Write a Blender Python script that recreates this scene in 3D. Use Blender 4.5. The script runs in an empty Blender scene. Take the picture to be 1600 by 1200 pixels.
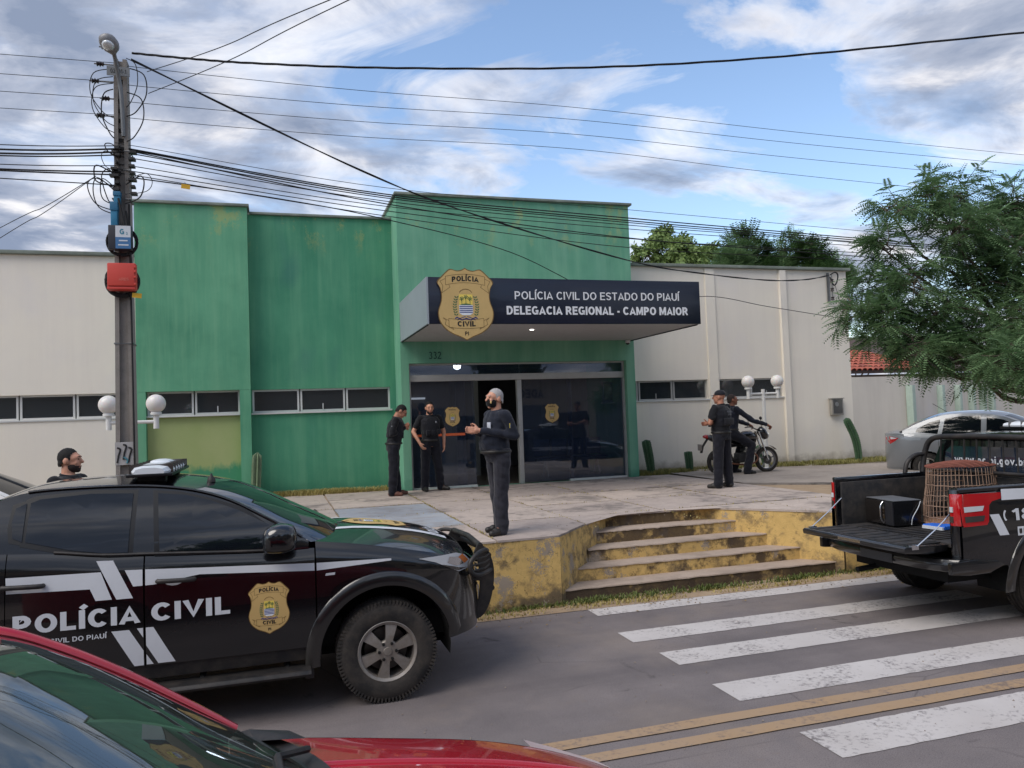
import bpy, bmesh, math, random
import numpy as np
from mathutils import Vector, Matrix, Euler
random.seed(7); np.random.seed(7)
R = math.radians
SC = bpy.context.scene
COL = SC.collection

# ------------------------------------------------------------------ camera
CAM_H, FPX = 2.18, 1208.9
yaw, pit, rol = R(17.009), R(2.437), R(-2.081)
fw = Vector((math.sin(yaw)*math.cos(pit), math.cos(yaw)*math.cos(pit), math.sin(pit)))
r0 = Vector((math.cos(yaw), -math.sin(yaw), 0)); u0 = r0.cross(fw)
rt = r0*math.cos(rol) + u0*math.sin(rol); up = -r0*math.sin(rol) + u0*math.cos(rol)
cd = bpy.data.cameras.new('camera'); cam = bpy.data.objects.new('camera', cd); COL.objects.link(cam)
cd.sensor_fit = 'HORIZONTAL'; cd.sensor_width = 36; cd.lens = 36*FPX/1600
cd.clip_start = 0.05; cd.clip_end = 3000
M = Matrix((rt, up, -fw)).transposed().to_4x4(); M.translation = (0, 0, CAM_H); cam.matrix_world = M
SC.camera = cam
CP = Vector((0, 0, CAM_H))
def ray(x, y): return fw + rt*((x-800)/FPX) - up*((y-600)/FPX)
def at_y(x, y, Y): d = ray(x, y); return CP + d*(Y/d.y)
def at_z(x, y, z): d = ray(x, y); return CP + d*((z-CAM_H)/d.z)

# ------------------------------------------------------------------ world: evening sky with broken cloud
SUN_EL, SUN_AZ = R(50), R(245)      # direction the light comes from, azimuth measured from +Y clockwise
W = bpy.data.worlds.new('World'); SC.world = W; W.use_nodes = True
nt = W.node_tree; N = nt.nodes; L = nt.links; N.clear()
def wn(t, **k):
    n = N.new(t)
    for a, b in k.items(): setattr(n, a, b)
    return n
out = wn('ShaderNodeOutputWorld')
sky = wn('ShaderNodeTexSky', sky_type='NISHITA', sun_disc=False, sun_elevation=SUN_EL, sun_rotation=SUN_AZ, air_density=1.0, dust_density=0.6, ozone_density=1.2)
bsky = wn('ShaderNodeBackground'); bsky.inputs['Strength'].default_value = 0.14
L.new(sky.outputs[0], bsky.inputs['Color'])
tc = wn('ShaderNodeTexCoord'); sep = wn('ShaderNodeSeparateXYZ'); L.new(tc.outputs['Generated'], sep.inputs[0])
def wmath(op, a, b=None, c=None):
    n = wn('ShaderNodeMath', operation=op)
    for i, v in enumerate((a, b, c)):
        if v is None: continue
        if isinstance(v, (int, float)): n.inputs[i].default_value = v
        else: L.new(v, n.inputs[i])
    return n.outputs[0]
zc = wmath('ADD', wmath('MAXIMUM', sep.outputs['Z'], 0.0), 0.16)
cx = wmath('DIVIDE', sep.outputs['X'], zc); cy = wmath('DIVIDE', sep.outputs['Y'], zc)
comb = wn('ShaderNodeCombineXYZ'); L.new(cx, comb.inputs[0]); L.new(cy, comb.inputs[1])
def wnoise(scale, detail, rough, loc, sxy=(1, 1), rot=0.0, dist=0.0):
    mp = wn('ShaderNodeMapping'); mp.inputs['Location'].default_value = loc; mp.inputs['Scale'].default_value = (sxy[0], sxy[1], 1)
    mp.inputs['Rotation'].default_value = (0, 0, rot)
    L.new(comb.outputs[0], mp.inputs[0])
    n = wn('ShaderNodeTexNoise'); n.inputs['Scale'].default_value = scale; n.inputs['Detail'].default_value = detail
    n.inputs['Roughness'].default_value = rough; n.inputs['Distortion'].default_value = dist
    L.new(mp.outputs[0], n.inputs['Vector']); return n.outputs['Fac']
def wramp(v, stops):
    n = wn('ShaderNodeValToRGB'); e = n.color_ramp.elements
    while len(e) < len(stops): e.new(0.5)
    for i, (p, c) in enumerate(stops): e[i].position = p; e[i].color = c if len(c) == 4 else (*c, 1)
    L.new(v, n.inputs[0]); return n.outputs[0]
SKY_OFF, SKY_ROT = (5.5, 5.5, 0), 20
big = wnoise(0.42, 2, 0.5, SKY_OFF, (1, 1.0), R(SKY_ROT))
mid = wnoise(1.9, 9, 0.58, (SKY_OFF[1]+.4, SKY_OFF[0]+5.2, 0), (0.85, 1.2), R(SKY_ROT-30), 0.5)
cover = wmath('ADD', wmath('MULTIPLY', big, 0.60), wmath('MULTIPLY', mid, 0.70))
mask = wramp(cover, [(0.548, (0, 0, 0)), (0.605, (.6, .6, .6)), (0.68, (1, 1, 1))])
fluff = wnoise(2.8, 8, 0.58, (7.3, 2.2+SKY_OFF[0], 0), (0.9, 1.2), R(SKY_ROT-30), 0.5)
shade = wmath('ADD', wmath('MULTIPLY', fluff, 0.55), wmath('MULTIPLY', cover, 0.62))
ccol = wramp(shade, [(0.57, (0.92, 0.90, 0.89)), (0.63, (0.70, 0.70, 0.74)), (0.69, (0.38, 0.42, 0.52)), (0.77, (0.22, 0.27, 0.38))])
bcl = wn('ShaderNodeBackground'); bcl.inputs['Strength'].default_value = 0.78; L.new(ccol, bcl.inputs['Color'])
mixs = wn('ShaderNodeMixShader'); L.new(mask, mixs.inputs[0]); L.new(bsky.outputs[0], mixs.inputs[1]); L.new(bcl.outputs[0], mixs.inputs[2])
L.new(mixs.outputs[0], out.inputs[0])

sl = bpy.data.lights.new('sun', 'SUN'); sl.energy = 1.5; sl.angle = R(40); sl.color = (1.0, 0.93, 0.85)
so = bpy.data.objects.new('sun', sl); COL.objects.link(so)
sd = Vector((math.sin(SUN_AZ)*math.cos(SUN_EL), math.cos(SUN_AZ)*math.cos(SUN_EL), math.sin(SUN_EL)))
so.rotation_euler = sd.to_track_quat('Z', 'Y').to_euler(); so.location = (0, -20, 30)
SC.view_settings.view_transform = 'Standard'; SC.view_settings.look = 'None'; SC.view_settings.gamma = 1
SC.view_settings.exposure = 0.72; SC.view_settings.use_curve_mapping = False
SC.render.engine = 'CYCLES'; SC.cycles.use_denoising = True
SC.cycles.max_bounces = 8; SC.cycles.transparent_max_bounces = 12; SC.cycles.sample_clamp_indirect = 6

# ------------------------------------------------------------------ materials
def s2l(c):
    return tuple((v/12.92 if v <= .04045 else ((v+.055)/1.055)**2.4) for v in (x/255 for x in c))
MATS = {}
class NT:
    """small node-tree builder"""
    def __init__(s, name):
        s.m = bpy.data.materials.new(name); s.m.use_nodes = True; s.n = s.m.node_tree.nodes; s.l = s.m.node_tree.links
        s.b = s.n['Principled BSDF']; s.out = s.n['Material Output']; s._tc = None
    def add(s, t, ins=None, **k):
        n = s.n.new(t)
        for a, b in k.items(): setattr(n, a, b)
        for a, v in (ins or {}).items():
            if isinstance(v, bpy.types.NodeSocket): s.l.new(v, n.inputs[a])
            else: n.inputs[a].default_value = v
        return n
    def pos(s, kind='Object'):
        if kind == 'World':
            return s.add('ShaderNodeNewGeometry').outputs['Position']
        if not s._tc: s._tc = s.add('ShaderNodeTexCoord')
        return s._tc.outputs[kind]
    def noise(s, scale, detail=4, rough=.55, v=None, sc=(1, 1, 1), dist=0, loc=(0, 0, 0)):
        v = v or s.pos()
        mp = s.add('ShaderNodeMapping', {'Vector': v, 'Scale': sc, 'Location': loc})
        return s.add('ShaderNodeTexNoise', {'Vector': mp.outputs[0], 'Scale': scale, 'Detail': detail, 'Roughness': rough, 'Distortion': dist}).outputs['Fac']
    def ramp(s, v, stops):
        n = s.add('ShaderNodeValToRGB', {'Fac': v}); e = n.color_ramp.elements
        while len(e) < len(stops): e.new(.5)
        for i, (p, c) in enumerate(stops):
            if isinstance(c, (int, float)): c = (c, c, c)
            e[i].position = p; e[i].color = (*c, 1)
        return n.outputs[0]
    def mix(s, f, a, b, mode='MIX'):
        n = s.add('ShaderNodeMix', data_type='RGBA', blend_type=mode)
        for i, v in ((0, f), (6, a), (7, b)):
            if isinstance(v, bpy.types.NodeSocket): s.l.new(v, n.inputs[i])
            elif isinstance(v, (int, float)): n.inputs[i].default_value = v
            else: n.inputs[i].default_value = (*v, 1)
        return n.outputs[2]
    def math(s, op, a, b=0, c=0):
        n = s.add('ShaderNodeMath', operation=op)
        for i, v in enumerate((a, b, c)):
            if isinstance(v, bpy.types.NodeSocket): s.l.new(v, n.inputs[i])
            else: n.inputs[i].default_value = v
        return n.outputs[0]
    def set(s, **k):
        for a, v in k.items():
            a = {'base': 'Base Color', 'rough': 'Roughness', 'metal': 'Metallic', 'spec': 'Specular IOR Level', 'coat': 'Coat Weight', 'coat_rough': 'Coat Roughness', 'em': 'Emission Color', 'ems': 'Emission Strength', 'trans': 'Transmission Weight', 'alpha': 'Alpha', 'sss': 'Subsurface Weight', 'sheen': 'Sheen Weight', 'ior': 'IOR'}[a]
            if isinstance(v, bpy.types.NodeSocket): s.l.new(v, s.b.inputs[a])
            elif isinstance(v, tuple): s.b.inputs[a].default_value = (*v, 1)
            else: s.b.inputs[a].default_value = v
        return s
    def bump(s, h, strength=.3, dist=.01):
        n = s.add('ShaderNodeBump', {'Height': h, 'Strength': strength, 'Distance': dist}); s.l.new(n.outputs[0], s.b.inputs['Normal']); return s

def mat(name, c, rough=.6, metal=0, var=.12, scale=6, bump=0, bscale=60, coat=0, spec=.5, srgb=True, **k):
    """plain procedural material: colour with fine noise variation and optional bump"""
    if name in MATS: return MATS[name]
    c = s2l(c) if srgb else c
    t = NT(name)
    if var:
        f = t.noise(scale, 5, .6)
        lo = tuple(x*(1-var) for x in c); hi = tuple(min(1, x*(1+var)) for x in c)
        t.set(base=t.ramp(f, [(.3, lo), (.7, hi)]))
    else: t.set(base=c)
    t.set(rough=rough, metal=metal, coat=coat, spec=spec, **k)
    if bump: t.bump(t.noise(bscale, 4, .6), bump, .01)
    MATS[name] = t.m; return t.m

# ------------------------------------------------------------------ mesh helpers
def link_mesh(name, me, m=None, parent=None):
    o = bpy.data.objects.new(name, me); COL.objects.link(o)
    if m is not None:
        for x in (m if isinstance(m, (list, tuple)) else [m]): me.materials.append(x)
    if parent is not None: o.parent = parent
    return o
def smooth_me(me, ang=35):
    me.polygons.foreach_set('use_smooth', [True]*len(me.polygons))
    if ang < 180:
        try: me.set_sharp_from_angle(angle=R(ang))
        except Exception: pass
class MB:
    def __init__(s): s.v = []; s.f = []; s.mi = []; s.cur = 0
    def add(s, vs, fs):
        o = len(s.v); s.v += [tuple(v) for v in vs]
        for f in fs: s.f.append(tuple(i+o for i in f)); s.mi.append(s.cur)
        return s
    def box(s, c, sz, rot=None):
        hx, hy, hz = sz[0]/2, sz[1]/2, sz[2]/2
        vs = [Vector((x, y, z)) for x in (-hx, hx) for y in (-hy, hy) for z in (-hz, hz)]
        if rot is not None:
            m = Euler(rot).to_matrix(); vs = [m @ v for v in vs]
        return s.add([v+Vector(c) for v in vs], [(0, 1, 3, 2), (4, 6, 7, 5), (0, 4, 5, 1), (2, 3, 7, 6), (0, 2, 6, 4), (1, 5, 7, 3)])
    def b2(s, a, b): return s.box([(a[i]+b[i])/2 for i in range(3)], [abs(b[i]-a[i]) for i in range(3)])
    def tube(s, pts, r, seg=8, caps=True, closed=False):
        P = [Vector(p) for p in pts]; n = len(P); rr = r if isinstance(r, (list, tuple)) else [r]*n
        rings = []; prev = None
        for i in range(n):
            if closed: t = P[(i+1) % n]-P[i-1]
            else: t = P[min(i+1, n-1)]-P[max(i-1, 0)]
            t.normalize()
            if prev is None:
                a = Vector((0, 0, 1)) if abs(t.z) < .9 else Vector((1, 0, 0)); nrm = t.cross(a).normalized()
            else:
                nrm = (prev-t*prev.dot(t)); nrm = nrm.normalized() if nrm.length > 1e-6 else prev
            prev = nrm; bn = t.cross(nrm)
            rings.append([P[i]+(nrm*math.cos(2*math.pi*k/seg)+bn*math.sin(2*math.pi*k/seg))*rr[i] for k in range(seg)])
        vs = [v for q in rings for v in q]; fs = []
        m = n if closed else n-1
        for i in range(m):
            for k in range(seg):
                a = i*seg+k; b = i*seg+(k+1) % seg; c = ((i+1) % n)*seg+(k+1) % seg; d = ((i+1) % n)*seg+k
                fs.append((a, b, c, d))
        if caps and not closed: fs += [tuple(range(seg-1, -1, -1)), tuple(range((n-1)*seg, n*seg))]
        return s.add(vs, fs)
    def lathe(s, prof, seg=24, axis='Z', c=(0, 0, 0), caps=True):
        """prof: list of (radius, height)"""
        vs = []; n = len(prof)
        for r, h in prof:
            for k in range(seg):
                a = 2*math.pi*k/seg; x, y = r*math.cos(a), r*math.sin(a)
                p = {'Z': (x, y, h), 'Y': (x, h, y), 'X': (h, x, y)}[axis]
                vs.append((p[0]+c[0], p[1]+c[1], p[2]+c[2]))
        fs = [(i*seg+k, i*seg+(k+1) % seg, (i+1)*seg+(k+1) % seg, (i+1)*seg+k) for i in range(n-1) for k in range(seg)]
        if caps: fs += [tuple(range(seg-1, -1, -1)), tuple(range((n-1)*seg, n*seg))]
        return s.add(vs, fs)
    def prism(s, poly, d, axis='Y', c0=0.0):
        """2-D polygon extruded along axis from c0 to c0+d"""
        n = len(poly)
        def p3(p, h): return {'Y': (p[0], h, p[1]), 'Z': (p[0], p[1], h), 'X': (h, p[0], p[1])}[axis]
        vs = [p3(p, c0) for p in poly]+[p3(p, c0+d) for p in poly]
        return s.add(vs, [tuple(range(n-1, -1, -1)), tuple(range(n, 2*n))]+[(i, (i+1) % n, n+(i+1) % n, n+i) for i in range(n)])
    def sphere(s, c, r, u=12, v=8):
        rx, ry, rz = r if isinstance(r, (list, tuple)) else (r, r, r)
        vs = [(c[0], c[1], c[2]-rz)]; 
        for j in range(1, v):
            t = -math.pi/2+math.pi*j/v
            for i in range(u): vs.append((c[0]+rx*math.cos(t)*math.cos(2*math.pi*i/u), c[1]+ry*math.cos(t)*math.sin(2*math.pi*i/u), c[2]+rz*math.sin(t)))
        vs.append((c[0], c[1], c[2]+rz)); fs = []
        for i in range(u): fs.append((0, 1+(i+1) % u, 1+i))
        for j in range(v-2):
            for i in range(u):
                a = 1+j*u+i; b = 1+j*u+(i+1) % u; fs.append((a, b, b+u, a+u))
        T = len(vs)-1; o = 1+(v-2)*u
        for i in range(u): fs.append((T, o+i, o+(i+1) % u))
        return s.add(vs, fs)
    def grid(s, P):
        """P: list of rows of points"""
        n = len(P); m = len(P[0]); vs = [p for row in P for p in row]
        return s.add(vs, [(i*m+j, i*m+j+1, (i+1)*m+j+1, (i+1)*m+j) for i in range(n-1) for j in range(m-1)])
    def build(s, name, m, parent=None, smooth=None, bevel=0, fix=True, loc=None):
        me = bpy.data.meshes.new(name); me.from_pydata(s.v, [], s.f)
        if any(s.mi): me.polygons.foreach_set('material_index', s.mi)
        if fix or bevel:
            bm = bmesh.new(); bm.from_mesh(me)
            if fix: bmesh.ops.recalc_face_normals(bm, faces=bm.faces)
            if bevel: 
                eg = [e for e in bm.edges if len(e.link_faces) == 2 and e.calc_face_angle(0) > R(35)]
                bmesh.ops.bevel(bm, geom=eg, offset=bevel, segments=2, profile=.6, affect='EDGES', clamp_overlap=True)
            bm.to_mesh(me); bm.free()
        if smooth is None and bevel: smooth = 40
        if smooth: smooth_me(me, smooth)
        o = link_mesh(name, me, m, parent)
        if loc: o.location = loc
        return o
def tag(o, label=None, cat=None, group=None, kind=None):
    if label: o['label'] = label
    if cat: o['category'] = cat
    if group: o['group'] = group
    if kind: o['kind'] = kind
    return o
def thing(name, label, cat, loc=(0, 0, 0), rotz=0, group=None):
    o = bpy.data.objects.new(name, None); COL.objects.link(o); o.location = loc; o.rotation_euler = (0, 0, rotz)
    o.empty_display_size = .1
    return tag(o, label, cat, group)
def copy_tree(o, parent=None):
    c = o.copy(); COL.objects.link(c); c.parent = parent
    for ch in list(o.children): copy_tree(ch, c)
    return c
def interp(x, pts):
    if x <= pts[0][0]: return pts[0][1]
    for (a, b), (c, d) in zip(pts, pts[1:]):
        if x <= c: return b+(d-b)*(x-a)/(c-a)
    return pts[-1][1]
def sinterp(x, pts):
    """smooth (Catmull-Rom like) interpolation over increasing x"""
    n = len(pts)
    if x <= pts[0][0]: return pts[0][1]
    if x >= pts[-1][0]: return pts[-1][1]
    for i in range(n-1):
        if x <= pts[i+1][0]: break
    x0, y0 = pts[i]; x1, y1 = pts[i+1]; h = x1-x0; t = (x-x0)/h
    m0 = (y1-pts[i-1][1])/(x1-pts[i-1][0]) if i > 0 else (y1-y0)/h
    m1 = (pts[i+2][1]-y0)/(pts[i+2][0]-x0) if i+2 < n else (y1-y0)/h
    return (2*t**3-3*t*t+1)*y0+(t**3-2*t*t+t)*h*m0+(-2*t**3+3*t*t)*y1+(t**3-t*t)*h*m1
# block lettering drawn from strokes: every glyph is (advance width, [polylines]) on a cap height of 1
def _arc(cx, cy, rx, ry, a0, a1, n=9): return [(cx+rx*math.cos(R(a)), cy+ry*math.sin(R(a))) for a in frange(a0, a1, n)]
def glyph(ch, t):
    h = t/2; lo, hi = h, 1-h; W_ = .62; r = W_-h; x0 = h
    bowl = lambda ya, yb, xr=r: [(x0, yb), (xr-.22, yb)]+_arc(xr-.22, (ya+yb)/2, .22, (yb-ya)/2, 90, -90, 7)+[(x0, ya)]
    ell = lambda w: _arc(w/2, .5, w/2-h, .5-h, 0, 360, 25)
    G = {'A': (.70, [[(h*.6, 0), (.35, 1-h*.4), (.70-h*.6, 0)], [(.16, .27), (.54, .27)]]), 'B': (.66, [[(x0, 0), (x0, 1)], bowl(lo, .52), bowl(.52, hi, r-.03)]), 'C': (.70, [_arc(.37, .5, .37-h, .5-h, 42, 318, 17)]),
         'D': (.68, [[(x0, 0), (x0, 1)], [(x0, hi), (.30, hi)]+_arc(.30, .5, .38-h, .5-h, 90, -90, 11)+[(x0, lo)]]), 'E': (.58, [[(x0, 0), (x0, 1)], [(x0, hi), (.58, hi)], [(x0, .52), (.53, .52)], [(x0, lo), (.58, lo)]]), 'F': (.55, [[(x0, 0), (x0, 1)], [(x0, hi), (.55, hi)], [(x0, .5), (.5, .5)]]),
         'G': (.74, [_arc(.38, .5, .38-h, .5-h, 45, 322, 17)+[(.74-h, .16), (.74-h, .45)], [(.42, .45), (.74, .45)]]), 'H': (.68, [[(x0, 0), (x0, 1)], [(.68-h, 0), (.68-h, 1)], [(x0, .52), (.68-h, .52)]]), 'I': (t, [[(h, 0), (h, 1)]]), 'J': (.5, [[(.5-h, 1), (.5-h, .3)]+_arc(.27, .3, .23-h*.0, .3-h, 0, -160, 8)]),
         'L': (.54, [[(x0, 0), (x0, 1)], [(x0, lo), (.54, lo)]]), 'M': (.82, [[(x0, 0), (x0, 1)], [(.82-h, 0), (.82-h, 1)], [(x0+.02, 1-h*.5), (.41, .12), (.82-h-.02, 1-h*.5)]]), 'N': (.70, [[(x0, 0), (x0, 1)], [(.70-h, 0), (.70-h, 1)], [(x0, 1-h*.6), (.70-h, h*.6)]]), 'O': (.76, [ell(.76)]),
         'P': (.64, [[(x0, 0), (x0, 1)], bowl(.44, hi)]), 'R': (.68, [[(x0, 0), (x0, 1)], bowl(.46, hi), [(.34, .46), (.66-h*.6, 0)]]), 'S': (.62, [_arc(.31, .735, .31-h, .265-h, 20, 270, 11)+_arc(.31, .28, .31-h, .28-h, 90, -160, 11)]), 'T': (.62, [[(.31, 0), (.31, 1)], [(0, hi), (.62, hi)]]),
         'U': (.66, [[(x0, 1), (x0, .34)]+_arc(.33, .34, .33-h, .34-h, 180, 360, 11)+[(.66-h, 1)]]), 'V': (.68, [[(h*.6, 1), (.34, h*.4), (.68-h*.6, 1)]]), 'X': (.66, [[(h*.6, 0), (.66-h*.6, 1)], [(h*.6, 1), (.66-h*.6, 0)]]),
         '0': (.58, [_arc(.29, .5, .29-h, .5-h, 0, 360, 21)]), '1': (.40, [[(.30, 0), (.30, 1)], [(.05, .74), (.30, .92)]]), '2': (.56, [_arc(.28, .72, .28-h, .28-h, 160, -40, 10)+[(h, lo)], [(0, lo), (.56, lo)]]), '3': (.56, [_arc(.27, .745, .25-h, .255-h, 150, -90, 10), _arc(.27, .275, .29-h, .275-h, 90, -150, 10)]), '8': (.58, [_arc(.29, .755, .255-h, .245-h, 0, 360, 17), _arc(.29, .275, .29-h, .275-h, 0, 360, 17)]), '9': (.58, [_arc(.29, .70, .29-h, .30-h, 0, 360, 17), [(.58-h, .70), (.50, .25), (.25, lo)]]),
         '-': (.30, [[(.02, .40), (.28, .40)]]), '.': (t, [[(h, 0), (h, t)]]), ' ': (.22, []),
         'w': (.84, [[(h*.6, .72), (.24, h*.4), (.42, .66), (.60, h*.4), (.84-h*.6, .72)]]), 'v': (.56, [[(h*.6, .72), (.28, h*.4), (.56-h*.6, .72)]]), 'o': (.58, [_arc(.29, .36, .29-h, .36-h, 0, 360, 19)]), 'c': (.54, [_arc(.29, .36, .29-h, .36-h, 48, 312, 13)]), 'p': (.60, [[(x0, -.27), (x0, .72)], _arc(.31, .36, .29-h, .36-h, 0, 360, 19)]), 'b': (.60, [[(x0, 0), (x0, 1)], _arc(.31, .36, .29-h, .36-h, 0, 360, 19)]),
         'g': (.60, [_arc(.29, .36, .29-h, .36-h, 0, 360, 19), [(.60-h, .72), (.60-h, .0)]+_arc(.32, .0, .28-h, .27-h, 0, -150, 8)]), 'i': (t, [[(h, 0), (h, .72)], [(h, .84), (h, 1)]]), 'r': (.38, [[(x0, 0), (x0, .72)], _arc(.36, .36, .36-h, .36-h, 170, 85, 5)]), 'a': (.56, [[(.56-h, 0), (.56-h, .48)]+_arc(.28, .46, .28-h, .26-h, 0, 150, 7), _arc(.26, .21, .26-h, .21-h, 0, 360, 15)]), 'u': (.58, [[(x0, .72), (x0, .28)]+_arc(.29, .28, .29-h, .28-h, 180, 360, 9)+[(.58-h, .72)]])}
    if ch in 'ÍÚí':
        w, st = glyph({'Í': 'I', 'Ú': 'U', 'í': 'i'}[ch], t)
        if ch == 'í': st = st[:1]; return (w, st+[[(h-.02, .80), (h+.14, 1.0)]])
        return (w, st+[[(w/2-.03, 1.07), (w/2+.15, 1.25)]])
    return G[ch]
def text_bm(body, size=1.0, sx=1.0, bold=0.0, align='CENTER', space=1.0):
    """flat strokes of a line of lettering (baseline y=0, cap height = size); z holds a small layer index so strokes never share a plane"""
    t = .125+min(.1, bold*2.6); gap = .10+.02*(bold < .01); x = 0.0; bm = bmesh.new(); k = 0; runs = []
    for ch in body:
        w, st = glyph(ch, t)
        for q in st:
            k += 1; P_ = [Vector((p[0]+x, p[1])) for p in q]; n = len(P_); closed = (P_[0]-P_[-1]).length < 1e-4
            if closed: P_ = P_[:-1]; n -= 1
            Lf, Rt = [], []
            for i in range(n):
                a = P_[i-1] if (i > 0 or closed) else None; b_ = P_[(i+1) % n] if (i < n-1 or closed) else None
                d1 = (P_[i]-a).normalized() if a is not None else None; d2 = (b_-P_[i]).normalized() if b_ is not None else None
                d1 = d1 or d2; d2 = d2 or d1; n1 = Vector((-d1.y, d1.x)); n2 = Vector((-d2.y, d2.x)); m = n1+n2
                m = m.normalized() if m.length > 1e-4 else n1; c = max(.38, m.dot(n1)); off = m*(t/2/c); Lf.append(P_[i]+off); Rt.append(P_[i]-off)
            z = (k % 6)*1.0
            if ch.isupper() and q[0][1] < 1.05 or ch.isdigit(): Lf = [Vector((v.x, min(1, max(0, v.y)))) for v in Lf]; Rt = [Vector((v.x, min(1, max(0, v.y)))) for v in Rt]
            elif ch in 'wv': Lf = [Vector((v.x, min(.72, max(0, v.y)))) for v in Lf]; Rt = [Vector((v.x, min(.72, max(0, v.y)))) for v in Rt]
            vl = [bm.verts.new((v.x, v.y, z)) for v in Lf]; vr = [bm.verts.new((v.x, v.y, z)) for v in Rt]
            for i in range(n if closed else n-1):
                j = (i+1) % n; bm.faces.new((vl[i], vr[i], vr[j], vl[j]))
        x += w+gap*space
    x -= gap; ox = {'LEFT': 0, 'CENTER': x/2, 'RIGHT': x}[align]
    for v in bm.verts: v.co.x = (v.co.x-ox)*size*sx; v.co.y *= size
    return bm
def bm_map(bm, fn, name, m, parent=None, extrude=0, cuts=None, nrm=None):
    """optional cutting along x / y lines, then every vertex (a, b) goes to fn(a, b)"""
    if cuts:
        for ax, vals in cuts:
            for val in vals:
                no = (1, 0, 0) if ax == 'x' else (0, 1, 0); co = (val, 0, 0) if ax == 'x' else (0, val, 0)
                bmesh.ops.bisect_plane(bm, geom=bm.verts[:]+bm.edges[:]+bm.faces[:], plane_co=co, plane_no=no)
    for v in bm.verts: v.co = Vector(fn(v.co.x, v.co.y))+(Vector(nrm)*(v.co.z*.0004) if nrm else Vector())
    if extrude:
        r = bmesh.ops.extrude_face_region(bm, geom=bm.faces[:])
        ex = Vector(extrude)
        for g in r['geom']:
            if isinstance(g, bmesh.types.BMVert): g.co += ex
        bmesh.ops.recalc_face_normals(bm, faces=bm.faces)
    me = bpy.data.meshes.new(name); bm.to_mesh(me); bm.free()
    return link_mesh(name, me, m, parent)
def poly_bm(poly):
    bm = bmesh.new(); vs = [bm.verts.new((p[0], p[1], 0)) for p in poly]; bm.faces.new(vs)
    bmesh.ops.triangulate(bm, faces=bm.faces[:]); return bm
def frange(a, b, n): return [a+(b-a)*i/(n-1) for i in range(n)]
def spline(pts, n=10, closed=False):
    """Catmull-Rom through 2-D or 3-D points"""
    P = [Vector(p) for p in pts]; m = len(P); o = []
    for i in range(m if closed else m-1):
        if closed: a, b, c, d = P[i-1], P[i], P[(i+1) % m], P[(i+2) % m]
        else: a, b, c, d = P[max(i-1, 0)], P[i], P[i+1], P[min(i+2, m-1)]
        for k in range(n):
            t = k/n; o.append(.5*((2*b)+(c-a)*t+(2*a-5*b+4*c-d)*t*t+(3*b-a-3*c+d)*t**3))
    if not closed: o.append(P[-1])
    return o
# ================================================================== surface materials
def m_asphalt():
    t = NT('asphalt'); p = t.pos('World')
    a = t.noise(1.1, 5, .6, p); b = t.noise(160, 3, .7, p); c = t.noise(9, 6, .65, p)
    base = t.ramp(a, [(.3, s2l((92, 86, 88))), (.72, s2l((122, 114, 113)))])
    base = t.mix(t.ramp(b, [(.42, 0), (.70, .6)]), base, s2l((156, 148, 144)))
    base = t.mix(t.ramp(t.noise(95, 2, .6, p, loc=(5, 5, 0)), [(.56, 0), (.68, .5)]), base, s2l((62, 58, 60)))
    base = t.mix(t.ramp(c, [(.62, 0), (.75, .35)]), base, s2l((128, 112, 98)))
    crack = t.add('ShaderNodeTexVoronoi', {'Vector': t.add('ShaderNodeMapping', {'Vector': p, 'Scale': (.55, .8, 1)}).outputs[0], 'Scale': 1.0}, feature='DISTANCE_TO_EDGE').outputs['Distance']
    base = t.mix(t.math('MULTIPLY', t.ramp(crack, [(0, 1), (.006, 0)]), t.ramp(a, [(.5, 0), (.6, .5)])), base, s2l((60, 56, 56)))
    y_ = t.add('ShaderNodeSeparateXYZ', {'Vector': p}).outputs['Y']; lane = t.noise(.8, 4, .6, p, sc=(.12, 1.6, 1))
    base = t.mix(t.ramp(lane, [(.5, 0), (.68, .4)]), base, s2l((84, 79, 81)))
    base = t.mix(t.ramp(t.noise(.45, 5, .65, p, loc=(3, 9, 0)), [(.52, 0), (.66, .45)]), base, s2l((138, 126, 116)))
    base = t.mix(t.ramp(t.noise(2.1, 6, .6, p, loc=(7, 1, 0), dist=1.2), [(.66, 0), (.74, .6)]), base, s2l((58, 54, 55)))
    t.set(base=base, rough=t.ramp(c, [(.3, .72), (.7, .92)]), spec=.35); t.bump(b, .5, .006); return t.m
def m_paint_line(name, col, under=(98, 92, 93)):
    t = NT(name); p = t.pos('World')
    w = t.noise(22, 6, .72, p); w2 = t.noise(2.2, 3, .6, p)
    f = t.ramp(t.math('ADD', t.math('MULTIPLY', w, .65), t.math('MULTIPLY', w2, .4)), [(.55, 0), (.66, .8)])
    base = t.mix(t.ramp(t.noise(1.6, 5, .6, p), [(.3, 0), (.7, .3)]), s2l(col), s2l((150, 142, 136)))
    t.set(base=t.mix(f, base, s2l(under)), rough=.8, spec=.3); t.bump(t.noise(140, 3, .7, p), .4, .005); return t.m
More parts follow.
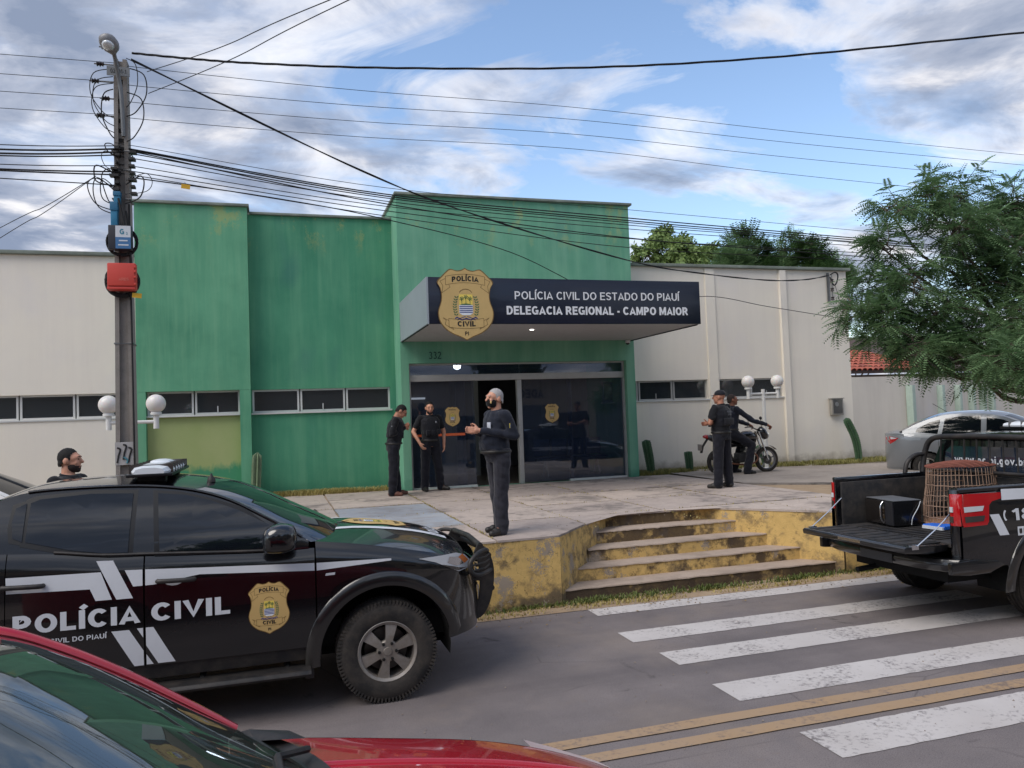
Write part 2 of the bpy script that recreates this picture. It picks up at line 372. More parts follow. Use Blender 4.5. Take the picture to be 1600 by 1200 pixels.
def m_concrete(name, c1, c2, dark, stain=.5, bump=.35, rnd=True):
    t = NT(name); p = t.pos('World')
    a = t.noise(.9, 6, .62, p); b = t.noise(5, 7, .68, p, dist=.3); c = t.noise(70, 4, .7, p)
    base = t.ramp(b, [(.3, s2l(c1)), (.7, s2l(c2))])
    base = t.mix(t.math('MULTIPLY', t.ramp(t.math('ADD', t.math('MULTIPLY', a, .6), t.math('MULTIPLY', b, .45)), [(.52, 0), (.62, 1)]), stain), base, s2l(dark))
    base = t.mix(t.ramp(c, [(.45, 0), (.8, .35)]), base, s2l(dark))
    if rnd:
        oi = t.add('ShaderNodeObjectInfo').outputs['Random']
        base = t.mix(1.0, base, t.ramp(oi, [(0, (.8, .78, .79)), (1, (1.06, 1.03, 1.0))]), 'MULTIPLY')
    t.set(base=base, rough=.88, spec=.3); t.bump(t.math('ADD', c, b), bump, .008); return t.m
def m_yellow_wall(name='flaking_yellow_paint', stain=0):
    t = NT(name); p = t.pos('World')
    a = t.noise(1.7, 4, .6, p, sc=(1, 1, 1.5), dist=.3); b = t.noise(9, 6, .66, p); st = t.noise(7, 5, .65, p, sc=(1, 1, .18)); fine = t.noise(60, 4, .7, p)
    base = t.ramp(b, [(.25, s2l((216, 184, 118))), (.6, s2l((202, 170, 108))), (.85, s2l((178, 152, 106)))])
    sep = t.add('ShaderNodeSeparateXYZ', {'Vector': p}).outputs['Z']
    low = t.ramp(sep, [(0.02, .16), (.14, .06), (.3, 0.0), (.8, .0)])
    m1 = t.math('ADD', t.math('ADD', t.math('MULTIPLY', a, .62), t.math('MULTIPLY', b, .42)), low)
    base = t.mix(t.ramp(m1, [(.53, 0), (.595, .5), (.67, .9)]), base, s2l((96, 86, 74)))
    base = t.mix(t.ramp(t.math('ADD', t.math('MULTIPLY', st, .7), t.math('MULTIPLY', b, .3)), [(.53, 0), (.66, .55)]), base, s2l((132, 114, 86)))
    m2 = t.math('ADD', t.math('MULTIPLY', t.noise(3.1, 5, .6, p, loc=(4, 2, 7)), .7), t.math('MULTIPLY', fine, .28))
    base = t.mix(t.ramp(m2, [(.555, 0), (.575, 1)]), base, s2l((158, 146, 132)))
    wv = t.add('ShaderNodeVectorMath', {0: p, 1: t.add('ShaderNodeTexNoise', {'Vector': p, 'Scale': 5.0, 'Detail': 4.0}).outputs['Color']}, operation='ADD').outputs[0]
    ck = t.add('ShaderNodeTexVoronoi', {'Vector': t.add('ShaderNodeMapping', {'Vector': wv, 'Scale': (1.1, 1.1, 2.2)}).outputs[0], 'Scale': 1.2}, feature='DISTANCE_TO_EDGE').outputs['Distance']
    base = t.mix(t.math('MULTIPLY', t.ramp(ck, [(0, 1), (.009, 0)]), .75), base, s2l((58, 50, 44)))
    if stain: base = t.mix(t.ramp(t.math('ADD', t.math('MULTIPLY', t.noise(1.7, 5, .6, p, loc=(1, 8, 3)), .75), t.math('MULTIPLY', b, .3)), [(.62-stain, 0), (.70-stain, .9)]), base, s2l((78, 66, 56)))
    t.set(base=base, rough=.9, spec=.25); t.bump(t.math('ADD', m1, fine), .6, .012); return t.m
def m_wall(name, c1, c2, streak, sc=.5, patch=None, dirt=None, low_z=.8, flake=None):
    """painted render: large mottling, vertical rain streaks, grime along the foot of the wall"""
    t = NT(name); p = t.pos('World')
    a = t.noise(.8, 5, .6, p, dist=.4); st = t.noise(3.2, 5, .62, p, sc=(1, 1, .07)); st2 = t.noise(11, 4, .6, p, sc=(1, 1, .05)); f = t.noise(45, 4, .65, p)
    base = t.ramp(a, [(.3, s2l(c1)), (.7, s2l(c2))])
    base = t.mix(t.math('MULTIPLY', t.ramp(st, [(.45, 0), (.72, 1)]), sc), base, s2l(streak))
    base = t.mix(t.math('MULTIPLY', t.ramp(st2, [(.5, 0), (.78, 1)]), sc*.55), base, s2l(streak))
    z = t.add('ShaderNodeSeparateXYZ', {'Vector': p}).outputs['Z']
    if patch:
        base = t.mix(t.ramp(t.math('ADD', t.math('MULTIPLY', t.noise(.9, 3, .5, p, loc=(9, 4, 1), sc=(1, 1, .6)), .8), t.math('MULTIPLY', f, .1)), [(.5, 0), (.62, .55)]), base, s2l(patch))
    if flake:
        fm = t.math('MULTIPLY', t.ramp(t.math('ADD', t.math('MULTIPLY', t.noise(2.2, 6, .7, p, sc=(1, 1, .6), loc=(2, 5, 3)), .8), t.math('MULTIPLY', f, .2)), [(.54, 0), (.61, 1)]), t.math('SUBTRACT', z, 5.5))
        base = t.mix(t.math('MINIMUM', t.math('MAXIMUM', fm, 0.0), .7), base, s2l(flake))
    if dirt:
        zz = t.math('MULTIPLY_ADD', t.noise(4, 6, .7, p), .45, t.math('SUBTRACT', z, low_z+.12))
        base = t.mix(t.ramp(zz, [(.1, .75), (.34, 0)]), base, s2l(dirt))
    t.set(base=base, rough=.82, spec=.3); t.bump(t.math('ADD', f, t.math('MULTIPLY', a, .5)), .22, .01); return t.m
ASPHALT = m_asphalt()
ZEBRA = m_paint_line('worn_white_road_paint', (196, 191, 188))
YLINE = m_paint_line('worn_yellow_road_paint', (164, 136, 104), (112, 101, 96))
SLAB = m_concrete('weathered_slab', (172, 160, 152), (198, 186, 176), (116, 110, 106), .85)
SLABB = m_concrete('blue_painted_slab', (150, 160, 172), (178, 180, 182), (120, 116, 116), .5)
TREAD = m_concrete('stair_tread', (162, 146, 132), (184, 166, 150), (118, 106, 96), .5, rnd=False)
DARKKERB = m_concrete('mossy_kerb', (96, 90, 86), (138, 130, 122), (48, 46, 46), .9, rnd=False)
PATHC = m_concrete('path_concrete', (150, 140, 132), (172, 162, 152), (118, 110, 104), .5, rnd=False)
DIRT = m_concrete('dry_earth', (150, 128, 104), (172, 152, 126), (118, 102, 86), .5, rnd=False)
YWALL = m_yellow_wall(); YRISER = m_yellow_wall('stained_yellow_riser', .12); DRISER = m_yellow_wall('blackened_riser', .22)
def obox(name, a, b, m, parent=None, bevel=0):
    return MB().b2(a, b).build(name, m, parent, bevel=bevel)

# ================================================================== ground, road, markings
g = MB().add([(-900, -900, -.03), (900, -900, -.03), (900, 900, -.03), (-900, 900, -.03)], [(0, 1, 2, 3)]).build('ground', DIRT)
tag(g, 'bare earth ground around the street and buildings', 'ground', kind='structure')
road = MB().grid([[(x, y, 0) for x in frange(-120, 120, 61)] for y in (1.25, 3, 5, 7, 8.2)]).build('road', ASPHALT)
tag(road, 'grey asphalt street in front of the police station', 'road', kind='structure')
def rough_quad(x0, x1, y0, y1, z, m, name, parent, amp=.005, n=60):
    a = [(x, y0+random.uniform(-amp, amp), z) for x in frange(x0, x1, n)]; b = [(x, y1+random.uniform(-amp, amp), z) for x in frange(x0, x1, n)]
    return MB().grid([a, b]).build(name, m, parent)
for y0, y1, xa, xb in ((7.83, 8.16, 3.27, 7.45), (6.80, 7.16, 3.19, 7.45), (6.05, 6.42, 3.26, 7.5), (5.14, 5.53, 3.26, 7.5), (4.09, 4.51, 3.3, 7.5)):
    rough_quad(xa, xb, y0, y1, .004, ZEBRA, 'zebra_stripe', road)
rough_quad(1.2, 60, 4.83, 4.96, .008, YLINE, 'yellow_line', road, .004, 200)
rough_quad(1.2, 60, 4.58, 4.71, .008, YLINE, 'yellow_line', road, .004, 200)
np_ = MB().b2((-120, -4.4, -.02), (120, 1.25, .14)).build('near_pavement', PATHC)
tag(np_, 'raised concrete pavement on the near side of the street', 'pavement', kind='structure')
verge = MB().grid([[(x, y, .006+random.uniform(0, .02)*(y > 8.22)) for x in frange(-60, 60, 121)] for y in (8.12, 8.24, 8.36, 8.6)]).build('verge', DIRT)
tag(verge, 'narrow earth verge between asphalt and yellow wall', 'verge', kind='structure')
lg = MB().grid([[(x, y, .25+random.uniform(-.02, .02)) for x in frange(-60, -.9, 60)] for y in (8.4, 11, 13, 16)]).build('yard', DIRT)
tag(lg, 'lower earth yard left of the raised forecourt behind the parked pickup', 'yard', kind='structure')

# ================================================================== raised forecourt with slabs and stairs
pf = thing('forecourt', 'raised concrete forecourt with yellow retaining wall and joint lines', 'pavement', (3, 8.4, 0)); pf['kind'] = 'structure'
inv = Matrix.Translation((-3, -8.4, 0))
def pfb(mb, name, m, **k):
    mb.v = [(x-3, y-8.4, z) for x, y, z in mb.v]; return mb.build(name, m, pf, **k)
NOTCH = [(3.08, 8.42), (4.25, 9.78), (5.78, 9.78), (6.98, 8.42)]
core_poly = [(-1.0, 8.42)]+NOTCH+[(11, 8.42), (11, 16.2), (-1.0, 16.2)]
def wall_run(a, b, z1, n=None):
    """retaining wall face with slight unevenness, from a to b"""
    n = n or max(2, int((Vector(b)-Vector(a)).length/.12)); rows = []
    d = (Vector(b)-Vector(a)).normalized(); nr = Vector((d.y, -d.x))
    for z in frange(0, z1, 8):
        rows.append([tuple(Vector(a).lerp(Vector(b), i/(n-1))+nr*(random.uniform(-.004, .004)+(.01 if z < .36 else 0)))+(z,) for i in range(n)])
    return MB().grid(rows)
pfb(MB().prism([(x, y+.05) if y < 8.5 else ((x-.04 if x < 5 else x+.04), y+.03) if y < 10 else (x, y) for x, y in core_poly], .778, 'Z', 0), 'core', DIRT)
for a, b in zip(core_poly[:4], core_poly[1:5]):
    if a == NOTCH[1]: continue
    pfb(wall_run(a, b, .783), 'retaining_wall', YWALL, smooth=60)
# slabs
xs = [-.95, .85, 2.33, 3.70, 5.15, 6.78, 8.2]; ys = [8.40, 9.90, 11.38, 12.80, 14.22, 15.9]
def slab(poly, m, dz=0):
    cx = sum(p[0] for p in poly)/len(poly); cy = sum(p[1] for p in poly)/len(poly)
    q = []
    for k in range(len(poly)):
        a, b = Vector(poly[k]), Vector(poly[(k+1) % len(poly)]); L_ = (b-a).length; n = max(1, int(L_/.22))
        for i in range(n):
            p = a.lerp(b, i/n); v = Vector((cx, cy))-p
            q.append(tuple(p+v.normalized()*(.011+random.uniform(0, .012))))
    n = len(q); t = random.uniform(-.004, .006); tx, ty = random.uniform(-.003, .003), random.uniform(-.003, .003)
    top = [(x, y, .80+dz+t+tx*(x-cx)+ty*(y-cy)+random.uniform(-.0015, .0015)) for x, y in q]
    mb = MB(); mb.add([(x, y, .779) for x, y in q]+top+[(cx, cy, .80+dz+t)], [(i, (i+1) % n, n+(i+1) % n, n+i) for i in range(n)]+[(n+i, n+(i+1) % n, 2*n) for i in range(n)])
    pfb(mb, 'slab', m)
cut = {(2, 0): [(2.33, 8.4), (3.07, 8.4), (3.70, 9.13), (3.70, 9.9), (2.33, 9.9)], (3, 0): [(3.70, 9.13), (4.24, 9.76), (5.15, 9.76), (5.15, 9.9), (3.70, 9.9)],
       (4, 0): [(5.15, 9.76), (5.79, 9.76), (6.78, 8.63), (6.78, 9.9), (5.15, 9.9)], (5, 0): [(6.78, 8.63), (6.99, 8.4), (8.1, 8.4), (8.15, 9.9), (6.78, 9.9)]}
for i in range(len(xs)-1):
    for j in range(len(ys)-1):
        if j == 4 and 2.4 < (xs[i]+xs[i+1])/2 < 7.4:
            poly = [(xs[i], ys[j]), (xs[i+1], ys[j]), (xs[i+1], 15.21), (xs[i], 15.21)]
        else: poly = cut.get((i, j), [(xs[i], ys[j]), (xs[i+1], ys[j]), (xs[i+1], ys[j+1]), (xs[i], ys[j+1])])
        j1, j2 = random.uniform(-.03, .03), random.uniform(-.03, .03)
        if (i, j) not in cut and j == 2 and i in (1, 2): poly = [(poly[0][0], poly[0][1]+j1), (poly[1][0], poly[1][1]+j2)]+poly[2:]
        slab(poly, SLABB if (i, j) in ((1, 1), (1, 2)) else SLAB)
# steps
st = thing('stairs', 'worn concrete stairs with yellow risers cut into the forecourt', 'stairs', (5, 9, 0))
lv = [(.16, 3.12, 7.0, 8.5), (.32, 3.42, 6.62, 8.83), (.48, 3.72, 6.33, 9.14), (.64, 3.97, 6.09, 9.46), (.795, 4.25, 5.78, 9.78)]
for k, (z, xa, xb, y) in enumerate(lv):
    o = thing('step', '', ''); o.parent = st; del_ = [o.pop(q) for q in ('label', 'category') if q in o]
    n = 44; X = frange(xa, xb, n); yo = [random.uniform(-.008, .008) for _ in X]; ze = [random.uniform(-.008, .004) for _ in X]
    zb = 0 if k == 0 else lv[k-1][0]-.02
    ynext = lv[k+1][3]+.03 if k < 4 else 9.9
    rows = [[(x-5, y+yo[i]*.5-9, zb) for i, x in enumerate(X)], [(x-5, y+yo[i]-9, (zb+z)/2) for i, x in enumerate(X)], [(x-5, y+yo[i]-9, z-.014+ze[i]*.7) for i, x in enumerate(X)]]
    MB().grid(rows).build('riser', DRISER if k in (0, 4) else YRISER, o, smooth=60)
    m_ = TREAD
    if k < 4:
        xa2, xb2 = lv[k+1][1], lv[k+1][2]
        back = [(xa2-.02+(xb2-xa2+.04)*i/(n-1)-5, ynext-9, z) for i in range(n)]
    else: back = [(x-5, ynext-9, z-.004) for x in X]
    MB().grid([[(x-5, y+yo[i]-9-.012, z-.016+ze[i]*.7) for i, x in enumerate(X)], [(x-5, y+yo[i]-9-.008, z-.003+ze[i]*.5) for i, x in enumerate(X)], [(x-5, y+.05-9, z) for i, x in enumerate(X)], back]).build('tread', m_, o, smooth=50)

# ================================================================== raised path and kerb on the right
dr = MB().grid([[(x, y, .70-.15*max(0, min(1, (x-9)/3))+random.uniform(-.015, .015)) for x in frange(8.0, 60, 90)] for y in frange(8.46, 16.4, 14)]).build('dirt_lot', DIRT)
tag(dr, 'bare earth lot right of the forecourt slabs', 'ground', kind='structure')
pw = MB().grid([[(-1.0+x, y, z) for x in frange(0, 45, 4)] for y, z in ((8.41, 0), (8.41, .0))])
pw = wall_run((6.99, 8.415), (26, 8.415), .72).build('lot_wall', YWALL); tag(pw, 'yellow low wall continuing behind the pickup with the open tailgate', 'wall')
path = thing('path', 'raised grey concrete path with blackened kerb right of the forecourt', 'path', (8, 12, 0)); path['kind'] = 'structure'
n = 50; kx = [.22, .6, 1.0, 1.4, 1.8]+frange(2.3, 30, n); ky = [.45, .12, -.2, -.48, -.62]+[-.72+random.uniform(-.02, .02) for _ in range(n)]
zt = lambda x: .81-.06*max(0, min(1, (x-2.5)/3))
MB().grid([[(x, 3.9, zt(x)+.02) for x in kx], [(x, y+.13, zt(x)) for x, y in zip(kx, ky)]]).build('walkway', PATHC, path)
mb = MB()
mb.grid([[(x, y+.131, zt(x)) for x, y in zip(kx, ky)], [(x, y+.02, zt(x)-.004+random.uniform(-.012, .01)) for x, y in zip(kx, ky)], [(x, y, zt(x)-.04+random.uniform(-.015, .01)) for x, y in zip(kx, ky)], [(x, y-.01+random.uniform(-.02, .01), .5) for x, y in zip(kx, ky)]])
mb.build('kerb', DARKKERB, path, smooth=50)
# ================================================================== police station
GREEN = m_wall('green_render', (62, 130, 102), (82, 150, 118), (120, 174, 140), .4, (66, 120, 112), (58, 118, 96), flake=(150, 160, 104))
GREEN2 = m_wall('green_render_pale', (78, 142, 112), (102, 166, 132), (138, 188, 150), .42, (80, 132, 116), (64, 124, 98), flake=(156, 170, 112))
YGREEN = None
def m_faded():
    t = NT('faded_yellow_green_render'); p = t.pos('World')
    a = t.noise(1.2, 5, .6, p); z = t.add('ShaderNodeSeparateXYZ', {'Vector': p}).outputs['Z']; f = t.noise(6, 6, .7, p, sc=(1, 1, .4))
    base = t.ramp(a, [(.3, s2l((150, 166, 108))), (.7, s2l((164, 174, 122)))])
    e = t.math('MULTIPLY_ADD', f, .5, t.math('SUBTRACT', z, 1.62))
    base = t.mix(t.ramp(e, [(-.0, 1), (.14, 0)]), base, s2l((70, 140, 104)))
    t.set(base=base, rough=.85, spec=.3); t.bump(f, .15, .01); return t.m
YGREEN = m_faded()
GREEN3 = m_wall('green_render_entrance', (92, 150, 124), (112, 170, 142), (146, 192, 162), .38, (92, 142, 128), (66, 126, 104), flake=(156, 172, 120))
WHITE = m_wall('off_white_render', (230, 223, 212), (236, 229, 215), (208, 200, 190), .2, (224, 218, 214), (136, 124, 108), .82)
COPING = mat('coping', (122, 130, 122), .85, var=.3, scale=3, bump=.3)
ALU = mat('aluminium_frame', (178, 178, 176), .42, .35, var=.06)
ALUW = mat('white_aluminium', (205, 206, 204), .5, .1, var=.05)
NAVY = mat('navy_panel', (15, 21, 42), .32, 0, var=.08, scale=2, coat=.2)
PANELW = mat('grey_composite_panel', (150, 158, 166), .4, 0, var=.05, scale=2)
SOFFIT = mat('soffit_lining', (176, 174, 174), .6, 0, var=.05)
LETTER = mat('white_lettering', (226, 228, 232), .5, 0, var=.03)
INK = mat('black_ink', (18, 18, 22), .6, 0, var=.1)
def m_glass(name, tint, body, f0=.06, rough=.02):
    """window glass: tinted see-through part plus mirror reflection by angle"""
    t = NT(name); t.n.remove(t.b)
    tr = t.add('ShaderNodeBsdfTransparent', {'Color': (*tint, 1)}); gl = t.add('ShaderNodeBsdfGlossy', {'Color': (.95, .97, 1, 1), 'Roughness': rough})
    df = t.add('ShaderNodeBsdfDiffuse', {'Color': (*body, 1)})
    fr = t.add('ShaderNodeFresnel', {'IOR': 1.5 if f0 < .08 else 1.75 if f0 < .15 else 2.3})
    m1 = t.add('ShaderNodeMixShader', {0: .22, 1: tr.outputs[0], 2: df.outputs[0]})
    m2 = t.add('ShaderNodeMixShader', {0: fr.outputs[0], 1: m1.outputs[0], 2: gl.outputs[0]})
    t.l.new(m2.outputs[0], t.out.inputs['Surface']); return t.m
DOORGLASS = m_glass('smoked_door_glass', (.68, .74, .84), (.05, .075, .13), .1)  # blue diffuse body paints a sky reflection into the glass colour
WINGLASS = m_glass('dark_window_glass', (.22, .26, .28), (.10, .125, .15), .1, .08)  # blue-grey diffuse body adds a painted reflection to the panes

bd = thing('police_station', 'single storey police station with green front and white side wings', 'building', (2.4, 15.95, 0))
def B(mb, name, m, parent=None, **k):
    mb.v = [(x-2.4, y-15.95, z) for x, y, z in mb.v]; return mb.build(name, m, parent or bd, **k)
def wall(x0, x1, z0, z1, Y, m, th=.2, openings=(), name='wall'):
    mb = MB()
    if not openings: mb.b2((x0, Y, z0), (x1, Y+th, z1))
    else:
        za, zb = openings[0][2], openings[0][3]
        mb.b2((x0, Y, zb), (x1, Y+th, z1)); 
        if za > z0: mb.b2((x0, Y, z0), (x1, Y+th, za))
        x = x0
        for o in openings:
            if o[0] > x+.005: mb.b2((x, Y, za), (o[0], Y+th, zb))
            x = o[1]
        if x1 > x+.005: mb.b2((x, Y, za), (x1, Y+th, zb))
    return B(mb, name, m)
WZ0, WZ1 = 2.44, 2.89
def window(x0, x1, Y, z0=WZ0, z1=WZ1, m=ALUW, latch=False):
    """one pane of the ribbon glazing: frame, pane and a small latch"""
    f = .035; mb = MB()
    mb.b2((x0, Y, z0), (x0+f, Y+.05, z1)); mb.b2((x1-f, Y, z0), (x1, Y+.05, z1))
    mb.b2((x0+f, Y+.002, z0), (x1-f, Y+.048, z0+f)); mb.b2((x0+f, Y+.002, z1-f), (x1-f, Y+.048, z1))
    w = B(mb, 'window', m)
    p = MB().b2((x0+f, Y+.02, z0+f), (x1-f, Y+.026, z1-f)); p.v = [(x-2.4, y-15.95, z) for x, y, z in p.v]; p.build('pane', WINGLASS, w)
    if latch:
        p = MB().b2(((x0+x1)/2-.009, Y-.012, z0+f), ((x0+x1)/2+.009, Y+.001, z0+f+.12)); p.v = [(x-2.4, y-15.95, z) for x, y, z in p.v]; p.build('latch', m, w)
def ribbon(x0, x1, n, Y, **k):
    g_ = .012; w = (x1-x0)/n
    for i in range(n): window(x0+i*w+(g_ if i else 0), x0+(i+1)*w-(g_ if i < n-1 else 0), Y, latch=(i % 2 == 1), **k)
    B(MB().b2((x0-.03, Y-.10, WZ0-.035), (x1+.03, Y+.06, WZ0-.002)), 'sill', ALUW, bevel=.004)
# left white wing
wall(-14, -2.46, .1, 5.46, 15.95, WHITE, .2, [(-13.85, -2.62, WZ0, WZ1)]); ribbon(-2.62-.917*12, -2.62, 12, 16.03)
B(MB().b2((-14.1, 15.87, 5.462), (-2.44, 16.3, 5.53)), 'coping', COPING, bevel=.01)
# first green bay (proud of the second): pilasters, upper wall, recessed faded panel
wall(-2.46, -.46, 2.89, 6.44, 15.70, GREEN2, .45, name='wall'); B(MB().b2((-2.5, 15.64, 6.442), (-.42, 16.3, 6.495)), 'coping', COPING, bevel=.01)
wall(-2.46, -2.31, .1, 2.888, 15.702, GREEN2, .44, name='pilaster'); wall(-.66, -.46, .1, 2.888, 15.702, GREEN2, .44, name='pilaster')
wall(-2.308, -.662, .1, WZ0, 15.85, YGREEN, .2, name='panel'); ribbon(-2.305, -.665, 2, 15.87)
# second green bay
wall(-.458, 2.372, .1, 6.36, 15.95, GREEN, .2, [(-.44, 2.25, WZ0, WZ1)]); ribbon(-.44, 2.25, 3, 16.0)
B(MB().b2((-.42, 15.89, 6.362), (2.37, 16.3, 6.41)), 'coping', COPING, bevel=.01)
# entrance block
DZ = 3.31
wall(2.372, 7.44, .1, 6.68, 15.2, GREEN3, .3, [(2.53, 7.24, .795, DZ)])
B(MB().b2((2.372, 15.5, .1), (2.55, 17.5, 6.68)), 'wall', GREEN3); B(MB().b2((7.26, 15.5, .1), (7.44, 17.5, 6.68)), 'wall', GREEN2)
B(MB().b2((2.33, 15.13, 6.682), (7.50, 17.5, 6.735)), 'coping', COPING, bevel=.012)
# right white wing with pilasters
wall(7.442, 13.72, .1, 5.52, 15.95, WHITE, .2, [(7.5, 9.66, WZ0, WZ1), (9.98, 11.72, WZ0, WZ1)])
ribbon(7.02, 9.66, 3, 16.02, m=ALU); ribbon(9.98, 11.72, 2, 16.02, m=ALU)
wall(9.70, 9.94, .1, 5.5, 15.91, WHITE, .045, name='pilaster'); wall(11.73, 11.9, .1, 5.5, 15.88, WHITE, .075, name='pilaster')
B(MB().b2((7.44, 15.86, 5.522), (13.80, 16.3, 5.59)), 'coping', COPING, bevel=.01)
# body of the building behind the front
B(MB().b2((-13.9, 16.4, .1), (2.2, 26, 5.3)).b2((7.6, 16.4, .1), (13.70, 26, 5.3)).b2((2.2, 21.1, .1), (7.6, 26, 5.3)).b2((2.2, 16.2, 3.62), (7.6, 21.1, 5.3)), 'rear_body', WHITE)
B(MB().b2((13.52, 16.15, .1), (13.72, 26, 5.5)), 'wall', WHITE)
B(MB().b2((2.6, 16.0, 5.3), (7.2, 17.5, 6.6)), 'rear_body', GREEN2)
# entrance hall interior
TILE = None
def m_tile():
    t = NT('hall_tile'); br = t.add('ShaderNodeTexBrick', {'Vector': t.pos('World'), 'Color1': (*s2l((150, 148, 142)), 1), 'Color2': (*s2l((138, 138, 134)), 1), 'Mortar': (*s2l((90, 90, 90)), 1), 'Scale': 1.0, 'Mortar Size': .008, 'Brick Width': .12, 'Row Height': .12}, offset=0)
    t.set(base=br.outputs[0], rough=.3); return t.m
TILE = m_tile()
HALLW = mat('hall_wall', (150, 152, 150), .7, var=.05)
B(MB().b2((2.55, 15.5, .72), (7.26, 21.0, .79)), 'hall_floor', mat('hall_floor', (128, 118, 108), .3, var=.1))
B(MB().b2((2.40, 21.0, .8), (7.5, 21.08, 3.6)), 'hall_wall', TILE); B(MB().b2((2.45, 17.5, .8), (2.55, 21.0, 3.6)), 'hall_wall', TILE); B(MB().b2((7.26, 17.5, .8), (7.36, 21.0, 3.6)), 'hall_wall', TILE)
B(MB().b2((2.5, 15.5, 3.55), (7.3, 21.0, 3.61)), 'hall_ceiling', HALLW)
B(MB().b2((4.6, 18.4, .79), (4.75, 21.0, 3.55)), 'partition', HALLW)
# glazed front: frame, transom, panes
fr = B(MB().b2((2.535, 15.30, 2.95), (7.235, 15.42, 3.08)), 'transom', ALU, bevel=.006)
B(MB().b2((2.535, 15.31, DZ-.035), (7.235, 15.41, DZ-.002)).b2((2.535, 15.312, 3.082), (2.565, 15.408, DZ-.036)).b2((7.205, 15.312, 3.082), (7.235, 15.408, DZ-.036)), 'transom_frame', ALU)
B(MB().b2((4.79, 15.30, .80), (4.885, 15.42, 2.948)), 'door_post', ALU, bevel=.006)
B(MB().b2((2.535, 15.31, .80), (2.575, 15.41, 2.948)), 'door_post', ALU); B(MB().b2((7.2, 15.31, .80), (7.235, 15.41, 2.948)), 'door_post', ALU)
B(MB().b2((2.575, 15.30, .796), (3.88, 15.42, .835)), 'sill_rail', ALUW); B(MB().b2((5.9, 15.30, .796), (7.2, 15.42, .835)), 'sill_rail', ALUW)
def pane(x0, x1, z0, z1, Y, name='glass_pane'): return B(MB().b2((x0, Y, z0), (x1, Y+.01, z1)), name, DOORGLASS)
pane(2.566, 4.86, 3.083, DZ-.037, 15.36); pane(4.87, 7.204, 3.083, DZ-.037, 15.36)
pane(2.576, 3.68, .836, 2.948, 15.345, 'door_leaf'); pane(3.50, 3.88, .836, 2.948, 15.375)
pane(4.886, 6.0, .82, 2.948, 15.345, 'door_leaf'); pane(5.92, 7.199, .836, 2.948, 15.375)
ORANGE = mat('orange_band', (214, 98, 52), .6, var=.05)
B(MB().b2((2.58, 15.338, 1.845), (3.66, 15.343, 1.895)), 'safety_band', ORANGE)
B(MB().tube([(4.80, 15.28, 1.75), (4.80, 15.24, 1.75), (4.80, 15.24, 2.0), (4.80, 15.28, 2.0)], .012, 8), 'door_handle', ALU, smooth=60)
BULB = NT('lit_bulb').set(base=(1, 1, 1), em=(1, .97, .9), ems=9).m
B(MB().lathe([(.03, 3.55), (.03, 3.46), (.06, 3.42), (.085, 3.36), (.07, 3.29), (.02, 3.27)], 14, 'Z', (3.83, 16.6, 0)), 'ceiling_bulb', BULB, smooth=60)
B(MB().b2((3.35, 20.9, 2.75), (3.9, 20.98, 2.80)), 'ceiling_tube', NT('dim_tube').set(base=(1, 1, 1), em=(1, .97, .9), ems=.5).m)
# house number over the door
bm_map(text_bm('332', .15, .9, .012), lambda a, b: (3.06+a-2.4, 15.192-15.95, 3.39+b), 'house_number', mat('dull_number', (40, 84, 74), .7), bd, nrm=(0, -1, 0))
# dome camera under the canopy
dc = thing('security_camera', 'small dome security camera under the canopy beside white wall', 'camera', (7.25, 15.1, 3.69))
MB().lathe([(.05, .04), (.055, 0), (.05, -.012)], 14).build('mount', ALUW, dc, smooth=40); MB().sphere((0, 0, -.012), .045, 14, 8).build('dome', mat('dome_black', (20, 22, 26), .1, coat=1), dc, smooth=80)

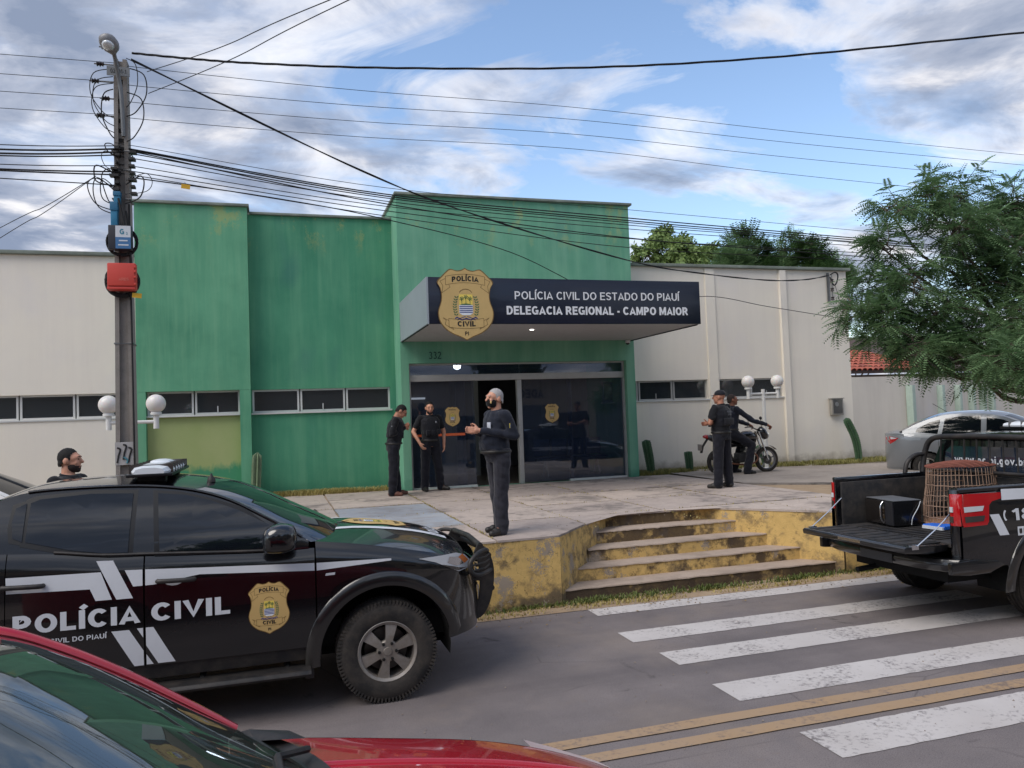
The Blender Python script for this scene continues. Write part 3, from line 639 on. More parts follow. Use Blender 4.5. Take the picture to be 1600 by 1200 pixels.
# ------------------------------------------------------------------ emblem used on sign, doors and vehicles
GOLD = mat('gold_vinyl', (204, 172, 112), .45, .1, var=.06, scale=3)
GOLD2 = mat('gold_outline', (120, 92, 48), .5, var=.1)
EM_YEL = mat('emblem_yellow', (232, 206, 96), .5, var=.04); EM_BLU = mat('emblem_blue', (48, 60, 130), .5, var=.05); EM_GRN = mat('emblem_green', (74, 110, 70), .6, var=.1); EM_WHT = mat('emblem_white', (226, 230, 236), .5, var=.02)
SH = [(0, .66), (.06, .625), (.15, .61), (.24, .635), (.30, .62), (.42, .50), (.5, .40), (.455, .30), (.43, .17), (.44, .04), (.485, -.10), (.495, -.2), (.465, -.33), (.38, -.45), (.26, -.54), (.11, -.605), (0, -.665)]
def emblem(fn, parent, name='emblem', split=False, small=False):
    """fn(a, b, layer) -> point; a, b in units of the shield width"""
    half = spline(SH, 4); shield = [(p.x, p.y) for p in half]+[(-p.x, p.y) for p in reversed(half[1:-1])]
    mats = [GOLD2, GOLD, INK, EM_YEL, EM_BLU, EM_GRN, EM_WHT]; names = ['border', 'shield', 'lettering', 'palm_field', 'waves', 'leaf_sprays', 'scroll']
    parts = {i: bmesh.new() for i in range(7)}
    def addbm(i, bm, layer):
        me = bpy.data.meshes.new('tmp')
        for v in bm.verts: v.co = Vector(fn(v.co.x, v.co.y, layer+v.co.z*.15))
        bm.to_mesh(me); bm.free(); parts[i].from_mesh(me); bpy.data.meshes.remove(me)
    def addpoly(i, poly, layer): addbm(i, poly_bm(poly), layer)
    def line(i, pts, w, layer):
        for a, b in zip(pts, pts[1:]):
            a, b = Vector(a), Vector(b); d = (b-a).normalized(); n = Vector((-d.y, d.x))*w/2; d = d*w*.3
            addpoly(i, [tuple(a-d+n), tuple(a-d-n), tuple(b+d-n), tuple(b+d+n)], layer)
    def grid_fill(i, poly, layer):
        bm = poly_bm(poly)
        for k in range(-4, 5):
            bmesh.ops.bisect_plane(bm, geom=bm.verts[:]+bm.edges[:]+bm.faces[:], plane_co=(k*.1, 0, 0), plane_no=(1, 0, 0))
            bmesh.ops.bisect_plane(bm, geom=bm.verts[:]+bm.edges[:]+bm.faces[:], plane_co=(0, k*.14, 0), plane_no=(0, 1, 0))
        addbm(i, bm, layer)
    grid_fill(0, [(x*1.035, y*1.03) for x, y in shield], 0); grid_fill(1, shield, 1)
    def arc_text(s, size, y0, bend, bold, sx):
        bm = text_bm(s, size, sx, bold)
        for v in bm.verts: v.co.y = y0+v.co.y+bend*v.co.x**2
        addbm(2, bm, 2)
    arc_text('POLÍCIA', .10, .43, -.35, .035, 1.12); arc_text('CIVIL', .10, -.425, .25, .035, 1.2); arc_text('PI', .075, -.59, 0, .02, 1.0)
    if not small:
        def rib(y0, h, bend, w, flip):
            t = [(x, y0+h+bend*x*x) for x in frange(-w, w, 9)]; b = [(x, y0+bend*x*x) for x in frange(-w, w, 9)]
            line(0, t, .008, 2); line(0, b, .008, 2); line(0, [t[0], b[0]], .008, 2); line(0, [t[-1], b[-1]], .008, 2)
            for sg in (1, -1):
                q = [(sg*w, y0+h*.75+bend*w*w), (sg*(w+.10), y0+h*.75+bend*w*w-flip*.05), (sg*(w+.05), y0+h*.35+bend*w*w-flip*.07), (sg*(w+.07), y0-.05+bend*w*w-flip*.1), (sg*(w-.08), y0-.04+bend*w*w-flip*.0), (sg*(w-.06), y0+bend*w*w)]
                line(0, q, .008, 2)
        rib(.40, .16, -.35, .36, 1); rib(-.46, .165, .25, .32, -1)
    # coat of arms: field with three palms, waves, leaf sprays, scroll
    addpoly(3, [(-.125, -.02), (.125, -.02), (.125, .18), (-.125, .18)], 2)
    addpoly(6, [(-.125, -.17), (-.07, -.21), (.07, -.21), (.125, -.17), (.125, -.02), (-.125, -.02)], 2)
    for k in range(4): addpoly(4, [(-.12, -.055-k*.036), (.12, -.055-k*.036), (.12, -.038-k*.036), (-.12, -.038-k*.036)], 3)
    addpoly(5, [(-.125, -.02), (.125, -.02), (.06, .0), (0, .012), (-.06, .0)], 3)
    for x, h in ((-.075, .10), (0, .13), (.075, .10)):
        line(5, [(x, -.01), (x, h)], .01, 3)
        for a in range(6):
            an = a*math.pi/3+.3; addpoly(5, [(x, h), (x+.035*math.cos(an-.3), h+.035*math.sin(an-.3)), (x+.045*math.cos(an), h+.045*math.sin(an)), (x+.035*math.cos(an+.3), h+.035*math.sin(an+.3))], 3)
    for sg in (-1, 1):
        for k in range(8):
            y = -.22+k*.047; x = sg*(.17+.035*math.sin((k+1)/8*math.pi))
            for s2 in (-1, 1): addpoly(5, [(x, y), (x+s2*.03, y+.012), (x+s2*.04, y+.042), (x+s2*.008, y+.03)], 2)
    for sg in (-1, 1): line(4, [(0, -.27), (sg*.08, -.30), (sg*.17, -.25), (sg*.20, -.27)], .022, 2); line(4, [(sg*.02, -.235), (sg*.1, -.265), (sg*.16, -.30)], .014, 2)
    line(0, [(.13*math.cos(a), .16+.12*math.sin(a)) for a in frange(.5, 2.64, 7)], .012, 2)
    if split:
        for i in range(7):
            me = bpy.data.meshes.new(names[i]); parts[i].to_mesh(me); parts[i].free(); link_mesh(names[i], me, mats[i], parent)
        return parent
    tot = bmesh.new()
    for i in range(7):
        for f in parts[i].faces: f.material_index = i
        me = bpy.data.meshes.new('tmp'); parts[i].to_mesh(me); parts[i].free(); tot.from_mesh(me); bpy.data.meshes.remove(me)
    me = bpy.data.meshes.new(name); tot.to_mesh(me); tot.free()
    return link_mesh(name, me, mats, parent)
for cx, lab in ((3.41, 'sticker'), (5.55, 'sticker')):
    emblem(lambda a, b, k, cx=cx: (cx+a*.30-2.4, 15.342-k*.001-15.95, 2.23+b*.30), bd, 'glass_sticker', small=True)

# ------------------------------------------------------------------ canopy with sign lettering
cn = thing('entrance_canopy', 'dark blue sign canopy with white lettering over the glass entrance', 'canopy', (4.9, 13.8, 3.74))
CX0, CX1, CY0, CY1, CZ0, CZ1 = 2.38, 7.40, 12.35, 15.195, 3.74, 4.51
def K(mb, name, m, **k):
    mb.v = [(x-4.9, y-13.8, z-3.74) for x, y, z in mb.v]; return mb.build(name, m, cn, **k)
K(MB().b2((CX0+.03, CY0, CZ0), (CX1, CY0+.05, CZ1)), 'fascia', NAVY, bevel=.004)
K(MB().b2((CX0, CY0+.001, CZ0), (CX0+.03, CY1, CZ1)), 'side_panel', PANELW); K(MB().b2((CX1-.03, CY0+.051, CZ0), (CX1, CY1, CZ1)), 'side_panel', NAVY)
K(MB().b2((CX0+.031, CY0+.051, CZ1-.03), (CX1-.031, CY1, CZ1-.004)), 'roof_sheet', COPING)
for i in range(14):
    y0 = CY0+.052+i*.2015; K(MB().b2((CX0+.031, y0, CZ0+.004), (CX1-.031, y0+.196, CZ0+.018)), 'soffit_board', SOFFIT)
K(MB().b2((CX0+.031, CY0+.051, CZ0+.02), (CX1-.031, CY1, CZ0+.03)), 'soffit_deck', COPING)
for x_ in (CX1-.02, CX0+.03): K(MB().tube([(x_, CY0+.1, CZ0-.004), (x_, CY1, CZ0-.004)], .012, 6), 'edge_trim', INK)
def sign_line(s, x0, x1, z0, cap, bold):
    bm = text_bm(s, cap, 1, bold, 'LEFT'); xs_ = [v.co.x for v in bm.verts]; w = max(xs_)-min(xs_); mn = min(xs_)
    k = (x1-x0)/w
    bm_map(bm, lambda a, b: (x0+(a-mn)*k-4.9, CY0-.004-13.8, z0+b-3.74), 'lettering', LETTER, cn, (0, -.006, 0), nrm=(0, -1, 0))
sign_line('POLÍCIA CIVIL DO ESTADO DO PIAUÍ', 3.88, 6.99, 4.155, .135, .006)
sign_line('DELEGACIA REGIONAL - CAMPO MAIOR', 3.73, 7.14, 3.895, .145, .03)
SPOT = NT('lit_spot').set(base=(1, 1, 1), em=(1, .95, .88), ems=3).m
K(MB().lathe([(.035, CZ0-.006), (.04, CZ0+.003)], 16, 'Z', (4.45, 13.2, 0)), 'downlight', SPOT)
es = thing('police_emblem', 'gold shield emblem with palm crest standing proud on the canopy front', 'emblem sign', (3.02, 12.3, 4.06))
bm_map(poly_bm([(x*.955, y*.95) for x, y in [(p.x, p.y) for p in spline(SH, 4)]+[(-p.x, p.y) for p in reversed(spline(SH, 4)[1:-1])]]), lambda a, b: (a*.93, 0.0, b*.89), 'backing_plate', GOLD2, es, (0, .045, 0))
emblem(lambda a, b, k: (a*.92, -.004-k*.002, b*.88), es, split=True)

# waiting bench and reception desk inside the hall
wb = thing('waiting_bench', 'dark row of waiting seats inside the glass entrance', 'bench', (6.4, 16.6, .79))
SEATM = mat('bench_blue', (60, 70, 96), .5, var=.1)
for k in range(4):
    x = -.6+k*.42; MB().b2((x-.19, -.2, .42), (x+.19, .2, .45)).build('seat', SEATM, wb, bevel=.01); MB().b2((x-.19, .2, .47), (x+.19, .24, .85)).build('backrest', SEATM, wb, bevel=.01)
MB().b2((-.8, -.03, .36), (.86, .03, .41)).build('beam', ALU, wb)
for x in (-.6, .66): MB().tube([(x, -.2, 0), (x, 0, .36), (x, .2, 0)], .02, 6).build('leg', ALU, wb)
dk = thing('reception_desk', 'pale reception desk at the back of the entrance hall', 'desk', (3.6, 19.4, .79))
MB().b2((-.9, -.3, 0), (.9, .3, 1.0)).build('body', HALLW, dk); MB().b2((-.95, -.36, 1.0), (.95, .32, 1.05)).build('top', mat('desk_top', (120, 96, 74), .5), dk)
# ================================================================== vehicle kit
def m_paint(name, c, rough=.25, metal=0, dust=.12, coat=1.0):
    t = NT(name); p = t.pos('Object'); d = t.noise(2.4, 6, .65, p); f = t.noise(30, 4, .7, p)
    z = t.add('ShaderNodeSeparateXYZ', {'Vector': p}).outputs['Z']
    dirt = t.math('MULTIPLY', t.math('ADD', t.math('MULTIPLY', d, .7), t.math('MULTIPLY', f, .3)), t.ramp(z, [(.35, 1), (.75, .35), (1.0, .2)]))
    base = t.mix(t.math('MULTIPLY', t.ramp(dirt, [(.1, 0), (.6, 1)]), dust*2.2), s2l(c), s2l((128, 116, 102)))
    t.set(base=base, metal=metal, rough=t.ramp(dirt, [(.05, rough), (.5, min(1, rough+.25))]), coat=coat, coat_rough=t.math('MULTIPLY_ADD', dirt, .12, .02)); return t.m
PBLACK = m_paint('black_car_paint', (5, 6, 10), .2, dust=.0)
PSILVER = m_paint('silver_car_paint', (138, 143, 148), .35, .35, dust=.1)
PWHITE = m_paint('white_car_paint', (222, 222, 222), .3, dust=.08)
PRED = m_paint('red_car_paint', (176, 16, 38), .22, .1, dust=.015)
def m_plastic(name, c, rough=.55, bump=.25, dust=.25):
    t = NT(name); p = t.pos('Object'); d = t.noise(7, 6, .7, p)
    t.set(base=t.mix(t.math('MULTIPLY', t.ramp(d, [(.4, 0), (.8, 1)]), dust), s2l(c), s2l((120, 108, 96))), rough=rough); t.bump(t.noise(240, 3, .6, p), bump, .003); return t.m
PLASTIC = m_plastic('black_trim', (26, 26, 28)); RUBBER = m_plastic('tyre_rubber', (34, 33, 33), .85, .5, .35); BEDLINER = m_plastic('bed_liner', (30, 31, 34), .7, .6, .3)
GLASSB = NT('tinted_car_glass').set(base=(.006, .008, .012), rough=.03, spec=.6, coat=.4, coat_rough=.02).m
GLASST = m_glass('windscreen_glass', (.5, .58, .53), (.14, .19, .155), .2, .015)  # pale green diffuse body stands in for a brighter building reflection
CHROME = NT('chrome').set(base=(.75, .76, .78), metal=1, rough=.16).m
ALLOY = m_paint('alloy_rim', (186, 186, 186), .38, .8, .35, .3); ALLOYD = mat('rim_shadow_grey', (46, 46, 48), .6, .4)
BRAKE = mat('brake_disc', (82, 80, 78), .45, .7, var=.2)
REDLENS = NT('red_lens').set(base=s2l((176, 18, 24)), rough=.12, coat=1, spec=.6).m
CLEARLENS = NT('clear_lens').set(base=s2l((206, 211, 216)), rough=.12, metal=.1, coat=1).m
DARKLENS = NT('smoked_lens').set(base=s2l((64, 60, 58)), rough=.15, coat=1).m
AMBER = NT('amber_lens').set(base=s2l((206, 118, 60)), rough=.2, coat=1).m
DECAL = mat('white_vinyl', (206, 210, 216), .45, 0, var=.05, scale=3)
TRIMB = NT('gloss_black_trim').set(base=(.006, .006, .007), rough=.35).m
UNDER = mat('underbody_black', (10, 10, 11), .9, var=.2)

def wheel(parent, x, y, side, R_, wd, rim, style='six', m=None):
    """side = -1 for the outer face towards -y"""
    w = bpy.data.objects.new('wheel', None); COL.objects.link(w); w.parent = parent; w.location = (x, y, R_)
    mb = MB(); h = wd/2; s = side
    prof = [(rim-.01, -h*.85), (rim+.015, -h*.98), (rim+(R_-rim)*.5, -h*1.03), (R_-.03, -h*.95), (R_-.012, -h*.8), (R_-.006, -h*.62)]
    for g0 in (-.36, 0, .36): prof += [(R_, h*(g0-.1)), (R_-.012, h*(g0-.08)), (R_-.012, h*(g0+.08)), (R_, h*(g0+.1))]
    prof += [(r, -z) for r, z in reversed(prof[:6])]
    mb.lathe(prof, 48, 'Y', caps=False)
    nb = 84
    for k in range(nb):
        a = 2*math.pi*k/nb
        for sg in (-1, 1):
            mb.box(Vector((math.cos(a)*(R_-.0205), sg*h*.82, math.sin(a)*(R_-.0205))), (.036, h*.32, .013), (0, -a, 0))
    mb.build('tyre', RUBBER, w, smooth=50)
    yo = s*h*.86; mb = MB()
    mb.lathe([(rim-.02, yo), (rim, yo+s*.012), (rim+.012, yo+s*.004), (rim+.008, yo-s*.02), (rim-.025, yo-s*.03)], 48, 'Y', caps=False)
    mb.lathe([(rim-.02, yo-s*.0), (rim-.035, yo-s*.16)], 48, 'Y', caps=False)
    def rot(p, a): return (p[0]*math.cos(a)-p[1]*math.sin(a), p[0]*math.sin(a)+p[1]*math.cos(a))
    ns, w0, w1, w2 = {'six': (6, .05, .062, .098), 'five': (5, .05, .06, .05), 'steel': (7, .05, .045, .04)}[style]
    for k in range(ns):
        a = 2*math.pi*k/ns+.35
        pl = [(.06, -w0/2), (rim*.5, -w1/2), (rim-.012, -w2/2), (rim-.012, w2/2), (rim*.5, w1/2), (.06, w0/2)]
        pts = [rot(p, a) for p in pl]; n = len(pts)
        d = [.012, .012, -.004, -.004, .012, .012]
        vs = [(p[0], yo+s*(-.008+dd), p[1]) for p, dd in zip(pts, d)]+[(p[0], yo-s*.05, p[1]) for p in pts]+[((rot((rim*.5, 0), a))[0], yo+s*.006, rot((rim*.5, 0), a)[1])]
        mb.add(vs, [(i, (i+1) % n, 2*n) for i in range(n)]+[(i, (i+1) % n, n+(i+1) % n, n+i) for i in range(n)])
    mb.lathe([(.085, yo-s*.04), (.085, yo-s*.008), (.075, yo+s*.004), (.035, yo+s*.006), (.03, yo+s*.014), (.001, yo+s*.016)], 24, 'Y', caps=False)
    mb.build('rim', m or ALLOY, w, smooth=35)
    mb = MB()
    for k in range(6 if style == 'six' else 4):
        a = 2*math.pi*k/(6 if style == 'six' else 4); mb.lathe([(.012, yo-s*.01), (.012, yo+s*.016), (.008, yo+s*.02)], 8, 'Y', (math.cos(a)*.066, 0, math.sin(a)*.066))
    mb.build('lug_nuts', UNDER, w)
    MB().lathe([(rim-.06, yo-s*.10), (rim-.06, yo-s*.12), (.02, yo-s*.12)], 32, 'Y').build('brake_disc', BRAKE, w, smooth=40)
    MB().lathe([(rim-.03, yo-s*.15), (.01, yo-s*.15)], 32, 'Y', caps=False).build('wheel_back', UNDER, w)
    return w

class Body:
    """panels of a car body laid on analytic side, top and roof surfaces (x forward, origin under the front axle)"""
    def __init__(s, root, paint, wmax, nose, nose_x0, nose_n, belt, S, C, g0, g1, zb0, zr0, low=.03):
        s.root, s.paint = root, paint; s.wmax, s.nose, s.nx0, s.nn = wmax, nose, nose_x0, nose_n
        s.belt, s.S, s.C, s.g0, s.g1, s.zb0, s.zr0, s.low = belt, S, C, g0, g1, zb0, zr0, low
        s.tail = None
    def W(s, x, z):
        w = s.wmax*(1-.018*((z-.85)/.35)**2 if z > .85 else 1-s.low*((.85-z)/.4)**2)
        if x > s.nx0:
            t = min(.999, (x-s.nx0)/(s.nose-s.nx0)); w *= (1-t**s.nn)**(1/s.nn)
        if s.tail and x < s.tail[0]:
            t = min(.999, (s.tail[0]-x)/(s.tail[0]-s.tail[1])); w *= (1-t**s.tail[2])**(1/s.tail[2])
        return w
    def G(s, x, z):
        t = max(0, min(1.2, (z-s.zb0)/(s.zr0-s.zb0)))
        return s.g0-(s.g0-s.g1)*t**1.35
    def side(s, name, x0, x1, zb, zt, sg, nx=24, nz=14, holes=(), curl=.05, m=None, parent=None, off=0):
        """panel on the body side between curves zb(x) and zt(x), wheel openings left out; returns the object"""
        X = frange(x0, x1, nx); rows = []
        for j in range(nz):
            t = j/(nz-1); row = []
            for x in X:
                z = zb(x)+(zt(x)-zb(x))*t; c = max(0, (t-.82)/.18)
                row.append((x, sg*(s.W(x, z)-curl*c*c+off), z))
            rows.append(row)
        mb = MB(); vs = [p for r in rows for p in r]; fs = []
        for i in range(nz-1):
            for j in range(nx-1):
                q = (i*nx+j, i*nx+j+1, (i+1)*nx+j+1, (i+1)*nx+j)
                cx = sum(vs[k][0] for k in q)/4; cz = sum(vs[k][2] for k in q)/4
                if any((cx-h[0])**2+(cz-h[1])**2 < h[2]**2 for h in holes): continue
                fs.append(q)
        mb.add(vs, fs); return mb.build(name, m or s.paint, parent or s.root, smooth=60, fix=False)
    def top(s, name, x0, x1, ze, zc, nx=24, ny=17, m=None, inset=.05):
        """bonnet or boot lid from edge height ze(x) and centre height zc(x)"""
        rows = []
        for x in frange(x0, x1, nx):
            w = s.W(x, ze(x))-inset; e, c = ze(x), zc(x)
            rows.append([(x, w*t, e+(c-e)*(1-abs(t)**2.2)) for t in frange(-1, 1, ny)])
        return MB().grid(rows).build(name, m or s.paint, s.root, smooth=60)
    def sheet(s, name, i0, i1, m, sub=4, ny=19, off=0, smin=-1, smax=1):
        Sp = spline([(p[0], p[1], 0) for p in s.S], sub); Cp = spline([(p[0], p[1], 0) for p in s.C], sub); rows = []
        for a, c in list(zip(Sp, Cp))[i0*sub:i1*sub+1]:
            g = s.G(a.x, a.y)
            rows.append([(a.x+(c.x-a.x)*(1-abs(t)**2.2), t*(g+off), a.y+(c.y-a.y)*(1-abs(t)**2.4)+off) for t in frange(smin, smax, ny)])
        return MB().grid(rows).build(name, m, s.root, smooth=60)
    def topz(s, x):
        Sp = sorted([(p.x, p.y) for p in spline([(p[0], p[1], 0) for p in s.S], 5)]); return interp(x, Sp)
    def dlo(s, sg, x0, x1, m=None, nx=40, nz=8, name='pillar_frame'):
        rows = []
        X = frange(x0, x1, nx)
        for j in range(nz):
            rows.append([(x, sg*s.G(x, s.belt(x)+(s.topz(x)-s.belt(x))*j/(nz-1)), s.belt(x)+(s.topz(x)-s.belt(x))*j/(nz-1)) for x in X])
        return MB().grid(rows).build(name, m or s.paint, s.root, smooth=60)
    def on_side(s, bm, sg, off, name, m, parent, glass=False, cuts=True):
        """lay a flat outline (x, z) on the body side or on the side glass surface"""
        cs = None
        if cuts:
            xs_ = [v.co.x for v in bm.verts]; zs_ = [v.co.y for v in bm.verts]
            cs = [('x', [min(xs_)+.12*k for k in range(1, int((max(xs_)-min(xs_))/.12)+1)]), ('y', [min(zs_)+.08*k for k in range(1, int((max(zs_)-min(zs_))/.08)+1)])]
        F = s.G if glass else s.W
        o = bm_map(bm, lambda a, b: (a, sg*(F(a, b)+off), b), name, m, parent, cuts=cs, nrm=(0, sg, 0))
        smooth_me(o.data, 60); return o
def arch_parts(B_, root, cx, R0, R1, sg, m, zc, wing=.018, a0=4, a1=186, liner=True):
    """flare round a wheel opening plus the dark inner liner"""
    rows = [[] for _ in range(6)]
    for k in range(33):
        a = R(a0+(a1-a0)*k/32); ca, sa = math.cos(a), math.sin(a)
        for j, (r, o) in enumerate(((R1, .001), (R1-.006, wing*.6), (R1*.55+R0*.45, wing), (R0+.01, wing), (R0, wing*.7), (R0, -.09))):
            x, z = cx+r*ca, zc+r*sa
            rows[j].append((x, sg*(B_.W(min(x, B_.nose-.02), z)+o), z))
    MB().grid(rows).build('wheel_arch', m, root, smooth=50)
    if liner:
        mb = MB(); pr = []
        for k in range(21):
            a = R(-10+200*k/20); pr.append((cx+(R0-.003)*math.cos(a), zc+(R0-.003)*math.sin(a)))
        mb.grid([[(x, sg*(B_.wmax-.06), z) for x, z in pr], [(x, sg*(B_.wmax-.46), z) for x, z in pr]])
        n = len(pr); mb.add([(x, sg*(B_.wmax-.46), z) for x, z in pr], [tuple(range(n))])
        mb.build('arch_liner', UNDER, root)

# ================================================================== police pickup
def pickup(name, label, loc, open_gate):
    rt_ = thing(name, label, 'pickup truck', loc)
    S = [(-.56, 1.28), (-.70, 1.375), (-.87, 1.475), (-1.14, 1.625), (-1.41, 1.715), (-1.74, 1.762), (-2.15, 1.774), (-2.50, 1.762), (-2.68, 1.715)]
    C = [(-.20, 1.255), (-.40, 1.37), (-.62, 1.48), (-.92, 1.635), (-1.18, 1.735), (-1.55, 1.80), (-2.05, 1.817), (-2.50, 1.797), (-2.71, 1.74)]
    belt = lambda x: sinterp(x, [(-2.62, 1.36), (-2.3, 1.335), (-2.0, 1.295), (-1.72, 1.28), (-.88, 1.235), (-.5, 1.235)])
    b = Body(rt_, PBLACK, .905, .88, .05, 3.0, belt, S, C, .862, .66, 1.25, 1.77)
    b.tail = (-3.7, -4.9, 3.0)
    hz = lambda x: sinterp(x, [(-.56, 1.285), (-.2, 1.235), (.04, 1.19), (.43, 1.105), (.62, 1.04), (.80, .95)])
    hc = lambda x: sinterp(x, [(-.56, 1.30), (-.2, 1.315), (.2, 1.27), (.5, 1.20), (.7, 1.12), (.82, 1.0)])
    sill = lambda x: .5
    AR = .512
    # structure inside, so that seams stay dark
    MB().b2((-4.05, -.62, .42), (.5, .62, .62)).b2((-2.5, -.8, .55), (-.62, .8, 1.2)).b2((-.62, -.45, .5), (.62, .45, 1.02)).build('chassis', UNDER, rt_)
    MB().tube([(-3.0, -.7, .39), (-3.0, .7, .39)], .05, 8).build('axle', UNDER, rt_); MB().tube([(-4.0, .35, .42), (-4.28, .35, .40)], .03, 8).build('tailpipe', UNDER, rt_)
    doors = {}
    for sg in (-1, 1):
        fn = b.side('fender', -.525, .60, lambda x: .47 if x < .3 else .50, hz, sg, 60, 34, [(0, .395, AR+.02)])
        d1 = b.side('door', -1.716, -.535, sill, belt, sg, 40, 22, curl=.03)
        d2 = b.side('door', -2.585, -1.726, sill, belt, sg, 40, 30, [(-3.0, .40, .56)], curl=.03)
        doors[sg] = (d1, d2, fn)
        b.side('rocker', -2.45, -.5, lambda x: .40, lambda x: .494, sg, 20, 3, curl=.0, m=PLASTIC, off=-.02)
        arch_parts(b, rt_, 0, AR, .62, sg, m_arch, .395); arch_parts(b, rt_, -3.0, AR, .62, sg, m_arch, .395)
        for x in (0, -3.0): wheel(rt_, x, sg*(.905-.145), sg, .392, .255, .228)
        MB().b2((-.62, sg*.66, .26), (-.56, sg*.87, .55)).build('mudflap', PLASTIC, rt_)
        # running board with brackets
        mb = MB(); mb.prism([(sg*.80, .36), (sg*.98, .355), (sg*1.0, .33), (sg*.97, .305), (sg*.80, .31)], 1.62, 'X', -2.2); mb.build('running_board', PLASTIC, rt_, bevel=.008)
        for x in (-2.0, -1.35, -.75): MB().tube([(x, sg*.5, .42), (x, sg*.9, .33)], .022, 6).build('step_bracket', UNDER, rt_)
        b.dlo(sg, -2.68, -.575); b.side('cab_corner', -2.70, -2.591, sill, belt, sg, 6, 30, [(-3.0, .40, .56)], curl=.03)
        # side glass and frames
        rw = [(-2.485, 1.43), (-2.20, 1.355), (-1.99, 1.318), (-1.83, 1.31), (-1.812, 1.718), (-2.10, 1.732), (-2.42, 1.712), (-2.475, 1.69)]
        tw = [(-2.505, 1.432), (-2.565, 1.46), (-2.58, 1.56), (-2.565, 1.66), (-2.50, 1.69)]
        fw_ = [(-1.62, 1.30), (-.905, 1.262), (-.80, 1.35), (-.863, 1.432), (-1.07, 1.548), (-1.273, 1.634), (-1.46, 1.687), (-1.644, 1.708)]
        for dd, pl in ((d2, rw), (d2, tw), (d1, fw_)):
            cx = sum(p[0] for p in pl)/len(pl); cz = sum(p[1] for p in pl)/len(pl)
            big_ = [(cx+(x-cx)*1.03+(.022 if x > cx else -.022), cz+(z-cz)+(.024 if z > cz else -.03)) for x, z in pl]
            b.on_side(poly_bm(big_), sg, .004, 'window_frame', TRIMB, dd, True); b.on_side(poly_bm(pl), sg, .009, 'window_glass', GLASSB, dd, True)
        b.on_side(poly_bm([(-1.80, 1.29), (-1.625, 1.285), (-1.65, 1.735), (-1.80, 1.745)]), sg, .0035, 'pillar_cover', PBLACK, rt_, True)
        MB().tube([(x, sg*(b.G(x, b.belt(x)+.012)+.006), b.belt(x)+.012) for x in frange(-2.3, -.86, 20)], .011, 6).build('belt_moulding', PLASTIC, rt_)
        MB().tube([(x, sg*(b.G(x, b.topz(x))+.004), b.topz(x)+.004) for x in frange(-2.5, -.62, 30)], .012, 6).build('roof_gutter', PBLACK, rt_, smooth=60)
        # handles
        for dd, hx in ((d1, -1.505), (d2, -2.475)):
            w0 = b.W(hx, 1.09)
            z_ = 1.095 if dd is d1 else 1.14
            mb = MB(); pts = [(hx-.125, sg*(w0+.004), z_), (hx-.10, sg*(w0+.035), z_+.002), (hx+.09, sg*(w0+.035), z_-.004), (hx+.12, sg*(w0+.004), z_-.006)]
            mb.tube(spline(pts, 4), .017, 8); mb.build('handle', PLASTIC, dd, smooth=60)
            b.on_side(poly_bm([(hx-.02+.075*math.cos(a), z_+.01+.05*math.sin(a)) for a in frange(0, 2*math.pi*.95, 14)]), sg, .0045, 'handle_cup', PSILVER if False else DECAL, dd)
        # mirror
        mr = MB(); pr = [(-.005, .0), (.0, .06), (.03, .10), (.10, .125), (.19, .115), (.225, .085), (.235, .02), (.225, -.045), (.19, -.072), (.10, -.085), (.02, -.075), (0, -.05)]
        X0, Z0 = -.90, 1.325
        ring = lambda k, o: [(X0+.11+(p[0]-.11)*k, sg*o, Z0+.02+(p[1]-.02)*k) for p in spline([(q[0], q[1], 0) for q in pr], 3, True)]
        A = [ring(.82, .905), ring(1, .94), ring(1.02, 1.02), ring(.9, 1.09), ring(.5, 1.12)]; n = len(A[0])
        mr.add([p for q in A for p in q], [(i*n+k, i*n+(k+1) % n, (i+1)*n+(k+1) % n, (i+1)*n+k) for i in range(4) for k in range(n)]+[tuple(range(n)), tuple(range(4*n, 5*n))])
        mr.tube([(-.74, sg*.84, 1.25), (-.76, sg*.92, 1.27), (-.80, sg*.98, 1.31)], .03, 8)
        mr.build('mirror', PBLACK, rt_, smooth=55)
        # headlight
        hl = [(.26, 1.088), (.40, 1.045), (.52, .985), (.60, .945), (.70, .955), (.735, 1.0), (.66, 1.07), (.58, 1.098), (.45, 1.094)]
        h = b.on_side(poly_bm(hl), sg, .006, 'headlight', CLEARLENS, rt_)
        b.on_side(poly_bm([(.45, 1.022), (.53, .978), (.60, .952), (.69, .962), (.62, .972), (.54, .998)]), sg, .009, 'lamp_bezel', DARKLENS, h); b.on_side(poly_bm([(.50, 1.03), (.58, .995), (.65, 1.0), (.61, 1.06), (.52, 1.075)]), sg, .010, 'reflector', CHROME, h)
        b.on_side(poly_bm([(.60, 1.06), (.66, 1.0), (.70, 1.02), (.64, 1.08)]), sg, .012, 'indicator', AMBER, h)
        b.on_side(poly_bm([(-.46, 1.025), (-.39, 1.027), (-.385, 1.045), (-.455, 1.043)]), sg, .008, 'side_repeater', CLEARLENS, rt_)
        # white livery
        if sg == -1:
            D = lambda pl, par: b.on_side(poly_bm(pl), sg, .0035, 'white_stripe', DECAL, par)
            D([(-2.585, 1.203), (-1.999, 1.191), (-1.928, .996), (-2.031, .996), (-2.067, 1.080), (-2.58, 1.096)], d2)
            D([(-2.028, 1.27), (-1.920, 1.265), (-1.792, .992), (-1.899, .993)], d2)
            D([(-1.845, 1.191), (-1.73, 1.186), (-1.73, 1.073), (-1.791, 1.073)], d2)
            D([(-1.712, 1.185), (-1.349, 1.166), (-.538, 1.127), (-.538, 1.070), (-1.35, 1.118), (-1.659, 1.074), (-1.712, 1.073)], d1)
            D([(-.522, 1.126), (.044, 1.112), (.044, 1.096), (-.522, 1.069)], fn)
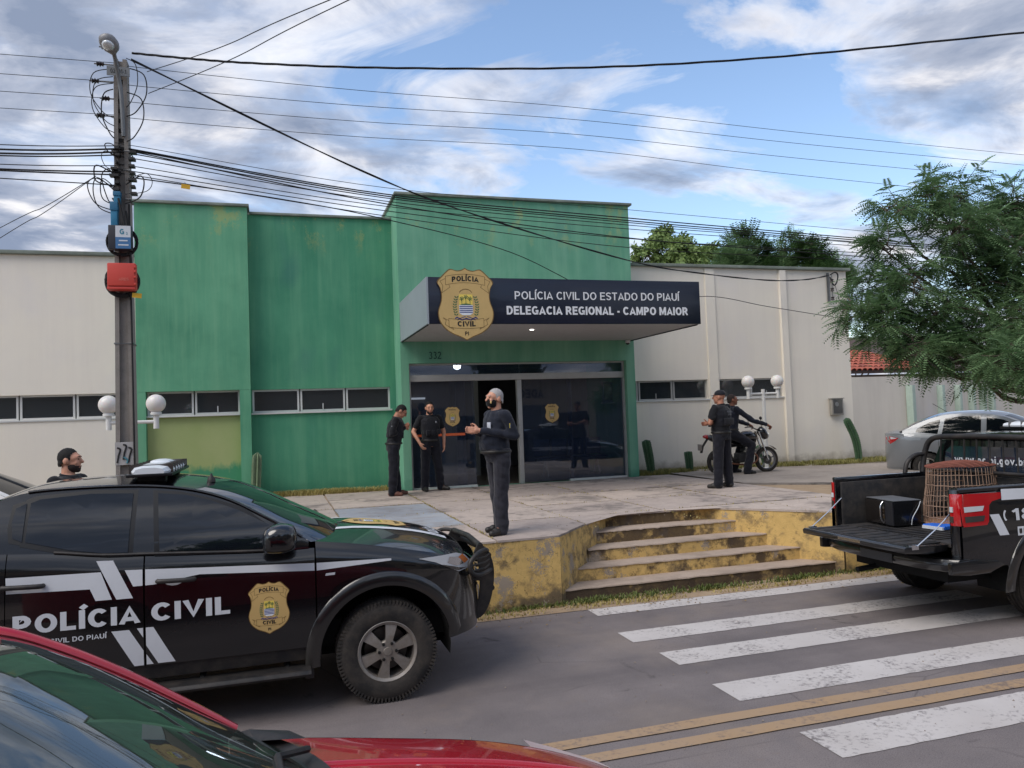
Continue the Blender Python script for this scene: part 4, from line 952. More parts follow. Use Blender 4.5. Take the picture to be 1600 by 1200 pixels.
            D([(-1.934, .773), (-1.82, .772), (-1.73, .615), (-1.73, .51), (-1.792, .51)], d2); D([(-1.712, .587), (-1.667, .512), (-1.712, .512)], d1)
            D([(-1.770, .777), (-1.73, .777), (-1.73, .708)], d2); D([(-1.712, .777), (-1.663, .776), (-1.522, .512), (-1.636, .513), (-1.712, .65)], d1)
            def word(s_, x0, x1, z0, cap, bold, par, zend=None):
                t = text_bm(s_, cap, 1, bold, 'LEFT'); xv = [v.co.x for v in t.verts]; mn, w = min(xv), max(xv)-min(xv)
                for v in t.verts:
                    v.co.x = x0+(v.co.x-mn)/w*(x1-x0); v.co.y += z0
                b.on_side(t, sg, .0045, 'lettering', DECAL, par, cuts=False)
            word('POLÍCIA', -2.54, -1.745, .815, .128, .035, d2); word('CIVIL', -1.675, -1.145, .815, .128, .035, d1)
            word('POLÍCIA CIVIL DO PIAUÍ', -2.53, -1.96, .733, .034, .015, d2)
            word('181', -3.53, -3.16, 1.015, .112, .02, rt_)
            ph = [(-3.60+.035*math.cos(a), 1.07+.055*math.sin(a)) for a in frange(R(110), R(250), 8)]; ph2 = [(-3.58+.035*math.cos(a), 1.07+.045*math.sin(a)) for a in frange(R(250), R(110), 8)]
            b.on_side(poly_bm(ph+ph2), sg, .0045, 'phone_symbol', DECAL, rt_)
            D([(-3.62, 1.32), (-2.75, 1.295), (-2.75, 1.20), (-3.632, 1.216)], rt_); D([(-3.798, 1.091), (-3.687, 1.09), (-3.58, .886), (-3.697, .888)], rt_)
            pl = b.on_side(poly_bm([(-3.474, .955), (-3.20, .95), (-3.20, .865), (-3.472, .87)]), sg, .0035, 'state_label', DECAL, rt_)
            b.on_side(poly_bm([(-3.455, .935), (-3.42, .935), (-3.42, .895), (-3.4375, .885), (-3.455, .895)]), sg, .0055, 'state_mark', PLASTIC, pl)
            t = text_bm('Piauí', .04, 1, .0, 'LEFT')
            for v in t.verts: v.co.x += -3.40; v.co.y += .895
            b.on_side(t, sg, .0055, 'state_word', PLASTIC, pl, cuts=False)
            emblem(lambda a, c, k: (-.872+a*.285, -(b.W(-.872+a*.285, .828+c*.285)+.004+k*.0008), .828+c*.285), d1)
        else:
            for pl in ([(-2.58, 1.203), (-1.73, 1.186), (-1.73, 1.073), (-2.58, 1.096)], [(-1.712, 1.185), (.044, 1.112), (.044, 1.096), (-1.712, 1.075)]): b.on_side(poly_bm(pl), sg, .0035, 'white_stripe', DECAL, rt_)
        # cargo bed side
        b.side('bed_side', -4.13, -2.735, lambda x: .56 if x > -3.6 else .60, lambda x: 1.335+.01*math.sin((x+2.6)*2), sg, 60, 34, [(-3.0, .395, AR+.02)], curl=.035)
    # bed tub: rails, inner walls, floor, bulkhead
    for sg in (-1, 1):
        bedt = MB(); bedt.prism([(sg*.862, 1.30), (sg*.868, 1.338), (sg*.85, 1.352), (sg*.775, 1.352), (sg*.765, 1.30)], 1.37, 'X', -4.12)
        bedt.build('bed_rail', PBLACK, rt_, bevel=.006)
    tub = MB()
    for sg in (-1, 1):
        tub.b2((-4.10, sg*.74, .82), (-2.79, sg*.78, 1.30)); tub.b2((-3.45, sg*.56, .82), (-2.79, sg*.74, 1.02))
    tub.b2((-2.79, -.78, .82), (-2.75, .78, 1.335)); tub.b2((-4.12, -.78, .78), (-2.75, .78, .822)); tub.build('bed_liner', BEDLINER, rt_, bevel=.01)
    ribs = MB()
    for k in range(13): ribs.b2((-4.1, -.52+k*.0867-.018, .823), (-2.80, -.52+k*.0867+.018, .832))
    ribs.build('bed_ribs', BEDLINER, rt_)
    for sg in (-1, 1):
        # rear corner post and tail lamp wrapping round it
        MB().prism([(-4.155, sg*.775), (-4.155, sg*.80), (-4.12, sg*.855), (-4.0, sg*.86), (-4.0, sg*.745)], .74, 'Z', .60).build('rear_post', PBLACK, rt_, bevel=.01)
        tl = [(-4.12, 1.30), (-3.64, 1.292), (-3.645, 1.235), (-3.76, 1.215), (-3.80, 1.18), (-3.825, 1.03), (-3.85, 1.0), (-4.12, .995)]
        lamp = b.on_side(poly_bm(tl), sg, .012, 'tail_lamp', REDLENS, rt_)
        mb = MB(); mb.prism([(-4.165, sg*.795), (-4.16, sg*.835), (-4.115, sg*(b.W(-4.115, 1.15)+.012)), (-4.09, sg*(b.W(-4.09, 1.15)+.006)), (-4.09, sg*.795)], .30, 'Z', 1.0); mb.build('lamp_rear', REDLENS, lamp, bevel=.008)
        for z0, z1, mm in ((1.13, 1.18, CLEARLENS), (1.035, 1.09, DARKLENS)):
            b.on_side(poly_bm([(-4.10, z0), (-3.89, z0+.004), (-3.865, z1), (-4.10, z1)]), sg, .016, 'lamp_segment', mm, lamp)
            MB().b2((-4.172, sg*.800, z0), (-4.158, sg*.832, z1)).build('lamp_segment', mm, lamp)
    # tailgate hinged at the bed floor
    tgp = bpy.data.objects.new('tailgate', None); COL.objects.link(tgp); tgp.parent = rt_; tgp.location = (-4.135, 0, .815)
    if not open_gate: tgp.rotation_euler = (0, R(90), 0)
    mb = MB(); mb.prism([(0, .0), (-.50, .012), (-.525, -.005), (-.515, -.05), (-.25, -.075), (-.02, -.06)], 1.47, 'Y', -.735); mb.build('gate_shell', PBLACK, tgp, bevel=.008)
    mb = MB(); mb.b2((-.47, -.66, .004), (-.02, .66, .016)); 
    for k in range(9): mb.b2((-.45, -.60+k*.15-.03, .015), (-.04, -.60+k*.15+.03, .022))
    mb.build('gate_liner', BEDLINER, tgp, bevel=.003)
    MB().b2((-.505, -.16, -.03), (-.53, .16, .0)).build('gate_handle', CHROME, tgp)
    for sg in (-1, 1):
        MB().b2((-.44, sg*.70, -.02), (-.36, sg*.738, .025)).build('gate_striker', CHROME, tgp)
        if open_gate: MB().tube([(-4.10, sg*.755, 1.12), (-4.30, sg*.752, .97), (-4.52, sg*.745, .83)], .006, 6).build('gate_stay', CHROME, rt_)
    # rear bumper
    mb = MB(); prof = [(-.02, .0), (-.13, .02), (-.15, .08), (-.13, .135), (.0, .14)]
    ring = []
    for t in frange(-1, 1, 17):
        y = t*.90; xo = -4.18+.12*abs(t)**5; ring.append([(xo+p[0], y, .545+p[1]+.015*abs(t)**4) for p in prof])
    n = len(prof); mb.add([p for r in ring for p in r], [(i*n+k, i*n+(k+1) % n, (i+1)*n+(k+1) % n, (i+1)*n+k) for i in range(16) for k in range(n)]+[tuple(range(n)), tuple(range(16*n, 17*n))])
    for sg in (-1, 1): mb.prism([(-4.30, .565), (-4.30, .675), (-4.0, .685), (-3.74, .66), (-3.66, .61), (-3.85, .55), (-4.1, .545)], .05, 'Y', sg*.89-.025)
    mb.build('rear_bumper', PLASTIC if False else PBLACK, rt_, bevel=.012)
    MB().b2((-4.338, -.22, .57), (-4.331, .22, .66)).build('number_plate', mat('plate_grey', (70, 72, 76), .5), rt_)
    # cab back, roof, glass
    b.sheet('windscreen', 0, 4, GLASSB, 4, 21, 0, -.94, .94); b.sheet('roof', 4, 8, PBLACK, 5, 21)
    b.sheet('pillar_front', 0, 4, PBLACK, 4, 3, .003, .935, 1.0); b.sheet('pillar_front', 0, 4, PBLACK, 4, 3, .003, -1.0, -.935)
    rows = []
    for j in range(10):
        t = j/9; z = 1.725-(1.725-.60)*t; x = -2.68-.03*min(1, t*2.4); g = b.G(x, z) if z > 1.25 else .86
        rows.append([(x-.015*(1-s_*s_), g*s_, z) for s_ in frange(-1, 1, 15)])
    MB().grid(rows).build('cab_back', PBLACK, rt_, smooth=60)
    bw = [(-.62, 1.38), (.62, 1.38), (.58, 1.60), (.50, 1.66), (-.50, 1.66), (-.57, 1.60)]
    bm_map(poly_bm(bw), lambda a, c: (-2.735, a, c), 'rear_window', NT('rear_glass').set(base=(.02, .03, .05), rough=.02, coat=1, spec=1.0).m if 'rear_glass' not in bpy.data.materials else bpy.data.materials['rear_glass'], rt_, (-.006, 0, 0))
    t = text_bm('www.pc.pi.gov.br', .085, 1.12, .03, 'CENTER'); bm_map(t, lambda a, c: (-2.752, -a, 1.47+c), 'lettering', DECAL, rt_, nrm=(-1, 0, 0))
    # bonnet, front end
    bo = b.top('bonnet', -.53, .72, hz, hc, 30, 21)
    def on_bonnet(pl, off, nm, m_, par):
        bm = poly_bm(pl)
        for k in range(1, 12): bmesh.ops.bisect_plane(bm, geom=bm.verts[:]+bm.edges[:]+bm.faces[:], plane_co=(-.5+k*.1, 0, 0), plane_no=(1, 0, 0))
        for k in range(-8, 9): bmesh.ops.bisect_plane(bm, geom=bm.verts[:]+bm.edges[:]+bm.faces[:], plane_co=(0, k*.1, 0), plane_no=(0, 1, 0))
        def f(x, y):
            w = b.W(x, hz(x))-.05; q = min(1, abs(y)/w); return (x, y, hz(x)+(hc(x)-hz(x))*(1-q**2.2)+off)
        return bm_map(bm, f, nm, m_, par)
    for sg in (-1, 1):
        on_bonnet([(-.40, sg*.40), (.60, sg*.36), (.60, sg*.28), (-.40, sg*.32)], .004, 'white_stripe', DECAL, bo)
    t = text_bm('POLÍCIA CIVIL', .10, 1.0, .03)
    bm_map(t, lambda a, c: (lambda x, y: (x, y, hz(x)+(hc(x)-hz(x))*(1-min(1, abs(y)/(b.W(x, hz(x))-.05))**2.2)+.005))(.56-c, a*.9), 'lettering', DECAL, bo, nrm=(0, 0, 1))
    def f2(a, c, k):
        x, y = .02+c*.42, -a*.42*1.0
        w = b.W(x, hz(x))-.05; q = min(1, abs(y)/w); return (x, y, hz(x)+(hc(x)-hz(x))*(1-q**2.2)+.004+k*.0008)
    emblem(f2, bo, small=True)
    def plan(t):   # nose outline, t in -1..1
        a = t*math.pi/2; x = .05+(.88-.05)*abs(math.cos(a))**(2/3.0); y = .905*abs(math.sin(a))**(2/3.0)*(1 if t >= 0 else -1); return x, y
    rows = []
    for z in frange(.44, 1.02, 12):
        lean = .10*max(0, z-.75)+.10*max(0, .58-z); row = []
        for t in frange(-.74, .74, 49):
            x, y = plan(t); y *= .994; row.append((x-lean*min(1, max(0, (x-.45)/.3))-(.03 if .80 < z < .93 and abs(t) < .3 else 0), y, z if z < 1.0 else hz(min(.78, x-lean))+(hc(min(.78, x-lean))-hz(min(.78, x-lean)))*max(0, 1-abs(y)/.8)))
        rows.append(row)
    MB().grid(rows).build('front_bumper', PBLACK, rt_, smooth=60)
    for k in range(4): MB().b2((.84, -.42, .80+k*.045), (.868, .42, .815+k*.045)).build('grille_bar', CHROME, rt_)
    MB().b2((.86, -.26, .58), (.90, .26, .70)).build('number_plate', mat('plate_white', (205, 206, 208), .5), rt_)
    # cowl and wipers
    mb = MB(); mb.grid([[(-.50+.24*(1-t*t), t*.78, 1.265) for t in frange(-1, 1, 15)], [(-.58+.36*(1-t*t), t*.80, 1.285) for t in frange(-1, 1, 15)]]); mb.build('cowl', PLASTIC, rt_)
    for y0 in (-.45, .1): MB().tube([(-.36, y0, 1.30), (-.42, y0+.1, 1.345), (-.46, y0+.55, 1.36)], .012, 6).build('wiper', PLASTIC, rt_)
    # bull bar
    bb = MB(); outer = [(.79, .47), (.86, .50), (.925, .60), (.965, .76), (.97, .90), (.94, 1.01), (.885, 1.085), (.835, 1.10)]; inner = [(.775, .53), (.81, .57), (.83, .64), (.845, .75), (.845, .86), (.835, .94), (.82, 1.0), (.80, 1.03)]
    O_ = spline([(q[0], q[1], 0) for q in outer], 4); I_ = spline([(q[0], q[1], 0) for q in inner], 4)
    for sg in (-1, 1):
        n = len(O_); y0, y1 = sg*.52-.014, sg*.52+.014
        vs = [(p.x, y, p.y) for y in (y0, y1) for p in O_]+[(p.x, y, p.y) for y in (y0, y1) for p in I_]
        bb.add(vs, [(k, k+1, 2*n+k+1, 2*n+k) for k in range(n-1)]+[(n+k, 3*n+k, 3*n+k+1, n+k+1) for k in range(n-1)]+[(k, n+k, n+k+1, k+1) for k in range(n-1)]+[(2*n+k, 2*n+k+1, 3*n+k+1, 3*n+k) for k in range(n-1)]+[(0, 2*n, 3*n, n), (n-1, 2*n-1, 4*n-1, 3*n-1)])
        bb.prism([(.78, .80), (.86, .79), (.86, .87), (.79, .88)], .026, 'Y', sg*.52-.013); bb.prism([(.77, .58), (.83, .58), (.84, .63), (.77, .64)], .026, 'Y', sg*.52-.013)
    bb.tube([(.93, -.52, 1.0), (.97, 0, 1.0), (.93, .52, 1.0)], .026, 10).tube([(.95, -.52, .72), (.99, 0, .72), (.95, .52, .72)], .026, 10).tube([(.86, -.52, 1.085), (.88, 0, 1.10), (.86, .52, 1.085)], .026, 10)
    bb.build('bull_bar', PLASTIC, rt_, bevel=0, smooth=45)
    for sg in (-1, 1):
        pts = [(.92, .52, 1.04), (.87, .64, 1.07), (.78, .755, 1.065), (.70, .80, 1.0), (.71, .80, .92), (.78, .745, .885), (.88, .63, .88), (.95, .52, .88)]
        mb = MB().tube([(p.x, sg*p.y, p.z) for p in spline(pts, 5)], .019, 8)
        for z in (.925, .97, 1.015): mb.tube([(.94, sg*.52, z), (.86, sg*.68, z+.003), (.71, sg*.798, z+.005)], .0075, 6)
        mb.build('headlight_guard', PLASTIC, rt_, smooth=60)
    # roof light bar
    lb = bpy.data.objects.new('light_bar', None); COL.objects.link(lb); lb.parent = rt_; lb.location = (-1.72, 0, 1.80)
    mb = MB(); rows = []
    for y in frange(-.60, .60, 17):
        q = 1-.30*abs(y/.60)**6; rows.append([(p[0]*q, y, .05+p[1]*q) for p in [(-.15, 0), (-.155, .018), (-.13, .05), (-.06, .064), (.06, .064), (.13, .05), (.155, .018), (.15, 0)]])
    mb.grid(rows); mb.add(rows[0], [tuple(range(8))]); mb.add(rows[-1], [tuple(range(8))]); mb.build('lens', LBLENS, lb, smooth=30)
    for y in frange(-.48, .48, 7): MB().b2((-.157, y-.003, .051), (.157, y+.003, .1145)).build('lens_rib', DARKLENS, lb)
    MB().b2((-.162, -.60, .026), (.162, .60, .050)).build('tray', TRIMB, lb, bevel=.008)
    for y in (-.42, .42): MB().b2((-.10, y-.05, -.04), (.10, y+.05, .036)).build('bar_foot', PLASTIC, lb)
    MB().sphere((.0, .10, .112), (.09, .20, .024), 14, 8).build('dome_lens', LBLENS, lb, smooth=60)
    MB().lathe([(.032, 0), (.03, .03), (.012, .05), (.006, .07)], 12, 'Z', (-1.30, -.34, 1.745)).build('roof_antenna', PLASTIC, rt_, smooth=50)
    # sports bar with rear window guard
    if open_gate:
        mb = MB(); main = spline([(-2.880, -.80, 1.35), (-2.840, -.79, 1.58), (-2.820, -.68, 1.745), (-2.820, -.3, 1.775), (-2.820, .3, 1.775), (-2.820, .68, 1.745), (-2.840, .79, 1.58), (-2.880, .80, 1.35)], 5)
        mb.tube(main, .032, 10)
        for sg in (-1, 1): mb.tube(spline([(-2.830, sg*.79, 1.56), (-2.980, sg*.80, 1.55), (-3.100, sg*.80, 1.47), (-3.140, sg*.80, 1.35)], 5), .026, 10)
        mb.tube([(-2.840, -.79, 1.385), (-2.840, .79, 1.385)], .02, 8); mb.build('sports_bar', PLASTIC, rt_, smooth=60)
        for k in range(8):
            y = -.56+k*.16; MB().tube([(-2.835, y*1.04, 1.385), (-2.820, y, 1.77)], .010, 6).build('guard_bar', PLASTIC, rt_)
    return rt_
m_arch = m_paint('wheel_arch_black', (7, 8, 11), .3, dust=.03)
LBLENS = NT('light_bar_lens').set(base=s2l((222, 227, 232)), rough=.4, coat=.25).m
T1 = pickup('police_pickup', 'black police pickup in side view with closed doors and gold door emblem', (.79, 7.02, 0), False)
T2 = pickup('police_pickup', 'black police pickup seen from behind with its tailgate lowered', (10.245, 6.655, 0), True)

# ================================================================== load in the open pickup bed
mw = thing('microwave', 'black microwave oven with silver door handle in the open pickup bed', 'microwave', (6.57, 7.10, .832), R(-8))
MB().b2((-.155, -.24, .012), (.17, .24, .28)).build('case', mat('microwave_black', (22, 23, 26), .25, .2, coat=.4), mw, bevel=.006)
MB().b2((-.158, -.243, .281), (.172, .243, .287)).build('top_plate', mat('microwave_silver', (150, 152, 156), .35, .6), mw)
MB().b2((-.172, -.10, .02), (-.157, .238, .272)).build('door', mat('microwave_glass', (34, 30, 28), .06, 0, coat=1), mw, bevel=.004)
MB().b2((-.170, -.238, .02), (-.157, -.105, .272)).build('control_panel', mat('microwave_panel', (40, 40, 44), .3), mw)
MB().tube(spline([(-.175, -.085, .035), (-.205, -.085, .08), (-.21, -.085, .15), (-.205, -.085, .22), (-.175, -.085, .265)], 4), .011, 8).build('handle', CHROME, mw, smooth=60)
MB().tube(spline([(.165, -.245, .27), (.12, -.26, .2), (.05, -.262, .1), (.04, -.25, .02)], 5), .004, 6).build('cord', DECAL, mw)
cg = thing('wire_cage', 'rusty round wire cage with domed top standing in the pickup bed', 'cage', (7.20, 6.76, .832))
RUST = mat('rusty_wire', (150, 124, 106), .8, .2, var=.35, scale=14); RUSTR = mat('rust_red_lid', (128, 76, 62), .8, .1, var=.3, scale=9)
nb = 56; ex, ey = .45, .31
def cagep(a, z):
    k = 1.0-.10*(z/.55)+.03*math.sin(z*9); return (ex*k*math.cos(a), ey*k*math.sin(a), z)
mb = MB()
for k in range(nb):
    a = 2*math.pi*k/nb+random.uniform(-.02, .02); mb.tube([cagep(a+random.uniform(-.01, .01), z) for z in (.02, .22, .42, .62)], .004, 4)
vb = mb.build('vertical_wires', RUST, cg); vb['kind'] = 'stuff'
for z in (.10, .22, .33, .44, .55): MB().tube([cagep(2*math.pi*k/40, z+random.uniform(-.006, .006)) for k in range(40)], .005, 5, closed=True).build('hoop', RUST, cg)
mb = MB()
for k in range(30):
    y = -.26+k*.018; xx = ex*.9*math.sqrt(max(0.02, 1-(y/.285)**2)); mb.tube([(x, y, .62+.07*(1-(x/.42)**2)*(1-(y/.3)**2)) for x in frange(-xx, xx, 9)], .004, 4)
for k in range(9):
    x = -.36+k*.09; yy = .27*math.sqrt(max(.02, 1-(x/.4)**2)); mb.tube([(x, y, .623+.07*(1-(x/.42)**2)*(1-(y/.3)**2)) for y in frange(-yy, yy, 9)], .004, 4)
mb.build('domed_lid', RUSTR, cg)
MB().lathe([(.01, 0), (1.0, 0), (1.02, .03), (.98, .045), (.01, .04)], 32).build('base', mat('cage_base', (150, 112, 84), .8, var=.2), cg, smooth=40).scale = (ex, ey, 1)
MB().tube(spline([(-.18, -.30, .30), (-.1, -.31, .26), (-.03, -.31, .16), (.02, -.31, .05)], 5), .006, 6).build('loose_wire', DECAL, cg)
bl = thing('blue_mat', 'bright blue ribbed plastic mat lying beside the microwave', 'mat', (6.80, 6.62, .834), R(6))
mb = MB()
for k in range(11): mb.tube([(-.16+k*.034, -.13, .022), (-.16+k*.034, .13, .022)], .02, 8)
mb.build('ribs', mat('blue_plastic', (36, 96, 190), .45, var=.1), bl, smooth=60)
MB().b2((-.2, -.12, 0), (-.17, .12, .03)).build('edge', DECAL, bl)
# ================================================================== saloon car (silver one by the wall, white one far left)
def saloon(name, label, loc, rotz, paint, scale=1.0):
    rt_ = thing(name, label, 'car', loc, rotz); rt_.scale = (scale,)*3
    S = [(-.32, .98), (-.55, 1.10), (-.80, 1.22), (-1.10, 1.345), (-1.42, 1.415), (-1.85, 1.43), (-2.25, 1.39), (-2.62, 1.27), (-2.90, 1.13), (-3.02, 1.07)]
    C = [(-.02, .97), (-.30, 1.12), (-.60, 1.26), (-.93, 1.40), (-1.25, 1.475), (-1.80, 1.49), (-2.30, 1.445), (-2.70, 1.30), (-3.0, 1.13), (-3.10, 1.075)]
    belt = lambda x: sinterp(x, [(-3.05, 1.03), (-2.4, .985), (-1.4, .935), (-.5, .91), (-.3, .90)])
    b = Body(rt_, paint, .85, .82, -.1, 2.6, belt, S, C, .80, .56, .92, 1.43, .05); b.tail = (-2.7, -3.42, 2.6)
    hz = lambda x: sinterp(x, [(-.35, .96), (.1, .90), (.5, .80), (.75, .70)]); hc = lambda x: sinterp(x, [(-.35, .99), (.1, .955), (.5, .87), (.78, .74)])
    tz = lambda x: sinterp(x, [(-3.40, .98), (-3.2, 1.03), (-2.9, 1.045)]); tcn = lambda x: sinterp(x, [(-3.42, 1.03), (-3.2, 1.085), (-2.95, 1.09)])
    MB().b2((-3.2, -.6, .22), (.5, .6, .45)).b2((-2.9, -.72, .4), (-.5, .72, .9)).build('chassis', UNDER, rt_)
    for sg in (-1, 1):
        b.side('fender', -.42, .66, lambda x: .26, lambda x: min(hz(x), belt(x)+.05), sg, 40, 24, [(0, .30, .35)], .04)
        d1 = b.side('door', -1.46, -.425, lambda x: .27, belt, sg, 30, 14, curl=.03); d2 = b.side('door', -2.28, -1.466, lambda x: .27, belt, sg, 30, 20, [(-2.51, .3, .35)], .03)
        b.side('quarter_panel', -3.38, -2.286, lambda x: .28, lambda x: max(belt(x), tz(x) if x < -2.95 else 0), sg, 44, 26, [(-2.51, .30, .35)], .03)
        b.side('sill', -2.2, -.3, lambda x: .2, lambda x: .265, sg, 12, 3, curl=0, m=PLASTIC)
        for x in (0, -2.51):
            arch_parts(b, rt_, x, .345, .36, sg, paint, .30, .012); wheel(rt_, x, sg*.75, sg, .30, .19, .185, 'five')
        b.dlo(sg, -2.98, -.34)
        for dd, pl in ((d1, [(-1.40, .975), (-.60, .955), (-.82, 1.15), (-1.08, 1.28), (-1.38, 1.355)]), (d2, [(-2.22, 1.0), (-1.50, .98), (-1.48, 1.375), (-1.85, 1.375), (-2.15, 1.33)]), (rt_, [(-2.72, 1.06), (-2.30, 1.01), (-2.24, 1.315), (-2.45, 1.26), (-2.68, 1.13)])):
            b.on_side(poly_bm(pl), sg, .006, 'window_glass', GLASSB, dd, True)
        for hx, dd in ((-1.30, d1), (-2.12, d2)): MB().tube([(hx-.09, sg*(b.W(hx, .85)+.004), .85), (hx-.06, sg*(b.W(hx, .85)+.03), .85), (hx+.06, sg*(b.W(hx, .85)+.03), .85), (hx+.09, sg*(b.W(hx, .85)+.004), .85)], .013, 6).build('handle', paint, dd, smooth=60)
        lm = b.on_side(poly_bm([(-3.36, .97), (-3.20, .96), (-3.06, .93), (-3.14, .86), (-3.24, .80), (-3.36, .78)]), sg, .006, 'tail_lamp', REDLENS, rt_)
        b.on_side(poly_bm([(-3.35, .962), (-3.20, .95), (-3.09, .925), (-3.20, .905), (-3.35, .91)]), sg, .009, 'lamp_segment', CLEARLENS, lm)
        b.on_side(poly_bm([(.20, .80), (.50, .74), (.68, .66), (.62, .60), (.35, .68)]), sg, .006, 'headlight', CLEARLENS, rt_)
        b.on_side(poly_bm([(-2.62, .80), (-2.45, .80), (-2.45, .93), (-2.62, .93)]), sg, .002, 'fuel_flap', paint, rt_)
        mr = MB().sphere((-.62, sg*.92, 1.0), (.09, .06, .07), 12, 8); mr.build('mirror', paint, rt_, smooth=80)
    b.sheet('windscreen', 0, 3, GLASSB, 4, 17); b.sheet('roof', 3, 6, paint, 5, 17); b.sheet('rear_window', 6, 9, GLASSB, 4, 17)
    for lo, hi in ((.90, 1.0), (-1.0, -.90)): b.sheet('pillar_front', 0, 3, paint, 4, 3, .004, lo, hi); b.sheet('pillar_rear', 6, 9, paint, 4, 3, .004, lo, hi)
    b.top('bonnet', -.30, .74, hz, hc, 20, 15); b.top('boot_lid', -3.39, -2.98, tz, tcn, 12, 15, inset=.03)
    for nm, s_, xx in (('front_bumper', 1, .80), ('rear_bumper', -1, -3.40)):
        rows = []
        for z in frange(.22, .74 if s_ > 0 else 1.02, 9):
            row = []
            for t in frange(-.97, .97, 25):
                wm = b.W(-1, z); q = (1-abs(t)**2.6)**(1/2.6); row.append(((-.1+.925*q if s_ > 0 else -2.7-.725*q)-s_*.04*abs(z-.55), t*wm, z))
            rows.append(row)
        MB().grid(rows).build(nm, paint, rt_, smooth=60)
    MB().tube([(-2.15, 0, 1.47), (-2.42, 0, 1.66)], .006, 6).build('antenna', PLASTIC, rt_)
    return rt_
saloon('saloon_car', 'silver saloon car parked by the white wall beyond the open pickup', (14.9, 11.45, .56), R(-50), PSILVER, .95)
saloon('saloon_car', 'white car just showing at the left edge behind the black pickup', (-3.22, 13.2, .29), 0, PWHITE)

# ================================================================== red hatchback in the foreground
rc = thing('hatchback_car', 'red hatchback in the foreground with the green building mirrored in its windscreen', 'car', (.88, 2.40, 0))
S = [(-1.06, 1.03), (-1.25, 1.175), (-1.44, 1.315), (-1.62, 1.43), (-1.80, 1.515), (-2.10, 1.575), (-2.6, 1.585), (-3.1, 1.50), (-3.35, 1.25)]
C = [(-.72, 1.01), (-1.0, 1.17), (-1.22, 1.32), (-1.45, 1.46), (-1.66, 1.56), (-2.0, 1.63), (-2.6, 1.64), (-3.15, 1.55), (-3.42, 1.27)]
belt = lambda x: sinterp(x, [(-3.4, 1.08), (-2.4, 1.0), (-1.4, .96), (-1.0, .95)])
b = Body(rc, PRED, .855, .80, -.35, 2.5, belt, S, C, .775, .60, .95, 1.57, .05); b.tail = (-2.9, -3.6, 2.6)
hz = lambda x: sinterp(x, [(-1.06, .985), (-.85, .96), (-.50, .905), (0, .815), (.4, .705), (.70, .58)]); hc = lambda x: sinterp(x, [(-1.06, 1.01), (-.80, 1.0), (-.45, .965), (0, .885), (.4, .785), (.72, .66)])
MB().b2((-3.1, -.6, .2), (.4, .6, .5)).b2((-3.0, -.7, .4), (-1.0, .7, .9)).build('chassis', UNDER, rc)
for sg in (-1, 1):
    b.side('fender', -1.08, .62, lambda x: .26, hz, sg, 50, 24, [(0, .30, .35)], .045)
    b.side('door', -2.1, -1.086, lambda x: .27, belt, sg, 30, 14, curl=.03); b.side('door', -2.9, -2.106, lambda x: .27, belt, sg, 30, 16, [(-2.53, .3, .35)], .03); b.side('quarter_panel', -3.4, -2.906, lambda x: .3, belt, sg, 16, 14, [(-2.53, .3, .35)], .03)
    for x in (0, -2.53): arch_parts(b, rc, x, .345, .36, sg, PRED, .30, .012); wheel(rc, x, sg*.75, sg, .30, .19, .185, 'five')
    b.dlo(sg, -3.34, -1.08)
    b.on_side(poly_bm([(-2.06, 1.0), (-1.22, .985), (-1.47, 1.27), (-1.75, 1.43), (-2.03, 1.50)]), sg, .006, 'window_glass', GLASSB, rc, True); b.on_side(poly_bm([(-2.9, 1.03), (-2.12, 1.0), (-2.10, 1.51), (-2.7, 1.50), (-2.95, 1.40)]), sg, .006, 'window_glass', GLASSB, rc, True)
    b.on_side(poly_bm([(.1, .80), (.40, .70), (.60, .60), (.55, .53), (.25, .64)]), sg, .006, 'headlight', CLEARLENS, rc)
    mr = MB().sphere((-1.32, sg*.95, 1.05), (.10, .08, .075), 12, 8); mr.build('mirror', PRED, rc, smooth=80)
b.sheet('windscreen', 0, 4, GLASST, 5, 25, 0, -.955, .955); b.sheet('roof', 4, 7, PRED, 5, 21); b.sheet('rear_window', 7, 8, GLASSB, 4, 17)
for lo, hi in ((.95, 1.0), (-1.0, -.95)): b.sheet('pillar_front', 0, 4, PRED, 5, 4, .006, lo, hi)
for sg in (-1, 1): MB().tube([(p.x, sg*(b.G(p.x, p.y)-.008), p.y+.006) for p in spline([(q[0], q[1], 0) for q in S[:6]], 5)], .027, 10).build('pillar_trim', PRED, rc, smooth=80)
for lo, hi in ((.93, .95), (-.95, -.93)): b.sheet('screen_seal', 0, 4, PLASTIC, 5, 3, .004, lo, hi)
b.top('bonnet', -.98, .68, hz, hc, 40, 25)
for sg in (-1, 1): MB().tube([(x, sg*(b.W(x, hz(x))-.05)*.58, hc(x)-(hc(x)-hz(x))*.30-.004) for x in frange(-.8, .55, 20)], .016, 8).build('bonnet_crease', PRED, rc, smooth=80)
rows = []
for z in frange(.2, .62, 8): rows.append([(-.36+1.16*(1-abs(t)**2.5)**(1/2.5)-.05*abs(z-.5)-.02, t*b.W(-1, z), z) for t in frange(-.9, .9, 25)])
MB().grid(rows).build('front_bumper', PRED, rc, smooth=60)
MB().grid([[(-1.10+.34*(1-abs(t)**2.2), t*.80, 1.018) for t in frange(-1, 1, 21)], [(-.98+.30*(1-abs(t)**2.2), t*.76, 1.022) for t in frange(-1, 1, 21)]]).build('cowl', PLASTIC, rc)
MB().add([(-1.08, .73, 1.035), (-.86, .74, 1.015), (-.80, .60, 1.03), (-.98, .58, 1.055), (-1.0, .66, 1.07)], [(0, 1, 4), (1, 2, 4), (2, 3, 4), (3, 0, 4)]).build('cowl_corner', PLASTIC, rc)
